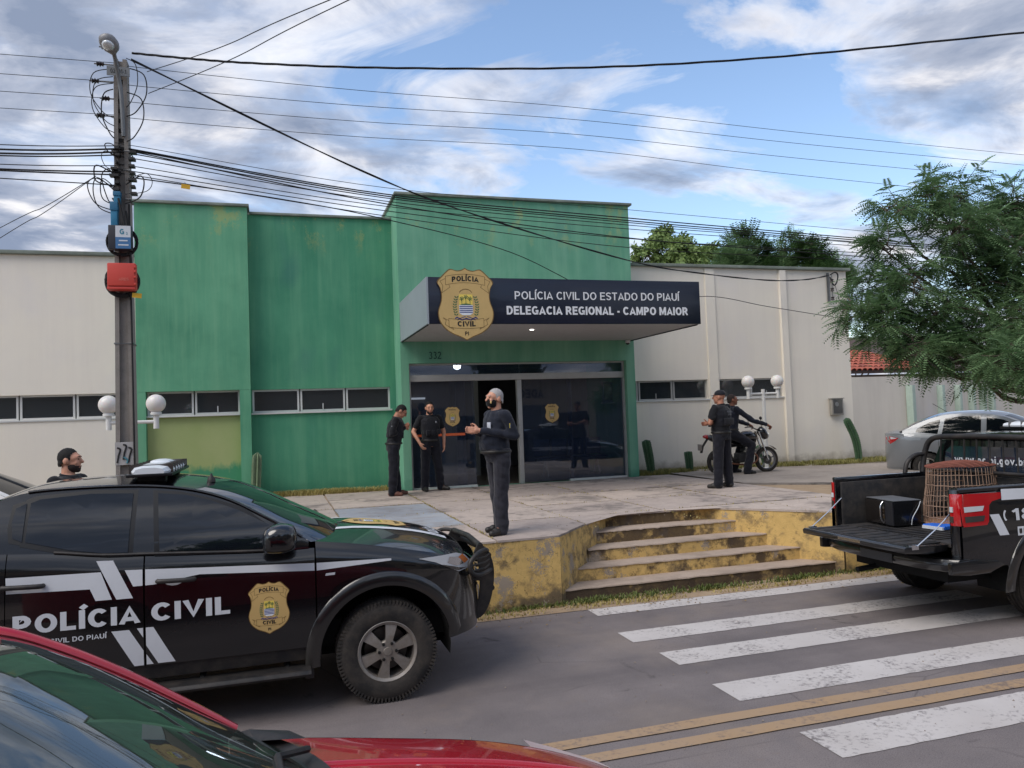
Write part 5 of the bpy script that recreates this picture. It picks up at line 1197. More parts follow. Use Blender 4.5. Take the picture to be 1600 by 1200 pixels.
MB().tube([(-.80, .45, 1.05), (-.90, .30, 1.10), (-.86, -.25, 1.10)], .013, 6).build('wiper', PLASTIC, rc); MB().tube([(-.80, -.25, 1.05), (-.90, -.4, 1.10), (-.95, -.62, 1.08)], .013, 6).build('wiper', PLASTIC, rc)
DASH = m_plastic('dashboard_grey', (74, 76, 76), .8, .3, .2)
MB().grid([[(-.86, t*.66, .98) for t in frange(-1, 1, 9)], [(-1.2, t*.68, .99) for t in frange(-1, 1, 9)], [(-1.5, t*.68, .95) for t in frange(-1, 1, 9)], [(-1.55, t*.68, .6) for t in frange(-1, 1, 9)]]).build('dashboard', DASH, rc, smooth=60)
MB().tube([(-1.6+.06*math.cos(a), .34+.18*math.sin(a), .98+.16*math.cos(a)) for a in frange(0, 6.2, 24)], .016, 8).build('steering_wheel', PLASTIC, rc, smooth=60)
for sg in (-1, 1): MB().sphere((-2.2, sg*.36, .95), (.14, .24, .42), 14, 10).build('seat', DASH, rc, smooth=80)

# ================================================================== motorcycle by the wall
mo = thing('motorcycle', 'black motorcycle with five spoke wheels standing by the white wall', 'motorcycle', (8.84, 14.3, .812), R(-2)); mo.scale = (.91, .91, .91)
def mwheel(x, R_=.30, wd=.09):
    w = bpy.data.objects.new('wheel', None); COL.objects.link(w); w.parent = mo; w.location = (x, 0, R_)
    MB().lathe([(R_-.075, -wd*.35), (R_-.03, -wd*.5), (R_-.006, -wd*.3), (R_, 0), (R_-.006, wd*.3), (R_-.03, wd*.5), (R_-.075, wd*.35)], 36, 'Y', caps=False).build('tyre', RUBBER, w, smooth=60)
    mb = MB().lathe([(R_-.072, -.03), (R_-.095, -.02), (R_-.095, .02), (R_-.072, .03)], 36, 'Y', caps=False)
    for k in range(5):
        a = 2*math.pi*k/5+.3; c, s_ = math.cos(a), math.sin(a); mb.tube([(c*.03, 0, s_*.03), (c*(R_-.085), 0, s_*(R_-.085))], .016, 6)
    mb.lathe([(.045, -.05), (.05, 0), (.045, .05)], 14, 'Y'); mb.build('rim', mat('bike_rim_grey', (120, 120, 124), .4, .6), w, smooth=50)
    MB().lathe([(.11, -.045), (.11, -.04)], 24, 'Y').build('brake_disc', BRAKE, w)
mwheel(0); mwheel(1.24)
BIKE = NT('bike_black').set(base=s2l((14, 15, 22)), rough=.2, coat=1).m; SEAT = m_plastic('bike_seat', (20, 20, 22), .7, .4); COPPER = mat('exhaust_copper', (150, 104, 84), .4, .8)
def mbx(name, rings, m, n=14, par=None):
    """lofted body from ellipse rings (x, z, half width, half height)"""
    rows = [[(x, wy*math.cos(2*math.pi*k/n), z+hz_*math.sin(2*math.pi*k/n)) for k in range(n)] for x, z, wy, hz_ in rings]
    mb = MB().add([p for r in rows for p in r], [(i*n+k, i*n+(k+1) % n, (i+1)*n+(k+1) % n, (i+1)*n+k) for i in range(len(rows)-1) for k in range(n)]+[tuple(range(n)), tuple(range((len(rows)-1)*n, len(rows)*n))])
    return mb.build(name, m, par or mo, smooth=60)
mbx('tank', [(.44, .80, .03, .04), (.50, .82, .10, .08), (.66, .86, .15, .12), (.82, .87, .155, .12), (.93, .84, .11, .10), (.98, .82, .05, .05)], BIKE)
mbx('saddle', [(-.22, .90, .04, .03), (-.15, .88, .10, .045), (.1, .83, .13, .05), (.3, .80, .14, .05), (.5, .80, .08, .04)], SEAT)
mbx('tail_fairing', [(-.34, .90, .03, .03), (-.25, .87, .08, .06), (0, .78, .12, .08), (.25, .72, .12, .09), (.42, .70, .08, .06)], BIKE)
mbx('headlamp_fairing', [(1.05, .95, .06, .06), (1.12, .94, .12, .13), (1.20, .90, .13, .14), (1.26, .87, .09, .10), (1.29, .86, .04, .05)], BIKE)
mbx('tail_lamp', [(-.36, .89, .05, .03), (-.31, .89, .07, .05), (-.28, .88, .06, .05)], REDLENS)
MB().lathe([(.001, 0), (.07, .01), (.08, .03), (.06, .05)], 16, 'X', (1.255, 0, .86)).build('headlamp', CLEARLENS, mo, smooth=60)
MB().b2((.46, -.13, .28), (.80, .13, .48)).build('engine', mat('engine_grey', (70, 70, 72), .5, .6), mo, bevel=.03)
mb = MB()
for k in range(6): mb.b2((.62, -.10, .48+k*.032), (.84, .10, .495+k*.032))
mb.build('cylinder_fins', mat('engine_grey', (70, 70, 72), .5, .6), mo)
MB().tube([(1.0, 0, .86), (.9, 0, .70), (.55, 0, .66), (.1, 0, .62), (-.1, 0, .72)], .028, 8).build('frame', PLASTIC, mo, smooth=60); MB().tube([(1.0, 0, .84), (.88, 0, .45), (.75, 0, .28), (.4, 0, .26), (.3, 0, .5)], .022, 8).build('frame', PLASTIC, mo, smooth=60)
for y in (-.075, .075):
    MB().tube([(1.24, y, .30), (1.02, y, .96)], .022, 8).build('fork', CHROME, mo, smooth=60); MB().tube([(0, y, .30), (.42, y, .36)], .022, 6).build('swing_arm', PLASTIC, mo); MB().tube([(.06, y*1.4, .36), (.16, y*1.4, .66)], .025, 8).build('shock_absorber', CHROME, mo)
MB().tube(spline([(.94, -.36, 1.05), (1.0, -.2, 1.06), (1.04, 0, 1.0), (1.0, .2, 1.06), (.94, .36, 1.05)], 5), .014, 8).build('handlebar', PLASTIC, mo, smooth=60)
for y in (-.34, .34): MB().tube([(.97, y-.05*(1 if y > 0 else -1), 1.05), (.97, y*.75, 1.18), (.96, y*.8, 1.24)], .007, 6).sphere((.96, y*.82, 1.27), (.02, .055, .04), 10, 6).build('mirror', PLASTIC, mo, smooth=60)
MB().tube(spline([(.84, -.08, .5), (.95, -.1, .36), (.84, -.11, .24), (.5, -.12, .22), (.2, -.14, .27)], 5), .02, 8).build('exhaust_pipe', COPPER, mo, smooth=60); MB().tube([(.22, -.15, .27), (-.05, -.16, .33), (-.3, -.17, .42)], [.03, .05, .045], 12).build('silencer', mat('silencer_dark', (60, 56, 54), .4, .7), mo, smooth=60)
rows = []
for k in range(11):
    a = R(40+110*k/10); rows.append([(1.24+.335*math.cos(a), y, .30+.335*math.sin(a)+.0) for y in (-.055, -.03, .03, .055)])
MB().grid(rows).build('front_mudguard', BIKE, mo, smooth=60)
MB().add([(-.40, -.06, .66), (-.40, .06, .66), (-.25, .06, .86), (-.25, -.06, .86), (-.44, -.06, .52), (-.44, .06, .52)], [(0, 1, 2, 3), (0, 4, 5, 1)]).build('rear_mudguard', PLASTIC, mo)
MB().b2((-.475, -.09, .58), (-.465, .09, .72)).build('number_plate', mat('bike_plate', (150, 140, 132), .6), mo)
MB().tube([(.3, .1, .28), (.22, .22, .02)], .014, 6).build('kick_stand', PLASTIC, mo); 
for y in (-.2, .2): MB().tube([(.42, y*.5, .30), (.42, y*1.2, .30)], .014, 6).build('foot_peg', PLASTIC, mo); MB().tube([(-.10, y*.5, .40), (-.10, y*1.1, .40)], .012, 6).build('foot_peg', PLASTIC, mo)
# ================================================================== people
from mathutils import noise as MN
def fuse(mb, voxel, smooth=4, wr=0.0, wscale=9.0, seed=0):
    """union of overlapping closed shapes into one continuous skin"""
    me = bpy.data.meshes.new('fuse'); me.from_pydata([tuple(v) for v in mb.v], [], mb.f)
    bm = bmesh.new(); bm.from_mesh(me); bmesh.ops.recalc_face_normals(bm, faces=bm.faces); bm.to_mesh(me); bm.free()
    o = bpy.data.objects.new('fuse', me); COL.objects.link(o)
    r = o.modifiers.new('r', 'REMESH'); r.mode = 'VOXEL'; r.voxel_size = voxel
    if smooth: s = o.modifiers.new('s', 'SMOOTH'); s.iterations = smooth; s.factor = .5
    dg = bpy.context.evaluated_depsgraph_get(); dg.update()
    out_ = bpy.data.meshes.new_from_object(o.evaluated_get(dg)); COL.objects.unlink(o); bpy.data.objects.remove(o); bpy.data.meshes.remove(me)
    if wr:
        nv = len(out_.vertices); no = [v.normal.copy() for v in out_.vertices]
        for v, n in zip(out_.vertices, no):
            p = v.co*wscale+Vector((seed, seed*2, 0)); q = Vector((p.x, p.y, p.z*1.15+p.x*.6))
            v.co += n*(wr*(abs(MN.noise(q))*1.6-.45)+wr*.5*MN.noise(q*2.3))
    smooth_me(out_, 180); return out_
def cap(mb, a, b, r0, r1, seg=12):
    a, b = Vector(a), Vector(b); d = (b-a); L_ = d.length; d = d/L_ if L_ > 1e-6 else Vector((0, 0, 1))
    pts = [a-d*r0*.98, a-d*r0*.75, a-d*r0*.4, a, b, b+d*r1*.4, b+d*r1*.75, b+d*r1*.98]
    mb.tube(pts, [r0*.15, r0*.66, r0*.92, r0, r1, r1*.92, r1*.66, r1*.15], seg)
def loft(mb, rings, n=20):
    """closed loft of horizontal super-ellipses (x, y, z, half width, half depth)"""
    rows = []
    for x, y, z, a, b in rings:
        row = []
        for k in range(n):
            t = 2*math.pi*k/n; c, s = math.cos(t), math.sin(t)
            row.append((x+a*abs(c)**.85*(1 if c >= 0 else -1), y+b*abs(s)**.85*(1 if s >= 0 else -1), z))
        rows.append(row)
    m = len(rows); mb.add([p for r in rows for p in r], [(i*n+k, i*n+(k+1) % n, (i+1)*n+(k+1) % n, (i+1)*n+k) for i in range(m-1) for k in range(n)]+[tuple(range(n-1, -1, -1)), tuple(range((m-1)*n, m*n))])
def m_skin(name, c):
    t = NT(name); p = t.pos('Object'); f = t.noise(14, 4, .6, p); base = t.ramp(f, [(.3, tuple(x*.88 for x in s2l(c))), (.7, s2l(c))]); t.set(base=base, rough=.5, sss=.08); t.b.inputs['Subsurface Radius'].default_value = (.02, .008, .004); return t.m
def m_cloth(name, c, r=.9):
    t = NT(name); p = t.pos('Object'); f = t.noise(12, 5, .65, p); w = t.noise(300, 2, .5, p)
    t.set(base=t.ramp(f, [(.3, tuple(x*.75 for x in s2l(c))), (.7, tuple(min(1, x*1.2) for x in s2l(c)))]), rough=r, sheen=.15, spec=.25); t.bump(t.math('ADD', w, t.math('MULTIPLY', f, 2)), .35, .004); return t.m
SKIN1 = m_skin('skin_tan', (176, 122, 98)); SKIN2 = m_skin('skin_light', (206, 150, 124)); SKIN3 = m_skin('skin_brown', (140, 92, 72))
CBLACK = m_cloth('black_cotton', (26, 27, 32)); CNAVY = m_cloth('navy_black_jersey', (30, 34, 46)); CTROU = m_cloth('charcoal_trousers', (42, 42, 50)); CVEST = m_cloth('black_nylon', (20, 22, 30), .75); CJEAN = m_cloth('dark_combat_trousers', (24, 25, 34))
HAIRB = mat('black_hair', (9, 8, 8), .8, var=.3, scale=60, bump=.8, bscale=120); HAIRG = mat('grey_hair', (168, 164, 162), .6, var=.12, scale=50, bump=.8, bscale=120); STUB = mat('stubble', (46, 34, 30), .8, var=.2, scale=80)
BOOTB = m_plastic('black_leather', (18, 18, 19), .5, .3, .2); BOOTN = m_plastic('brown_leather', (104, 66, 54), .65, .3, .2)
EYE = mat('eye_dark', (30, 22, 18), .15, var=0); MASK = m_cloth('black_face_mask', (22, 22, 25)); LIP = mat('lip', (140, 82, 74), .5)
def person(name, label, loc, rotz, h=1.75, skin=SKIN1, lean=0.0, belly=0.0, head=(0, 0, 0), L=None, Rr=None, legs=None, shirt=CBLACK, trousers=CJEAN, sleeve='short', boots=BOOTB,
           hair=HAIRB, hairline='short', beard=None, mask=False, vest=False, capped=False, glasses=False, hands=None, seat=0.0, patch=None, seed=1, vox=.011):
    root = thing(name, label, 'person', loc, rotz); k = h/1.75; Z = lambda z: z*k+seat
    ln = lambda z: -lean*max(0, z-.95)
    V3 = lambda x, y, z: Vector((x, y+ln(z), Z(z)))
    sh = {1: V3(.185, .01, 1.42), -1: V3(-.185, .01, 1.42)}
    dflt = lambda s: ((s*.25, .03, 1.14), (s*.27, -.06, .90))
    arm = {}
    for s, a in ((1, L), (-1, Rr)):
        e, w = a or dflt(s); arm[s] = (sh[s], V3(*e) if not a else Vector((e[0], e[1], Z(e[2]))), V3(*w) if not a else Vector((w[0], w[1], Z(w[2]))))
    lg = {}
    for s in (1, -1):
        d = (legs or {}).get(s) or ((s*.105, -.01, .50), (s*.115, .02, .09), 0)
        lg[s] = (Vector((s*.09, 0, Z(.93))), Vector((d[0][0], d[0][1], d[0][2]*k if not seat else d[0][2])), Vector((d[1][0], d[1][1], d[1][2]*k if not seat else d[1][2])), d[2])
    tr = [(0, ln(.86), .86, .150, .105), (0, ln(.93), .93, .165, .118), (0, ln(1.02)-belly*.5, 1.02, .155, .112+belly*.7), (0, ln(1.10)-belly*.6, 1.10, .150, .108+belly*.8), (0, ln(1.2)-belly*.3, 1.2, .162, .112+belly*.4), (0, ln(1.30), 1.30, .178, .118), (0, ln(1.38), 1.38, .180, .108), (0, ln(1.44), 1.44, .140, .085), (0, ln(1.475), 1.475, .075, .065)]
    T = [(x, y, Z(z), a, b) for x, y, z, a, b in tr]
    nb_ = V3(0, .01, 1.46)
    yw, pt, rl = head
    HM = (Matrix.Rotation(yw, 4, 'Z') @ Matrix.Rotation(pt, 4, 'X') @ Matrix.Rotation(rl, 4, 'Y'))
    hb = V3(0, .0, 1.50); HC = hb+HM.to_3x3() @ Vector((0, -.015, .115*k))
    HP = lambda x, y, z: HC+HM.to_3x3() @ Vector((x, y, z))
    def hsph(mb, c, r, u=14, v=10):
        t = MB().sphere((0, 0, 0), r, u, v); mb.add([HP(*(Vector(q)+Vector(c))) for q in t.v], t.f)
    # ---- body, one continuous mesh
    b = MB(); loft(b, [(x, y, z, a*.9, c*.9) for x, y, z, a, c in T], 18)
    hsph(b, (0, .012, .028), (.077, .095, .096)); hsph(b, (0, -.028, -.035), (.063, .070, .085)); hsph(b, (0, -.066, -.092), (.030, .027, .026)); hsph(b, (0, -.045, .02), (.066, .058, .055))
    for s in (1, -1):
        hsph(b, (s*.077, .015, -.005), (.013, .026, .036), 10, 8); hsph(b, (s*.036, -.072, -.022), (.024, .022, .026), 10, 8)
    cap(b, HP(0, -.092, .022), HP(0, -.116, -.020), .011, .016, 8); cap(b, HP(-.04, -.088, .035), HP(.04, -.088, .035), .011, .011, 8)
    cap(b, HP(0, .022, -.06), nb_, .058, .064, 12)
    for s in (1, -1):
        a0, e, w = arm[s]; cap(b, a0, e, .052, .042); cap(b, e, w, .042, .029)
        d = (w-e).normalized(); hd = (hands or {}).get(s, {}); d = Vector(hd['d']).normalized() if 'd' in hd else d
        n = Vector(hd.get('n', (-s, 0, 0))); n = (n-d*n.dot(d)).normalized(); sd_ = d.cross(n)*(1 if hd.get('t', 1) > 0 else -1); cu = hd.get('curl', .5)
        if sd_.dot(Vector((0, -1, .3))) < 0 and 't' not in hd: sd_ = -sd_
        cap(b, w, w+d*.045, .029, .030, 10)
        for q in (-.022, 0, .022): cap(b, w+d*.03+sd_*q, w+d*.085+sd_*q*1.1, .019, .015, 8)
        for q, l_ in ((.030, .072), (.010, .082), (-.011, .078), (-.031, .060)):
            p0 = w+d*.09+sd_*q; d1 = (d*math.cos(cu*.6)+n*math.sin(cu*.6)); d2 = (d*math.cos(cu*1.5)+n*math.sin(cu*1.5)); p1 = p0+d1*l_*.5; cap(b, p0, p1, .0105, .010, 8); cap(b, p1, p1+d2*l_*.5, .010, .0085, 8)
        t0 = w+d*.025+sd_*.026; t1 = t0+(d*.65+sd_*.7+n*.15).normalized()*.05; cap(b, t0, t1, .014, .012, 8); cap(b, t1, t1+(d*.85+sd_*.35+n*.3).normalized()*.035, .012, .009, 8)
    for s in (1, -1):
        hp_, kn, an, tw = lg[s]; cap(b, hp_, kn, .078, .052); cap(b, kn, an, .05, .036); cap(b, an, an+Vector((math.sin(tw)*.12, -math.cos(tw)*.12, -.04)), .035, .03)
    body = link_mesh('body', fuse(b, vox*.8, 2), skin, root)
    # ---- face
    for s in (1, -1):
        e = MB(); hsph(e, (s*.031, -.0895, .012), (.0125, .0075, .0065), 8, 6); e.build('eye', EYE, body, smooth=80)
        e = MB(); cap(e, HP(s*.018, -.099, .034), HP(s*.047, -.091, .036), .0055, .004, 6); e.build('eyebrow', hair, body, smooth=80)
    if not mask: e = MB(); cap(e, HP(-.022, -.094, -.062), HP(.022, -.094, -.062), .0065, .0065, 6); e.build('mouth', LIP, body, smooth=80)
    if beard:
        e = MB(); hsph(e, (0, -.030, -.060), (.0665, .071, .064)); hsph(e, (0, -.066, -.094), (.034, .031, .030)); m_ = fuse(e, .007, 2, .002, 60); bm = bmesh.new(); bm.from_mesh(m_); iv = HM.to_3x3().inverted()
        kill = []
        for f in bm.faces:
            q = iv @ (f.calc_center_median()-HC)
            if q.z > -.055 - (.02 if abs(q.x) < .03 and q.y < -.06 else 0) and abs(q.x) < .055 or q.z > -.005 or q.y > .01 or (abs(q.x) < .022 and -.075 < q.z < -.05 and q.y < 0): kill.append(f)
        bmesh.ops.delete(bm, geom=kill, context='FACES'); bm.to_mesh(m_); bm.free(); link_mesh('beard', m_, beard, root)
    if mask:
        e = MB(); hsph(e, (0, -.034, -.045), (.068, .079, .075)); m_ = fuse(e, .007, 2); bm = bmesh.new(); bm.from_mesh(m_); iv = HM.to_3x3().inverted()
        bmesh.ops.delete(bm, geom=[f for f in bm.faces if (lambda q: q.z > .0 or q.z < -.105 or q.y > -.012)(iv @ (f.calc_center_median()-HC))], context='FACES'); bm.to_mesh(m_); bm.free(); mk = link_mesh('face_mask', m_, MASK, root)
        e = MB(); hsph(e, (.052, -.085, -.045), (.012, .010, .017), 8, 6); e.build('mask_badge', GOLD, mk, smooth=80)
        for s in (1, -1): e = MB(); e.tube([HP(s*.064, -.02, -.02), HP(s*.078, .03, .0)], .003, 5); e.build('mask_strap', MASK, mk)
    if glasses:
        e = MB()
        for s in (1, -1): e.tube([HP(s*.032+.021*math.cos(a), -.105, .010+.016*math.sin(a)) for a in frange(0, 5.9, 12)], .0028, 5, closed=True); e.tube([HP(s*.054, -.10, .014), HP(s*.076, .0, .014)], .0028, 5)
        e.build('glasses', PLASTIC, root)
    # ---- hair
    if hairline:
        e = MB(); hsph(e, (0, .018, .034), (.081, .097, .097), 28, 20); hsph(e, (0, .05, -.02), (.074, .062, .072), 20, 14)
        m_ = fuse(e, .008, 2, .003, 45, seed); bm = bmesh.new(); bm.from_mesh(m_); iv = HM.to_3x3().inverted(); kill = []
        for f in bm.faces:
            q = iv @ (f.calc_center_median()-HC)
            lim = interp(q.y, [(-.09, .10), (-.065, .092), (-.045, .072), (-.03, .05), (-.022, .01), (-.012, -.012), (.0, -.01), (.008, .03), (.03, .03), (.045, -.015), (.08, -.05), (.12, -.06)])+.012*MN.noise(q*40)
            if hairline == 'buzz': lim += .0
            if q.z < lim: kill.append(f)
        bmesh.ops.delete(bm, geom=kill, context='FACES'); bm.to_mesh(m_); bm.free(); link_mesh('hair', m_, hair, root)
    if capped:
        e = MB(); hsph(e, (0, .018, .045), (.088, .105, .085), 24, 14); m_ = fuse(e, .009, 2); bm = bmesh.new(); bm.from_mesh(m_); iv = HM.to_3x3().inverted()
        bmesh.ops.delete(bm, geom=[f for f in bm.faces if (iv @ (f.calc_center_median()-HC)).z < .035], context='FACES'); bm.to_mesh(m_); bm.free(); cp_ = link_mesh('cap', m_, CVEST, root)
        e = MB(); e.grid([[HP(.075*math.sin(a), -.075*math.cos(a)+.0, .045) for a in frange(-1.25, 1.25, 9)], [HP(.08*math.sin(a)*1.0, -.165*math.cos(a)+.0, .03) for a in frange(-1.15, 1.15, 9)]]); e.build('peak', CVEST, cp_, smooth=60)
    # ---- clothes
    c = MB(); g_ = .014; loft(c, [(x, y, z, a+g_, q+g_) for x, y, z, a, q in T[1 if not seat else 0:]], 22)
    for s in (1, -1):
        a0, e, w = arm[s]; cap(c, a0-Vector((s*.03, 0, 0)), a0, .062, .068)
        if sleeve == 'long': cap(c, a0, e, .068, .054); cap(c, e, e.lerp(w, .93), .054, .042)
        else: m2 = a0.lerp(e, .62); cap(c, a0, m2, .068, .066)
    sm = fuse(c, vox, 4, .012, 7, seed); shirt_o = link_mesh('shirt', sm, shirt, root)
    e = MB(); e.tube([(.072*math.cos(a), ln(1.47)+.005+.068*math.sin(a), Z(1.475)+.012*math.sin(a)) for a in frange(0, 2*math.pi*.97, 18)], .014, 6, closed=True); e.build('collar', shirt, shirt_o, smooth=60)
    c = MB(); loft(c, [(x, y, z, a+.017, q+.017) for x, y, z, a, q in T[:3]], 20)
    for s in (1, -1):
        hp_, kn, an, tw = lg[s]; cap(c, hp_+Vector((0, 0, -.02)), kn, .112, .090); cap(c, kn, an-Vector((0, 0, .02)), .090, .080)
    link_mesh('trousers', fuse(c, vox, 4, .013, 6, seed+3), trousers, root)
    e = MB(); wz = .985; y0 = ln(wz)-belly*.35
    e.tube([(.174*math.cos(a), y0+(.135+belly*.5)*math.sin(a), Z(wz)) for a in frange(0, 2*math.pi*(1-1/28), 28)], .02, 6, closed=True); e.build('belt', BOOTB, root, smooth=60)
    for s in (1, -1):
        hp_, kn, an, tw = lg[s]; f = Vector((math.sin(tw), -math.cos(tw), 0)); gz = an.z-.085
        c = MB(); base_ = Vector((an.x, an.y, gz)); cap(c, an+Vector((0, 0, .05)), base_+Vector((0, 0, .055)), .052, .05); cap(c, base_-f*.035+Vector((0, 0, .045)), base_+f*.10+Vector((0, 0, .045)), .046, .048); cap(c, base_+f*.07+Vector((0, 0, .035)), base_+f*.165+Vector((0, 0, .034)), .045, .038)
        me_ = fuse(c, .009, 3)
        for v in me_.vertices: v.co.z = max(v.co.z, gz+.002)
        sh_ = link_mesh('shoe', me_, boots, root)
    if vest:
        c = MB(); loft(c, [(x, y, z, a+o_, q+o_+.016) for (x, y, z, a, q), o_ in zip(T[3:8], (.022, .024, .026, .020, .006))], 22)
        for s in (1, -1): cap(c, Vector((s*.10, ln(1.4)-.09, Z(1.36))), Vector((s*.095, ln(1.4)+.09, Z(1.36))), .03, .03); cap(c, Vector((s*.10, ln(1.45)-.03, Z(1.455))), Vector((s*.10, ln(1.45)+.05, Z(1.455))), .026, .026)
        vo = link_mesh('vest', fuse(c, vox, 3, .006, 10, seed+5), CVEST, root)
        for x, z, w_ in ((-.09, 1.13, .075), (.02, 1.13, .08), (.115, 1.14, .06)): MB().b2((x-w_/2, ln(1.1)-.175, Z(z)-.05), (x+w_/2, ln(1.1)-.135, Z(z)+.05)).build('pouch', CVEST, vo, bevel=.01)
        if vest == 'back':
            t = text_bm('POLÍCIA', .032, 1.1, .02); bm_map(t, lambda a, q: (-a-.02, ln(1.34)+.172, Z(1.335)+q), 'lettering', mat('grey_print', (120, 124, 132), .7), vo, nrm=(0, 1, 0)); t = text_bm('CIVIL', .032, 1.1, .02); bm_map(t, lambda a, q: (-a-.02, ln(1.3)+.172, Z(1.285)+q), 'lettering', mat('grey_print', (120, 124, 132), .7), vo, nrm=(0, 1, 0))
            MB().b2((-.13, .150, Z(1.12)), (.13, .185, Z(1.24))).build('pouch', CVEST, vo, bevel=.015)
        else: MB().sphere((.075, ln(1.33)-.158, Z(1.335)), (.018, .01, .022), 10, 6).build('badge', mat('grey_print', (120, 124, 132), .7), vo, smooth=60)
    for p_ in (patch or []):
        c_, sz, mm, nm = p_; MB().box((c_[0], c_[1], Z(c_[2])), sz, c_[3] if len(c_) > 3 else None).build(nm, mm, shirt_o, bevel=.002)
    return root
PYEL = mat('patch_yellow', (222, 200, 70), .6, var=.1); PBLU = mat('patch_blue', (70, 100, 160), .6, var=.1); PWHT = mat('patch_white', (190, 194, 204), .6, var=.05)
# older man at the edge of the forecourt, hands clasped
person('person', 'grey haired man in black face mask rubbing his hands at the forecourt edge', (2.52, 8.92, .80), R(-76), 1.735, SKIN2, .02, .075, (R(4), R(-3), 0), L=((.255, .10, 1.17), (.06, -.27, 1.245)), Rr=((-.24, .08, 1.15), (-.05, -.28, 1.235)),
       legs={1: ((.10, -.03, .50), (.12, -.05, .09), .25), -1: ((-.09, .03, .50), (-.11, .07, .09), -.2)}, shirt=CNAVY, trousers=CTROU, sleeve='long', hair=HAIRG, mask=True, hands={1: {'d': (-.25, -.95, .12), 'n': (-1, 0, 0), 'curl': .5}, -1: {'d': (.25, -.95, .2), 'n': (1, 0, 0), 'curl': .35}}, seed=2,
       patch=[((.262, .055, 1.29, (0, 0, 0)), (.012, .07, .055), PYEL, 'sleeve_patch'), ((.264, .04, 1.285, (0, 0, 0)), (.012, .03, .035), PBLU, 'sleeve_patch'), ((.085, -.155, 1.30), (.075, .012, .075), PWHT, 'chest_badge')], vox=.009)
# two officers beside the glass doors
person('person', 'officer in black with brown boots bowing his head over his hands by the green wall', (2.06, 14.42, .80), R(82), 1.72, SKIN1, .16, .02, (0, R(38), 0), L=((.22, .02, 1.17), (.03, -.23, 1.30)), Rr=((-.23, .02, 1.16), (-.03, -.22, 1.27)), shirt=CBLACK, sleeve='long', boots=BOOTN, glasses=True, vest=True, seed=4,
       legs={1: ((.10, -.02, .50), (.12, -.06, .09), .2), -1: ((-.10, .0, .50), (-.11, .04, .09), -.2)}, patch=[((-.245, -.01, 1.30, (0, 0, 0)), (.012, .05, .04), PWHT, 'sleeve_patch')], hands={1: {'curl': 1.0}, -1: {'curl': 1.0}})
person('person', 'bearded officer in black vest facing the street in front of the glass door', (2.86, 14.93, .80), R(8), 1.75, SKIN2, .0, .02, (R(-8), R(8), 0), L=((.30, .04, 1.15), (.27, -.03, .89)), Rr=((-.33, .03, 1.16), (-.25, -.13, .93)), sleeve='short', vest=True, beard=STUB, seed=6, hands={1: {'curl': .5}, -1: {'curl': .7}},
       legs={1: ((.14, -.01, .50), (.19, .0, .09), .7), -1: ((-.12, -.01, .50), (-.14, .0, .09), -.1)})
# officer with cap talking to the rider
person('person', 'officer in black cap and vest standing with his back to the street', (7.50, 12.0, .80), R(203), 1.73, SKIN1, .0, .03, (R(18), 0, 0), L=((.275, -.04, 1.16), (-.10, -.18, 1.20)), Rr=((-.275, -.04, 1.16), (.10, -.20, 1.15)), sleeve='short', vest='back', capped=True, hairline=None, seed=8,
       legs={1: ((.12, -.01, .50), (.17, .0, .09), .3), -1: ((-.11, .0, .50), (-.13, .02, .09), -.3)})
# rider on the motorcycle
person('person', 'rider in dark jacket seated on the black motorcycle with hands on its handlebar', (9.12, 14.27, .81), R(88), 1.72, SKIN3, .16, .02, (R(-10), R(-6), 0), L=((.30, -.36, 1.22-.06), (.34, -.66, 1.07)), Rr=((-.30, -.36, 1.16), (-.34, -.66, 1.07)), shirt=CNAVY, sleeve='long', hair=STUB, hairline='buzz', seat=-.03, seed=10,
       legs={1: ((.20, -.38, .60), (.26, -.20, .09), .1), -1: ((-.20, -.38, .60), (-.26, -.20, .09), -.1)}, hands={1: {'d': (-.1, -.8, -.4), 'n': (0, 0, -1), 'curl': 1.2}, -1: {'d': (.1, -.8, -.4), 'n': (0, 0, -1), 'curl': 1.2}})
# man behind the pickup
person('person', 'bearded man with short dark hair looking right from behind the black pickup', (-2.0, 8.75, .25), R(66), 1.79, SKIN2, .0, .0, (R(18), R(-2), 0), hairline='short', beard=STUB, seed=12)
# ================================================================== utility pole and everything on it
CONC = m_concrete('pole_concrete', (132, 126, 122), (154, 148, 142), (98, 94, 90), .5, rnd=False)
STEEL = mat('galvanised_steel', (120, 122, 124), .5, .6, var=.15, scale=10)
WIRE = mat('cable_black', (16, 16, 19), .7, var=.1); PORC = mat('insulator_brown', (42, 34, 34), .3, coat=.5)
PX, PY = -1.845, 11.0
pole = thing('utility_pole', 'tall square concrete utility pole in front of the green wall', 'utility pole', (PX, PY, .25))
zz = [0, 1.7, 4, 6.8]; mb = MB()
for dx in (-1, 1):      # double-T section: two flanges and a web with holes
    mb.add([(dx*(w*.5), dy*d*.5, z) for z, w, d in ((0, .24, .30), (6.78, .155, .17)) for dy in (-1, 1)]+[(dx*(w*.5-.05), dy*d*.5, z) for z, w, d in ((0, .24, .30), (6.78, .155, .17)) for dy in (-1, 1)],
           [(0, 1, 3, 2), (4, 6, 7, 5), (0, 2, 6, 4), (1, 5, 7, 3), (2, 3, 7, 6), (0, 4, 5, 1)])
mb.build('flange', CONC, pole)
MB().add([(sx*(w*.5-.048), sy*d*.32, z) for z, w, d in ((0, .24, .30), (6.76, .155, .17)) for sx, sy in ((-1, -1), (1, -1), (1, 1), (-1, 1))], [(0, 1, 5, 4), (1, 2, 6, 5), (2, 3, 7, 6), (3, 0, 4, 7), (4, 5, 6, 7)]).build('web', CONC, pole)
HOLE = mat('hole_shadow', (22, 20, 20), .9)
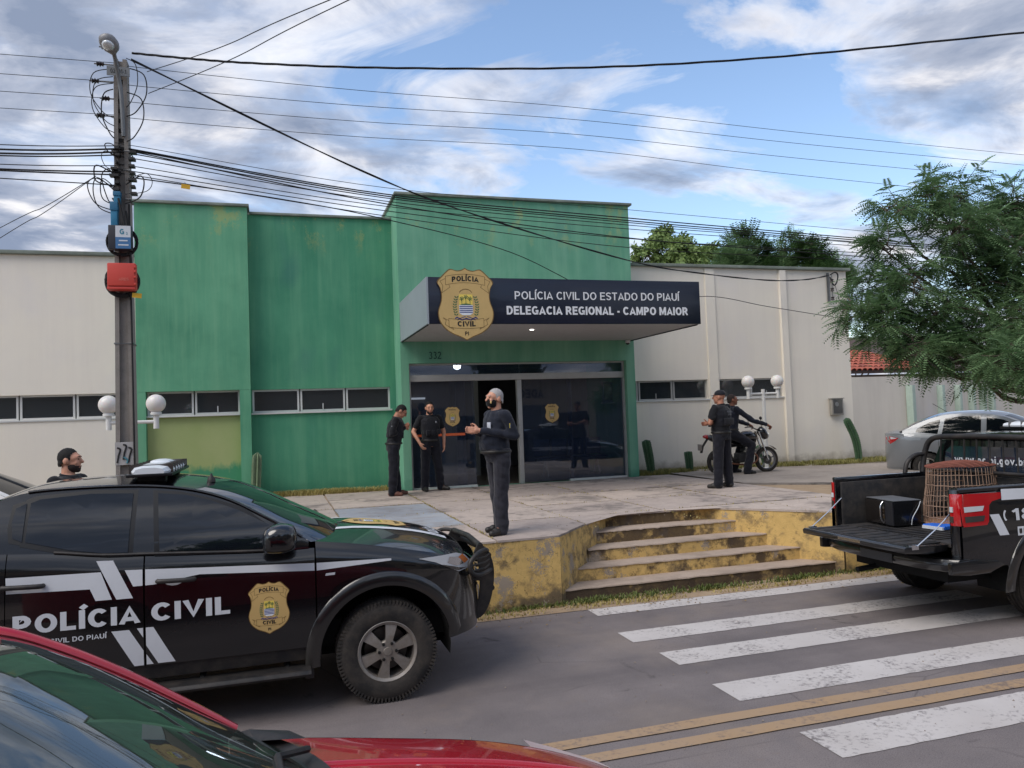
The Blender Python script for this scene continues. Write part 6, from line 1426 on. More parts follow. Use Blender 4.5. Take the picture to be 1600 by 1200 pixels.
for k in range(9): MB().b2((-.03, -.072+.0*k, 5.55+k*.13), (.03, -.05, 5.60+k*.13)).build('web_hole', HOLE, pole)
for z in (5.55, 5.3, 4.92, 3.05): MB().tube([(sx*.105, sy*.125, z) for sx, sy in ((-1, -1), (1, -1), (1, 1), (-1, 1))], .012, 6, closed=True).build('steel_band', STEEL, pole)
mb = MB().b2((-.115, -.142, 1.50), (.105, -.138, 1.79)); mb.build('whitewash_patch', mat('whitewash', (170, 168, 168), .9, var=.15), pole)
for k, (x, z) in enumerate(((-.07, 1.62), (.0, 1.66), (.06, 1.62))): MB().tube(spline([(x-.02, -.146, z+.1), (x+.015, -.146, z+.08), (x-.005, -.146, z), (x-.02, -.146, z-.09)], 4), .011, 5).build('spray_mark', INK, pole)
MB().tube(spline([(-.02, -.147, 1.6), (.03, -.147, 1.56), (.02, -.147, 1.52)], 4), .013, 5).build('spray_mark', mat('spray_teal', (70, 120, 134), .8), pole)
# insulators on the left of the pole
for k, z in enumerate((6.93, 6.70, 6.47, 6.25, 6.02)):
    x = -.13-.12*(k % 3)/2
    MB().lathe([(.012, -.05), (.035, -.035), (.02, -.015), (.04, .0), (.02, .015), (.035, .035), (.012, .05)], 12, 'X', (x-.05, -.06, z)).build('insulator', PORC, pole, smooth=50)
    MB().tube([(-.07, -.06, z), (x-.12, -.06, z)], .010, 6).build('insulator_bolt', STEEL, pole)
# street lamp arm and head
sl_ = thing('street_lamp', 'grey street lamp on a curved steel arm at the top of the pole', 'street lamp', (PX, PY-.13, 6.0))
MB().tube(spline([(.03, .03, .0), (.02, -.02, .5), (.0, -.06, .72), (-.02, -.16, .93), (-.03, -.24, .99)], 6), .026, 10).build('arm', STEEL, sl_, smooth=60)
mb = MB(); rows = []
for t, w, h in ((0, .035, .03), (.15, .06, .05), (.35, .10, .075), (.6, .115, .08), (.85, .095, .07), (1.0, .03, .03)):
    c = Vector((-.03, -.22, .98)).lerp(Vector((-.07, -.46, 1.08)), t); rows.append([(c.x+w*math.cos(2*math.pi*k/14), c.y, c.z+h*math.sin(2*math.pi*k/14)) for k in range(14)])
mb.add([p for r in rows for p in r], [(i*14+k, i*14+(k+1) % 14, (i+1)*14+(k+1) % 14, (i+1)*14+k) for i in range(5) for k in range(14)]+[tuple(range(14)), tuple(range(70, 84))]); mb.build('head', mat('lamp_grey', (132, 132, 134), .5, .2), sl_, smooth=60)
MB().sphere((-.06, -.37, 1.0), (.075, .12, .05), 14, 8).build('lens', CLEARLENS, sl_, smooth=60)
# number plate of the pole
npl = thing('pole_number_plate', 'small grey number plate 02191-1 fixed near the pole top', 'plate', (PX-.01, PY-.16, 6.83))
MB().box((0, 0, 0), (.27, .01, .12)).build('plate', STEEL, npl); bm_map(text_bm('02191-1', .055, .85, .0), lambda a, b: (a, -.008, b-.027), 'lettering', INK, npl, nrm=(0, -1, 0))
# boxes on the pole
def rbox(root, name, a, b, m, bev=.012): return MB().b2(a, b).build(name, m, root, bevel=bev)
for (dx, z, w, h, lab) in ((-.04, 5.16, .075, .15, 'upper small blue junction box strapped to the pole'), (-.075, 4.95, .08, .30, 'lower narrow blue junction box on the left of the pole')):
    o = thing('junction_box', lab, 'box', (PX+dx, PY-.17, z)); rbox(o, 'case', (-w/2, -.05, -h/2), (w/2, .05, h/2), mat('junction_blue', (48, 122, 158), .5, var=.1)); rbox(o, 'lid', (-w/2-.006, -.062, h*.15), (w/2+.006, .05, h*.5+.006), mat('junction_blue_dark', (40, 104, 140), .5, var=.1), .006)
def coil(name, lab, loc, rr, n, wr):
    o = thing(name, lab, 'cable coil', loc)
    for k in range(n):
        r = rr*(1+random.uniform(-.05, .05)); cx, cz = random.uniform(-.012, .012), random.uniform(-.015, .012); MB().tube([(cx+r*math.cos(a), .01+random.uniform(-.02, .02), cz+r*math.sin(a)) for a in frange(0, 2*math.pi*35/36, 36)], wr, 6, closed=True).build('cable_loop', WIRE, o, smooth=60)
    return o
coil('cable_coil', 'black cable coiled behind the blue and white box on the pole', (PX+.01, PY-.19, 4.60), .175, 8, .010)
coil('cable_coil', 'black cable coiled behind the red box on the pole', (PX+.005, PY-.19, 4.09), .185, 16, .013)
gb = thing('fibre_box', 'dark box with white and blue label fixed to the pole', 'box', (PX+.005, PY-.25, 4.63)); rbox(gb, 'case', (-.135, -.06, -.155), (.135, .06, .155), mat('box_dark', (38, 40, 50), .5))
MB().b2((-.05, -.064, .0), (.125, -.0605, .145)).build('label_white', DECAL, gb); MB().b2((-.05, -.064, -.145), (.125, -.0605, -.001)).build('label_blue', mat('label_blue', (64, 112, 160), .5, var=.04), gb)
bm_map(text_bm('G', .07, 1, .03), lambda a, b: (a+.025, -.066, b+.035), 'lettering', mat('label_teal', (58, 128, 150), .5), gb, nrm=(0, -1, 0)); bm_map(text_bm('3', .035, 1, .02), lambda a, b: (a+.08, -.066, b+.03), 'lettering', mat('label_teal', (58, 128, 150), .5), gb, nrm=(0, -1, 0))
for z, w in ((-.045, .10), (-.10, .12)): MB().b2((.04-w/2, -.0665, z-.008), (.04+w/2, -.0645, z+.008)).build('label_line', DECAL, gb)
rb = thing('red_box', 'bright red plastic cable box on the pole', 'box', (PX+.02, PY-.26, 4.12)); rbox(rb, 'case', (-.165, -.07, -.165), (.165, .06, .18), mat('box_red', (196, 62, 52), .45, var=.05), .02); rbox(rb, 'lid', (-.155, -.09, -.115), (.15, -.07, .17), mat('box_red_lid', (204, 70, 58), .45, var=.05), .008)
rbox(rb, 'hinge', (-.165, -.085, -.16), (.155, -.068, -.13), mat('box_red', (196, 62, 52), .45, var=.05), .006)
for z in (-.09, .0, .07, .13): rbox(rb, 'clip', (.148, -.092, z-.014), (.170, -.06, z+.014), mat('box_red_lid', (204, 70, 58), .45, var=.05), .004)
bm_map(text_bm('ARES', .035, 1.1, .0), lambda a, b: (a+.03, -.092, b-.05), 'lettering', mat('box_print', (214, 120, 104), .5), rb, nrm=(0, -1, 0))
# ------------------------------------------------------------------ overhead cables
def cable(lab, pts, r, group, name='overhead_cable', n=10):
    o = MB().tube(spline(pts, n), r, 6).build(name, WIRE, smooth=60); return tag(o, lab, 'cable', group)
def ext(p, q, d): p, q = Vector(p), Vector(q); return q+(q-p).normalized()*d
def P(pts, Y0, Y1=None):
    Y1 = Y0 if Y1 is None else Y1; n = len(pts); out_ = []
    x0, x1 = pts[0][0], pts[-1][0]
    return [at_y(x, y, Y0+(Y1-Y0)*(x-x0)/(x1-x0)) for x, y in pts]
tk = P([(206, 83), (300, 92), (400, 99), (600, 106), (900, 106), (1200, 90), (1600, 51)], 10.95, 8.2); tk.append(ext(tk[-2], tk[-1], 8))
mb = MB(); sp = spline(tk, 24)
for ph in (0, 2.1, 4.2): mb.tube([p+Vector((0, .007*math.sin(i*.35+ph), .009*math.cos(i*.35+ph))) for i, p in enumerate(sp)], .008, 5)
tag(mb.build('overhead_cable', WIRE, smooth=60), 'thick twisted black cable crossing the sky from the pole top to upper right', 'cable')
sv = [(-1.72, 10.95, 7.05), (1.33, 12.2, 6.17), (3.39, 13.0, 5.75), (6.95, 14.2, 5.26), (9.06, 14.9, 5.17), (11.12, 15.5, 5.17), (12.3, 15.7, 5.24), (13.1, 15.82, 5.38)]; mb = MB(); sp = spline(sv, 14)
for ph in (0, 3.1): mb.tube([p+Vector((0, .007*math.sin(i*.4+ph), .008*math.cos(i*.4+ph))) for i, p in enumerate(sp)], .010, 5)
tag(mb.build('service_cable', WIRE, smooth=60), 'thick black service cable sagging from the pole to the bracket on the white wing', 'cable')
cable('single black wire running low across the green wall towards the white wing', [(-1.75, 10.95, 5.48), at_y(420, 308, 11.5), at_y(600, 342, 12.6), at_y(800, 395, 14.2), (7.2, 15.15, 4.55), at_y(1105, 463, 15.5), at_y(1200, 479, 15.75), at_y(1330, 500, 15.85)], .008, None)
for k, (l, m_, rr) in enumerate((((230, 107), (900, 168), (1600, 242)), ((230, 136), (900, 187), (1600, 258)), ((230, 162), (900, 210), (1560, 277)), ((230, 187), (900, 233), (1500, 300)), ((206, 84), (900, 166-14), (1600, 231)))[:4]):
    w = P([l, ((l[0]+m_[0])/2, (l[1]+m_[1])/2+4), m_, ((m_[0]+rr[0])/2, (m_[1]+rr[1])/2+2), rr], 11.0, 11.6); w.append(ext(w[-2], w[-1], 14)); w.insert(0, Vector((PX+.05, PY-.06, w[0].z+.01))); zl = w[0].z
    cable('thin bare wire of the parallel set left of the pole', [(-12, PY+.3, zl+.1), (-7, PY+.1, zl+.03), (-4, PY, zl), (PX-.05, PY-.06, zl)], .004, 'bare street wires left of the pole', 'street_wire')
    cable('thin bare wire of the parallel set strung along the street', w, .0042, 'bare street wires', 'street_wire')
BU = [[(222, 230), (600, 293), (985, 328), (1360, 362)], [(222, 236), (600, 303), (985, 341), (1360, 374)], [(222, 238), (600, 306), (985, 345), (1360, 377)], [(222, 243), (600, 309), (985, 348), (1360, 380)], [(222, 250), (600, 314), (985, 352), (1360, 381)], [(222, 262), (600, 322), (985, 358), (1360, 386)], [(222, 270), (600, 329), (985, 373), (1360, 396)], [(222, 276), (600, 337), (985, 387), (1360, 408)], [(222, 240), (600, 318), (985, 372), (1360, 402)]]
for k, q in enumerate(BU):
    w = P(q, 10.95, 11.4); w.append(ext(w[-2], w[-1], 18)); w.insert(0, Vector((PX+.02, PY-.14, w[0].z)))
    cable('black telephone cable in the sagging bundle right of the pole', w, (.004, .009, .009, .007, .006, .0055, .006, .0055, .008)[k], 'telephone cable bundle', 'telephone_cable')
for k, (z0, dz, r) in enumerate(((5.86, -.03, .006), (5.82, -.05, .012), (5.78, -.06, .012), (5.74, -.05, .009), (5.60, -.02, .006), (5.52, .0, .010), (5.48, .02, .010), (5.34, .06, .007))):
    cable('black telephone cable arriving at the pole from the left edge', [(PX, PY-.14, z0), (-3.2, PY, z0+dz), (-6, PY, z0+dz*1.5), (-12, PY, z0)], r, 'telephone cables left of the pole', 'telephone_cable')
for k, (a, b_) in enumerate((((230, 112), (515, 0)), ((232, 146), (545, 0)))):
    p0, p1 = at_y(*a, 10.9), at_y(*b_, 7.0); cable('thin wire rising from the pole towards the top of the picture', [p0, p0.lerp(p1, .5)-Vector((0, 0, .05)), p1, ext(p0, p1, 8)], .005, 'wires crossing the street overhead', 'street_wire')
for k, (a, b_) in enumerate((((150, 275), (0, 356)), ((140, 282), (0, 372)))):
    p0, p1 = at_y(*a, 10.9), at_y(*b_, 12.5); cable('thin wire dropping from the pole down to the left edge', [p0, p0.lerp(p1, .5)-Vector((0, 0, .04)), p1, ext(p0, p1, 6)], .005, 'drop wires left of the pole', 'drop_wire')
tang = thing('cable_tangle', 'tangle of loose black cable loops hanging round the upper pole', 'cable tangle', (PX, PY-.1, 5.5)); random.seed(31)
for k in range(9):
    s = random.choice((-1, 1)); z = random.uniform(-.35, .35); w = random.uniform(.15, .38); h = random.uniform(.12, .4)
    MB().tube(spline([(s*.06, -.05, z), (s*w*.8, random.uniform(-.15, .05), z+h*.5), (s*w, random.uniform(-.2, .05), z), (s*w*.8, random.uniform(-.15, .05), z-h*.7), (s*.05, -.06, z-h)], 6), random.choice((.005, .007, .009)), 5).build('loose_loop', WIRE, tang, smooth=60)
for k in range(7):
    s = -1 if k < 4 else 1; z = .75+random.uniform(0, .5); w = random.uniform(.18, .34)
    MB().tube(spline([(s*.08, -.02, z+.3), (s*w*.9, -.03, z+.22), (s*w, -.05, z-.05), (s*w*.6, -.03, z-.28), (s*.07, -.02, z-.35)], 6), random.choice((.006, .008)), 5).build('loose_loop', WIRE, tang, smooth=60)
for k in range(14): MB().b2((random.uniform(-.13, -.05)+(.0 if k % 2 else .18), -.1, -.28+k*.045), (random.uniform(-.04, .0)+(.0 if k % 2 else .19), .0, -.25+k*.045)).build('cable_clamp', PLASTIC, tang)
MB().tube(spline([(.06, -.08, -.5), (.09, -.1, -.8), (.12, -.1, -1.3), (.10, -.1, -1.65)], 6), .012, 6).build('down_cable', WIRE, tang); MB().tube(spline([(-.02, -.12, -.35), (.03, -.13, -.6), (.09, -.13, -.9)], 6), .014, 6).build('down_cable', WIRE, tang)
MB().tube([(.118, -.05, -5.2), (.09, -.04, -.4)], .012, 6).build('down_cable', WIRE, tang)
TAGY = mat('yellow_tag', (206, 160, 40), .6)
for loc, lab in (((-1.08, 10.92, 5.385), 'yellow cable tag hanging on a wire right of the pole'), ((-1.655, 10.7, 3.89), 'yellow cable tag below the red box')):
    o = thing('cable_tag', lab, 'tag', loc); MB().box((0, 0, 0), (.11, .006, .06), (0, R(6), 0)).build('card', TAGY, o); MB().tube([(0, 0, .03), (-.01, 0, .06)], .003, 5).build('tie', WIRE, o)

# ================================================================== twin globe lamps
WPAINT = mat('white_paint', (214, 214, 212), .45, var=.06); GLOBE = NT('opal_globe').set(base=s2l((222, 218, 214)), rough=.3, sss=.2, spec=.4).m
def globe_lamp(lab, loc, rz=0, rr=.148, sp=.36, zt=1.72):
    o = thing('globe_lamp', lab, 'lamp post', loc, rz)
    MB().tube([(0, 0, 0), (0, 0, zt+.08)], .042, 14).build('post', WPAINT, o, smooth=50); MB().lathe([(.09, 0), (.09, .03), (.05, .05)], 16).build('base', WPAINT, o, smooth=40)
    MB().tube([(-sp, 0, zt-.02), (sp, 0, zt-.02)], .028, 10).build('cross_arm', WPAINT, o, smooth=50)
    for s in (-1, 1):
        MB().tube([(s*sp, 0, zt-.13), (s*sp, 0, zt+.09)], .042, 12).build('socket', WPAINT, o, smooth=50)
        MB().lathe([(.08, zt+.085), (.085, zt+.11), (.075, zt+.13)], 18, 'Z', (s*sp, 0, 0)).build('collar', WPAINT, o, smooth=40)
        g_ = MB().sphere((s*sp, 0, zt+.13+rr*.9), rr, 24, 16).build('globe', GLOBE, o, smooth=80)
globe_lamp('twin globe lamp partly hidden behind the concrete utility pole', (-2.13, 13.2, .61), 0, .145, .335)
globe_lamp('white twin globe lamp post in front of the white wing by the motorcycle', (10.52, 15.05, .80), R(-4), .14, .365)
# meter box and cable bracket on the white wing
mx = thing('meter_box', 'grey electricity meter box on the white wall above the bent cactus', 'meter box', (13.18, 15.94, 2.14))
MB().b2((-.17, -.10, -.20), (.17, .0, .20)).build('case', mat('meter_grey', (150, 146, 138), .6), mx, bevel=.012); MB().b2((-.13, -.108, -.16), (.13, -.101, .17)).build('door', NT('meter_glass').set(base=s2l((66, 68, 70)), rough=.25, coat=.6).m, mx)
MB().lathe([(.05, -.114), (.055, -.109)], 16, 'Y', (-.03, 0, .06)).build('dial', mat('dial', (120, 122, 122), .5), mx); MB().b2((-.19, -.12, .20), (.19, .0, .215)).build('hood', mat('meter_grey', (150, 146, 138), .6), mx)
bk = thing('cable_bracket', 'steel wall bracket with three insulators at the top of the white wing', 'bracket', (13.18, 15.93, 5.1))
MB().b2((-.04, -.05, -.37), (-.01, .0, .36)).b2((-.06, -.02, -.37), (.01, .0, .36)).build('bar', STEEL, bk)
for z in (-.28, -.06, .16): MB().lathe([(.02, -.045), (.045, -.03), (.028, 0), (.045, .03), (.02, .045)], 12, 'Z', (.05, -.06, z)).build('insulator', PORC, bk, smooth=50)
MB().tube([(.05, -.06, -.36), (.05, -.06, .30)], .008, 6).build('pin', STEEL, bk)
MB().tube(spline([(-.02, -.10, .30), (.10, -.12, .36), (.2, -.1, .30), (.16, -.1, .12), (.08, -.08, .05), (.0, -.06, .25)], 6), .017, 6).build('cable_loop', WIRE, bk, smooth=60); MB().tube(spline([(.12, -.08, .04), (.2, -.06, -.15), (.3, -.03, -.38), (.34, -.03, -.5)], 6), .006, 5).build('drop_wire', WIRE, bk)
# ================================================================== plants
def m_leaf(name, c1, c2, tr=.25):
    t = NT(name); g_ = t.add('ShaderNodeNewGeometry'); rnd = g_.outputs['Random Per Island']; n = t.noise(1.3, 3, .6, t.pos('World'))
    base = t.mix(t.math('MULTIPLY_ADD', rnd, .6, t.math('MULTIPLY', n, .45)), s2l(c1), s2l(c2))
    t.set(base=base, rough=.5, spec=.3)
    tl = t.add('ShaderNodeBsdfTranslucent', {'Color': base}); mx = t.add('ShaderNodeMixShader', {0: tr, 1: t.b.outputs[0], 2: tl.outputs[0]}); t.l.new(mx.outputs[0], t.out.inputs['Surface']); return t.m
BARK = mat('bark', (92, 80, 70), .9, var=.3, scale=8, bump=.6, bscale=30)
def frond_template(n=7, L_=.30, leaf=.085, wd=.022, droop=.25):
    """one pinnate leaf along +x, curving down"""
    vs, fs = [], []
    def ax(t): return Vector((L_*t, 0, -droop*L_*t*t))
    for i in range(n):
        t = .18+.8*i/(n-1); p = ax(t); sc = (1-.45*abs(t-.5)*1.3)
        for s in (-1, 1):
            d = Vector((.38, s*.92, -.2)).normalized()*leaf*sc; w = Vector((.92, -s*.38, 0)).normalized()*wd*sc*.5
            o = len(vs); vs += [p, p+d*.45+w, p+d, p+d*.45-w+Vector((0, 0, -.006))]; fs.append((o, o+1, o+2, o+3))
    o = len(vs); vs += [ax(0)+Vector((0, .002, 0)), ax(0)-Vector((0, .002, 0)), ax(1)]; fs.append((o, o+1, o+2))
    return np.array([tuple(v) for v in vs]), fs
def broad_template(n=6, L_=.16, leaf=.10, wd=.05):
    vs, fs = [], []
    for i in range(n):
        a = 2.4*i; p = Vector((L_*i/n, 0, 0)); d = Vector((.5, math.cos(a), math.sin(a))).normalized()*leaf; w = d.cross(Vector((1, 0, .3))).normalized()*wd*.5
        o = len(vs); vs += [p, p+d*.5+w, p+d, p+d*.5-w]; fs.append((o, o+1, o+2, o+3))
    return np.array([tuple(v) for v in vs]), fs
def scatter(tpl, items):
    """items: (position, direction, up-ish, scale) -> one mesh"""
    V, F = tpl; nv = len(V); allv = np.empty((len(items)*nv, 3)); faces = []
    for i, (p, d, u_, s) in enumerate(items):
        d = d.normalized(); y = u_.cross(d)
        if y.length < 1e-4: y = Vector((0, 1, 0)).cross(d)
        y.normalize(); z = d.cross(y); Mx = np.array([d, y, z])*s
        allv[i*nv:(i+1)*nv] = V @ Mx+np.array(p)
        o = i*nv; faces += [tuple(k+o for k in f) for f in F]
    return allv, faces
def crown_mesh(name, tpl, items, m, parent):
    v, f = scatter(tpl, items); me = bpy.data.meshes.new(name); me.from_pydata(v.tolist(), [], f); o = link_mesh(name, me, m, parent); return o
def rdir(): 
    z = random.uniform(-1, 1); a = random.uniform(0, 2*math.pi); r = math.sqrt(1-z*z); return Vector((r*math.cos(a), r*math.sin(a), z))
def limb(mb, a, b, r0, r1, wob=.12, n=6):
    a, b = Vector(a), Vector(b); pts = [a.lerp(b, i/n)+(rdir()*wob*(b-a).length*.25*math.sin(math.pi*i/n)) for i in range(n+1)]
    mb.tube(spline(pts, 3), [r0+(r1-r0)*i/(n*3) for i in range(n*3+1)], 7); return pts
def tree(lab, base, clumps, m, tpl, dens, trunk_r=.14, fork=.45, group=None, name='tree', out_bias=.75, sc=(.8, 1.25), droop=.35):
    """clumps: (centre, radius) in world space; limbs run from the fork to each clump, leaves fill shells of twigs"""
    base = Vector(base); root = thing(name, lab, 'tree', base, 0, group); mb = MB(); cen = sum((Vector(c) for c, r in clumps), Vector())/len(clumps)
    zmin = min(c[2] for c, r in clumps); fk = Vector((base.x*.65+cen.x*.35, base.y*.65+cen.y*.35, base.z+(zmin-base.z)*fork+.3)); limb(mb, base-base, fk-base, trunk_r, trunk_r*.75, .1)
    items = []
    for c, r in clumps:
        c = Vector(c); pts = limb(mb, fk-base, c-base-Vector((0, 0, r*.2)), trunk_r*.5, trunk_r*.12, .25)
        nt_ = max(5, int(dens*r*r/ .25)); tw = max(4, nt_//14)
        for k in range(tw):
            d = rdir(); d.z = d.z*.8+.15; q = c-base+d.normalized()*r*random.uniform(.55, 1.0); st_ = c-base+rdir()*r*.25; mb.tube([st_, st_.lerp(q, .5)+rdir()*.04, q], [trunk_r*.10, trunk_r*.07, .005], 4, caps=False)
            for j in range(nt_//tw):
                t = random.uniform(.35, 1.05); p = st_.lerp(q, t)+rdir()*r*.10; dd = (p-(c-base)).normalized()*.7+rdir()*.7; dd.z = dd.z*.5-droop*random.uniform(.2, 1.2)
                items.append((p, dd, Vector((random.uniform(-.3, .3), random.uniform(-.3, .3), 1)), random.uniform(*sc)))
    mb.build('trunk', BARK, root, smooth=60); crown_mesh('crown', tpl, items, m, root); return root
NEEM = m_leaf('neem_leaf', (76, 108, 72), (134, 162, 116)); DARKL = m_leaf('dark_leaf', (52, 82, 50), (92, 122, 70)); PALEL = m_leaf('pale_leaf', (84, 112, 62), (136, 156, 92))
random.seed(11)
def D_(x, y, d): return tuple(CP+ray(x, y)*d)
cl = []
for x, y, r, d in ((1395, 330, .42, 13.2), (1385, 385, .45, 13.0), (1455, 305, .55, 13.6), (1500, 300, .5, 14.2), (1490, 370, .75, 13.2), (1420, 440, .6, 12.8), (1365, 440, .38, 13.3), (1545, 350, .6, 14.6), (1590, 320, .6, 14.0), (1600, 400, .9, 13.2), (1640, 480, 1.0, 12.6),
                   (1345, 490, .42, 13.0), (1390, 505, .5, 12.6), (1455, 500, .75, 12.9), (1530, 455, .8, 13.6), (1540, 540, .85, 12.8), (1375, 530, .36, 12.9), (1430, 545, .5, 12.4), (1490, 550, .55, 12.6), (1585, 550, .55, 12.0), (1575, 565, .45, 11.0), (1610, 580, .35, 10.8), (1670, 580, .7, 12.0), (1325, 475, .25, 13.1), (1650, 350, .9, 14)):
    cl.append((D_(x, y, d), r))
tree('large feathery green tree overhanging the silver car on the right', (15.0, 9.6, .55), cl, NEEM, frond_template(8, .30, .085, .028, .35), 250, .13, .5, sc=(.75, 1.2), droop=.2)
cl = [(D_(1010, 402, 33), .7), (D_(1040, 382, 33.5), .95), (D_(1075, 395, 33), .9), (D_(1100, 405, 34), .8), (D_(1060, 420, 33), 1.2)]
tree('rounded broadleaf tree behind the white wing next to the green block', (15.9, 29, 0), cl, PALEL, broad_template(6, .22, .16, .08), 90, .2, .6, sc=(1.0, 1.5), droop=.1)
def spire(x, y0, y1, w, d, n):
    o = []
    for i in range(n):
        t = i/(n-1); o.append((D_(x+random.uniform(-.3, .3)*w, y0+(y1-y0)*t, d+random.uniform(-.4, .4)), (w*(.35+.65*t))*d/1209*1.1))
    return o
for k, (x, y0, w, d, lab) in enumerate(((1142, 372, 34, 32, 'leafy tree left of the pointed ones above the white roofline'), (1180, 364, 30, 32.5, 'first pointed feathery tree above the white roofline'), (1223, 366, 28, 33, 'second pointed feathery tree above the white roofline'), (1272, 374, 36, 32, 'widest feathery tree at the right end of the white roofline'), (1312, 400, 22, 33, 'smallest feathery tree beside the corner of the white wing'))):
    cl = spire(x, y0+6, 450, w, d, 5); b0 = Vector(cl[-1][0]); tree(lab, (b0.x, b0.y, 0), cl, DARKL if k % 2 else NEEM, frond_template(7, .55, .17, .055, -.1), 150, .13, .5, droop=-.1)
tree('small pale tree far beyond the tiled roof', (22.5, 27, 0), [(D_(1345, 552, 34), .55), (D_(1360, 548, 34.5), .5), (D_(1335, 520, 35), .45), (D_(1370, 556, 34), .5)], PALEL, frond_template(6, .4, .14, .04, .2), 60, .1, .5)
# ------------------------------------------------------------------ cacti
CACT = mat('cactus_green', (62, 92, 66), .6, var=.25, scale=9, bump=.3); SPINE = mat('cactus_rib', (104, 122, 92), .7, var=.2)
CACTP = mat('cactus_grey_green', (106, 124, 96), .7, var=.25, scale=9, bump=.3)
def cactus(lab, pts, r, ribs=7, m=None):
    base = Vector(pts[0]); o = thing('cactus', lab, 'cactus', base); sp = spline([Vector(p)-base for p in pts], 8); n = len(sp); sg_ = ribs*4; rows = []
    for i, p in enumerate(sp):
        t = i/(n-1); rr = r*(.85+.25*math.sin(t*2.2))*(1 if t < .9 else math.sqrt(max(.03, 1-((t-.9)/.1)**2))); tn = (sp[min(i+1, n-1)]-sp[max(i-1, 0)]).normalized(); a = tn.cross(Vector((0, 1, 0))).normalized(); b_ = tn.cross(a)
        rows.append([p+(a*math.cos(2*math.pi*k/sg_)+b_*math.sin(2*math.pi*k/sg_))*rr*(.70+.30*math.cos(ribs*2*math.pi*k/sg_)) for k in range(sg_)])
    mb = MB().add([v for q in rows for v in q], [(i*sg_+k, i*sg_+(k+1) % sg_, (i+1)*sg_+(k+1) % sg_, (i+1)*sg_+k) for i in range(n-1) for k in range(sg_)]+[tuple(range((n-1)*sg_, n*sg_))]); mb.build('stem', m or CACT, o, smooth=50)
    mb = MB()
    for k in range(ribs):
        for i in range(1, n-1): mb.sphere(rows[i][k*4], .008, 5, 4)
    q = mb.build('spines', SPINE, o); q['kind'] = 'stuff'; return o
cactus('upright ribbed cactus against the green wall left of the entrance', [(-.42, 15.55, .3), (-.40, 15.55, .9), (-.36, 15.55, 1.68)], .085, 7, CACTP)
cactus('tall slightly leaning cactus beside the green door pier', [(7.88, 15.5, .78), (7.84, 15.5, 1.15), (7.77, 15.5, 1.57)], .095)
cactus('short upright cactus stump left of the motorcycle', [(8.83, 15.5, .78), (8.82, 15.5, 1.05), (8.80, 15.5, 1.27)], .085)
cactus('small leaning cactus behind the motorcycle front wheel', [(10.75, 15.4, .78), (10.70, 15.4, 1.05), (10.55, 15.4, 1.32)], .08, 6)
cactus('tall bent cactus curving left under the meter box', [(13.45, 15.55, .76), (13.46, 15.55, 1.0), (13.38, 15.55, 1.4), (13.17, 15.58, 1.86)], .085)
# ------------------------------------------------------------------ grass
GRASSG = m_leaf('green_grass', (70, 92, 46), (120, 128, 70)); GRASSD = m_leaf('dry_grass', (150, 138, 84), (188, 172, 110)); GRASSM = m_leaf('mixed_grass', (96, 112, 56), (168, 154, 96))
def grass(lab, m, spots, hmin, hmax, name='grass', w=.008):
    V, F = [], []
    for x, y, z in spots:
        a = random.uniform(0, 6.28); h = random.uniform(hmin, hmax); d = Vector((math.cos(a), math.sin(a), 0)); s = Vector((-d.y, d.x, 0))*w*random.uniform(.6, 1.3); p = Vector((x, y, z)); ln_ = random.uniform(.3, 1.0)*h; o = len(V)
        V += [tuple(p-s), tuple(p+s), tuple(p+d*ln_*.45+Vector((0, 0, h*.65))+s*.6), tuple(p+d*ln_*.45+Vector((0, 0, h*.65))-s*.6), tuple(p+d*ln_+Vector((0, 0, h*.85)))]; F += [(o, o+1, o+2, o+3), (o+3, o+2, o+4)]
    me = bpy.data.meshes.new(name); me.from_pydata(V, [], F); return tag(link_mesh(name, me, m), lab, 'grass', kind='stuff')
random.seed(5)
def strip(x0, x1, y0, y1, z, n, clump=.5):
    o = []
    while len(o) < n:
        x, y = random.uniform(x0, x1), random.uniform(y0, y1)
        if MN.noise(Vector((x*1.7, y*3, 1.3)))+.5 > random.uniform(0, 1)*clump*1.4: o.append((x, y, z))
    return o
grass('green grass tufts along the foot of the stairs and yellow wall', GRASSG, strip(1.6, 8.5, 8.31, 8.44, .01, 2600, 1.1), .02, .09)
grass('dry grass bits scattered along the edge of the asphalt', GRASSD, strip(1.6, 9, 8.14, 8.36, .01, 1800), .015, .05)
grass('dry yellow grass along the foot of the green wall', GRASSD, strip(-.4, 2.3, 15.55, 15.92, .8, 3600), .05, .14)
grass('dry and green grass along the foot of the white wing', GRASSM, strip(7.5, 11.8, 15.25, 15.92, .79, 6000), .04, .15); grass('dry grass along the wall under the meter box', GRASSM, strip(11.9, 16, 15.2, 15.95, .79, 5200), .04, .13)

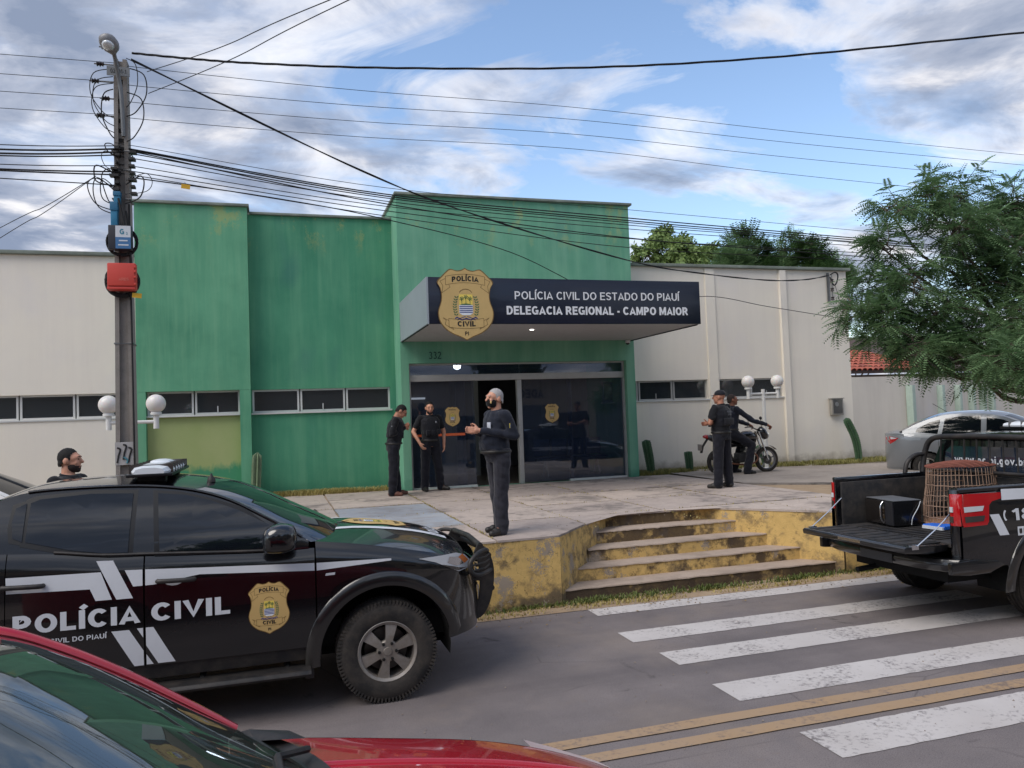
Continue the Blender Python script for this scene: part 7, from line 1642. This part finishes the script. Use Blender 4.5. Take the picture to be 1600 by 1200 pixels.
grass('dry weeds growing in the joints of the forecourt slabs', GRASSD, [(x+random.uniform(-.015, .015), random.uniform(8.6, 14.6), .797) for x in (2.33, 3.70, 5.15, 6.78) for _ in range(260 if x < 3 else 110)]+[(random.uniform(-.6, 8), y+random.uniform(-.012, .012), .797) for y in (9.9, 11.38, 12.8) for _ in range(160)], .008, .035, w=.006)
LITTER = mat('road_grit', (138, 126, 114), .9, var=.4, scale=3); mb = MB()
for k in range(900):
    if k < 520: x, y, z = random.uniform(1.8, 8.2), 8.34-abs(random.gauss(0, .16)), .006
    elif k < 700: x, y, z = random.uniform(.2, 7.5), random.uniform(3.4, 8.1), .006
    else: x, y, z = random.uniform(-.5, 8), random.uniform(8.5, 15), .803
    r = random.uniform(.003, .011)*(1.4 if k < 520 else 1); a = random.uniform(0, 6)
    mb.add([(x+r*math.cos(a), y+r*math.sin(a), z), (x+r*math.cos(a+2.1), y+r*math.sin(a+2.1), z), (x+r*math.cos(a+4.2), y+r*math.sin(a+4.2), z), (x, y, z+r*.9)], [(0, 1, 3), (1, 2, 3), (2, 0, 3)])
tag(mb.build('grit', LITTER), 'loose grit and small stones along the road edge and forecourt', 'grit', kind='stuff')
mb = MB(); LEAFD = m_leaf('fallen_leaf', (120, 96, 58), (168, 140, 86))
for k in range(130):
    x, y, z = (random.uniform(1.5, 8.3), random.uniform(7.6, 8.4), .012) if k < 70 else (random.uniform(.0, 8), random.uniform(8.6, 15.1), .808)
    a = random.uniform(0, 6.28); l = random.uniform(.02, .045); d = Vector((math.cos(a), math.sin(a), random.uniform(-.1, .3)))*l; s_ = Vector((-math.sin(a), math.cos(a), 0))*l*.3; p = Vector((x, y, z))
    mb.add([p, p+d*.5+s_, p+d, p+d*.5-s_+Vector((0, 0, .004))], [(0, 1, 2, 3)])
tag(mb.build('fallen_leaves', LEAFD), 'scattered dry leaves on the road edge and forecourt', 'leaves', kind='stuff')
# ================================================================== boundary wall, tiled house, opposite side of the street
FENCEW = m_wall('boundary_render', (204, 198, 190), (214, 208, 198), (180, 172, 164), .35, (198, 194, 196), (120, 110, 96), .8)
POSTG = mat('pale_green_paint', (164, 182, 170), .7, var=.1)
bw_ = thing('boundary_wall', 'white boundary wall with pale green posts behind the silver car', 'wall', (13.72, 15.95, .1))
MB().b2((0, .0, 0), (1.75, .16, 2.76)).build('wall_panel', FENCEW, bw_)
ph = R(22); d = Vector((math.cos(ph), math.sin(ph), 0)); n_ = Vector((-d.y, d.x, 0)); p0 = Vector((1.75, 0, 0))
mb = MB(); q = [p0, p0+d*30, p0+d*30+n_*.16, p0+n_*.16]; mb.add([tuple(v) for v in q]+[tuple(v+Vector((0, 0, 2.74))) for v in q], [(0, 1, 5, 4), (1, 2, 6, 5), (2, 3, 7, 6), (3, 0, 4, 7), (4, 5, 6, 7)]); mb.build('wall_panel', FENCEW, bw_)
for px_ in (1420, 1467, 1494, 1515, 1532, 1546):
    r2 = ray(px_, 630); o2 = Vector((13.72, 15.95)); a, b_ = d.x, -r2.x; c, e = d.y, -r2.y; rx, ry = -(p0.x+13.72), -(p0.y+15.95); det = a*e-b_*c; t = (rx*e-b_*ry)/det
    q = p0+d*t-n_*.06; mb = MB().box((q.x, q.y, 1.26), (.17, .17, 2.52), (0, 0, ph)); mb.build('post', POSTG, bw_, bevel=.01)
hs = thing('tiled_house', 'low house with red clay tile roof beyond the boundary wall', 'house', (17.5, 20, 0))
HW = m_wall('house_render', (150, 140, 132), (166, 156, 146), (120, 110, 102), .4)
MB().b2((-2.6, 0, 0), (8, 6, 3.1)).build('wall', HW, hs); MB().b2((-2.9, -.55, 3.12), (8.3, -.45, 3.22)).build('fascia_board', mat('dark_wood', (82, 66, 60), .8), hs)
MB().add([(-3, -.5, 3.17), (8.4, -.5, 3.17), (8.4, 6.4, 4.95), (-3, 6.4, 4.95)], [(0, 1, 2, 3)]).build('roof_deck', mat('dark_wood', (82, 66, 60), .8), hs)
def m_tilec():
    t = NT('clay_tile'); oi = t.add('ShaderNodeObjectInfo').outputs['Random']; n = t.noise(5, 5, .6); t.set(base=t.mix(1.0, t.ramp(oi, [(0, s2l((150, 78, 62))), (.6, s2l((184, 102, 82))), (1, s2l((128, 74, 64)))]), t.ramp(n, [(.3, (.8, .8, .8)), (.7, (1.05, 1.05, 1.05))]), 'MULTIPLY'), rough=.85); return t.m
CLAY = m_tilec(); mb = MB(); rows = []
for yy, rr in ((0, .095), (.5, .08)):
    rows.append([(rr*math.cos(a), yy, rr*math.sin(a)*.75) for a in frange(0, math.pi, 7)])
mb.grid(rows); tm = mb.build('roof_tile', CLAY, hs, smooth=60).data
bpy.data.objects.remove([o for o in hs.children if o.name.startswith('roof_tile')][0])
sl_a = math.atan2(4.95-3.17, 6.9); cnt = 0
for i in range(28):
    for j in range(8):
        o = bpy.data.objects.new('roof_tile', tm); COL.objects.link(o); o.parent = hs; s = -.62+j*.44; o.location = (-2.9+i*.2, -.0+s*math.cos(sl_a)+.0, 3.23+(s+.5)*math.sin(sl_a)+random.uniform(0, .012)); o.rotation_euler = (sl_a-.04, 0, random.uniform(-.03, .03))
# far side of the street behind the camera: seen as reflections in glass and paint
ob = thing('shop_row', 'low cream shop row with roller doors on the near side of the street', 'building', (0, -4.4, .1))
SHOPW = m_wall('shop_render', (168, 150, 130), (184, 166, 144), (130, 116, 104), .4)
MB().b2((-30, -6, 0), (30, 0, 3.9)).build('wall', SHOPW, ob); MB().b2((-30.2, -6.2, 3.9), (30.2, .5, 4.05)).build('eave', mat('dark_wood', (82, 66, 60), .8), ob)
for k in range(9):
    x = -20+k*5; MB().b2((x, .005, 0), (x+2.4, .04, 2.6)).build('roller_door', mat('roller_grey', (96, 98, 100), .5, .3, var=.2), ob); MB().b2((x+3.0, .005, 1.1), (x+4.2, .04, 2.2)).build('window', GLASSB, ob)
bm_map(text_bm('ADEGA', .42, 1, .03), lambda a, b: (-a+11.5, .012, 2.95+b), 'lettering', mat('shop_letters', (40, 36, 36), .6), ob, nrm=(0, 1, 0))
random.seed(3)
for k, (x, y, h) in enumerate(((-9, -13, 7.5), (-2, -14, 8.5), (6, -13, 7.8), (14, -14, 8.2))):
    tree(('first', 'second', 'third', 'fourth')[k]+' street tree behind the shop row across from the station', (x, y, 0), [((x+random.uniform(-1.6, 1.6), y+random.uniform(-1, 1), h-random.uniform(0, 3)), random.uniform(1.2, 1.8)) for _ in range(7)], DARKL, broad_template(7, .5, .36, .2), 16, .25, .5, sc=(1, 1.6))
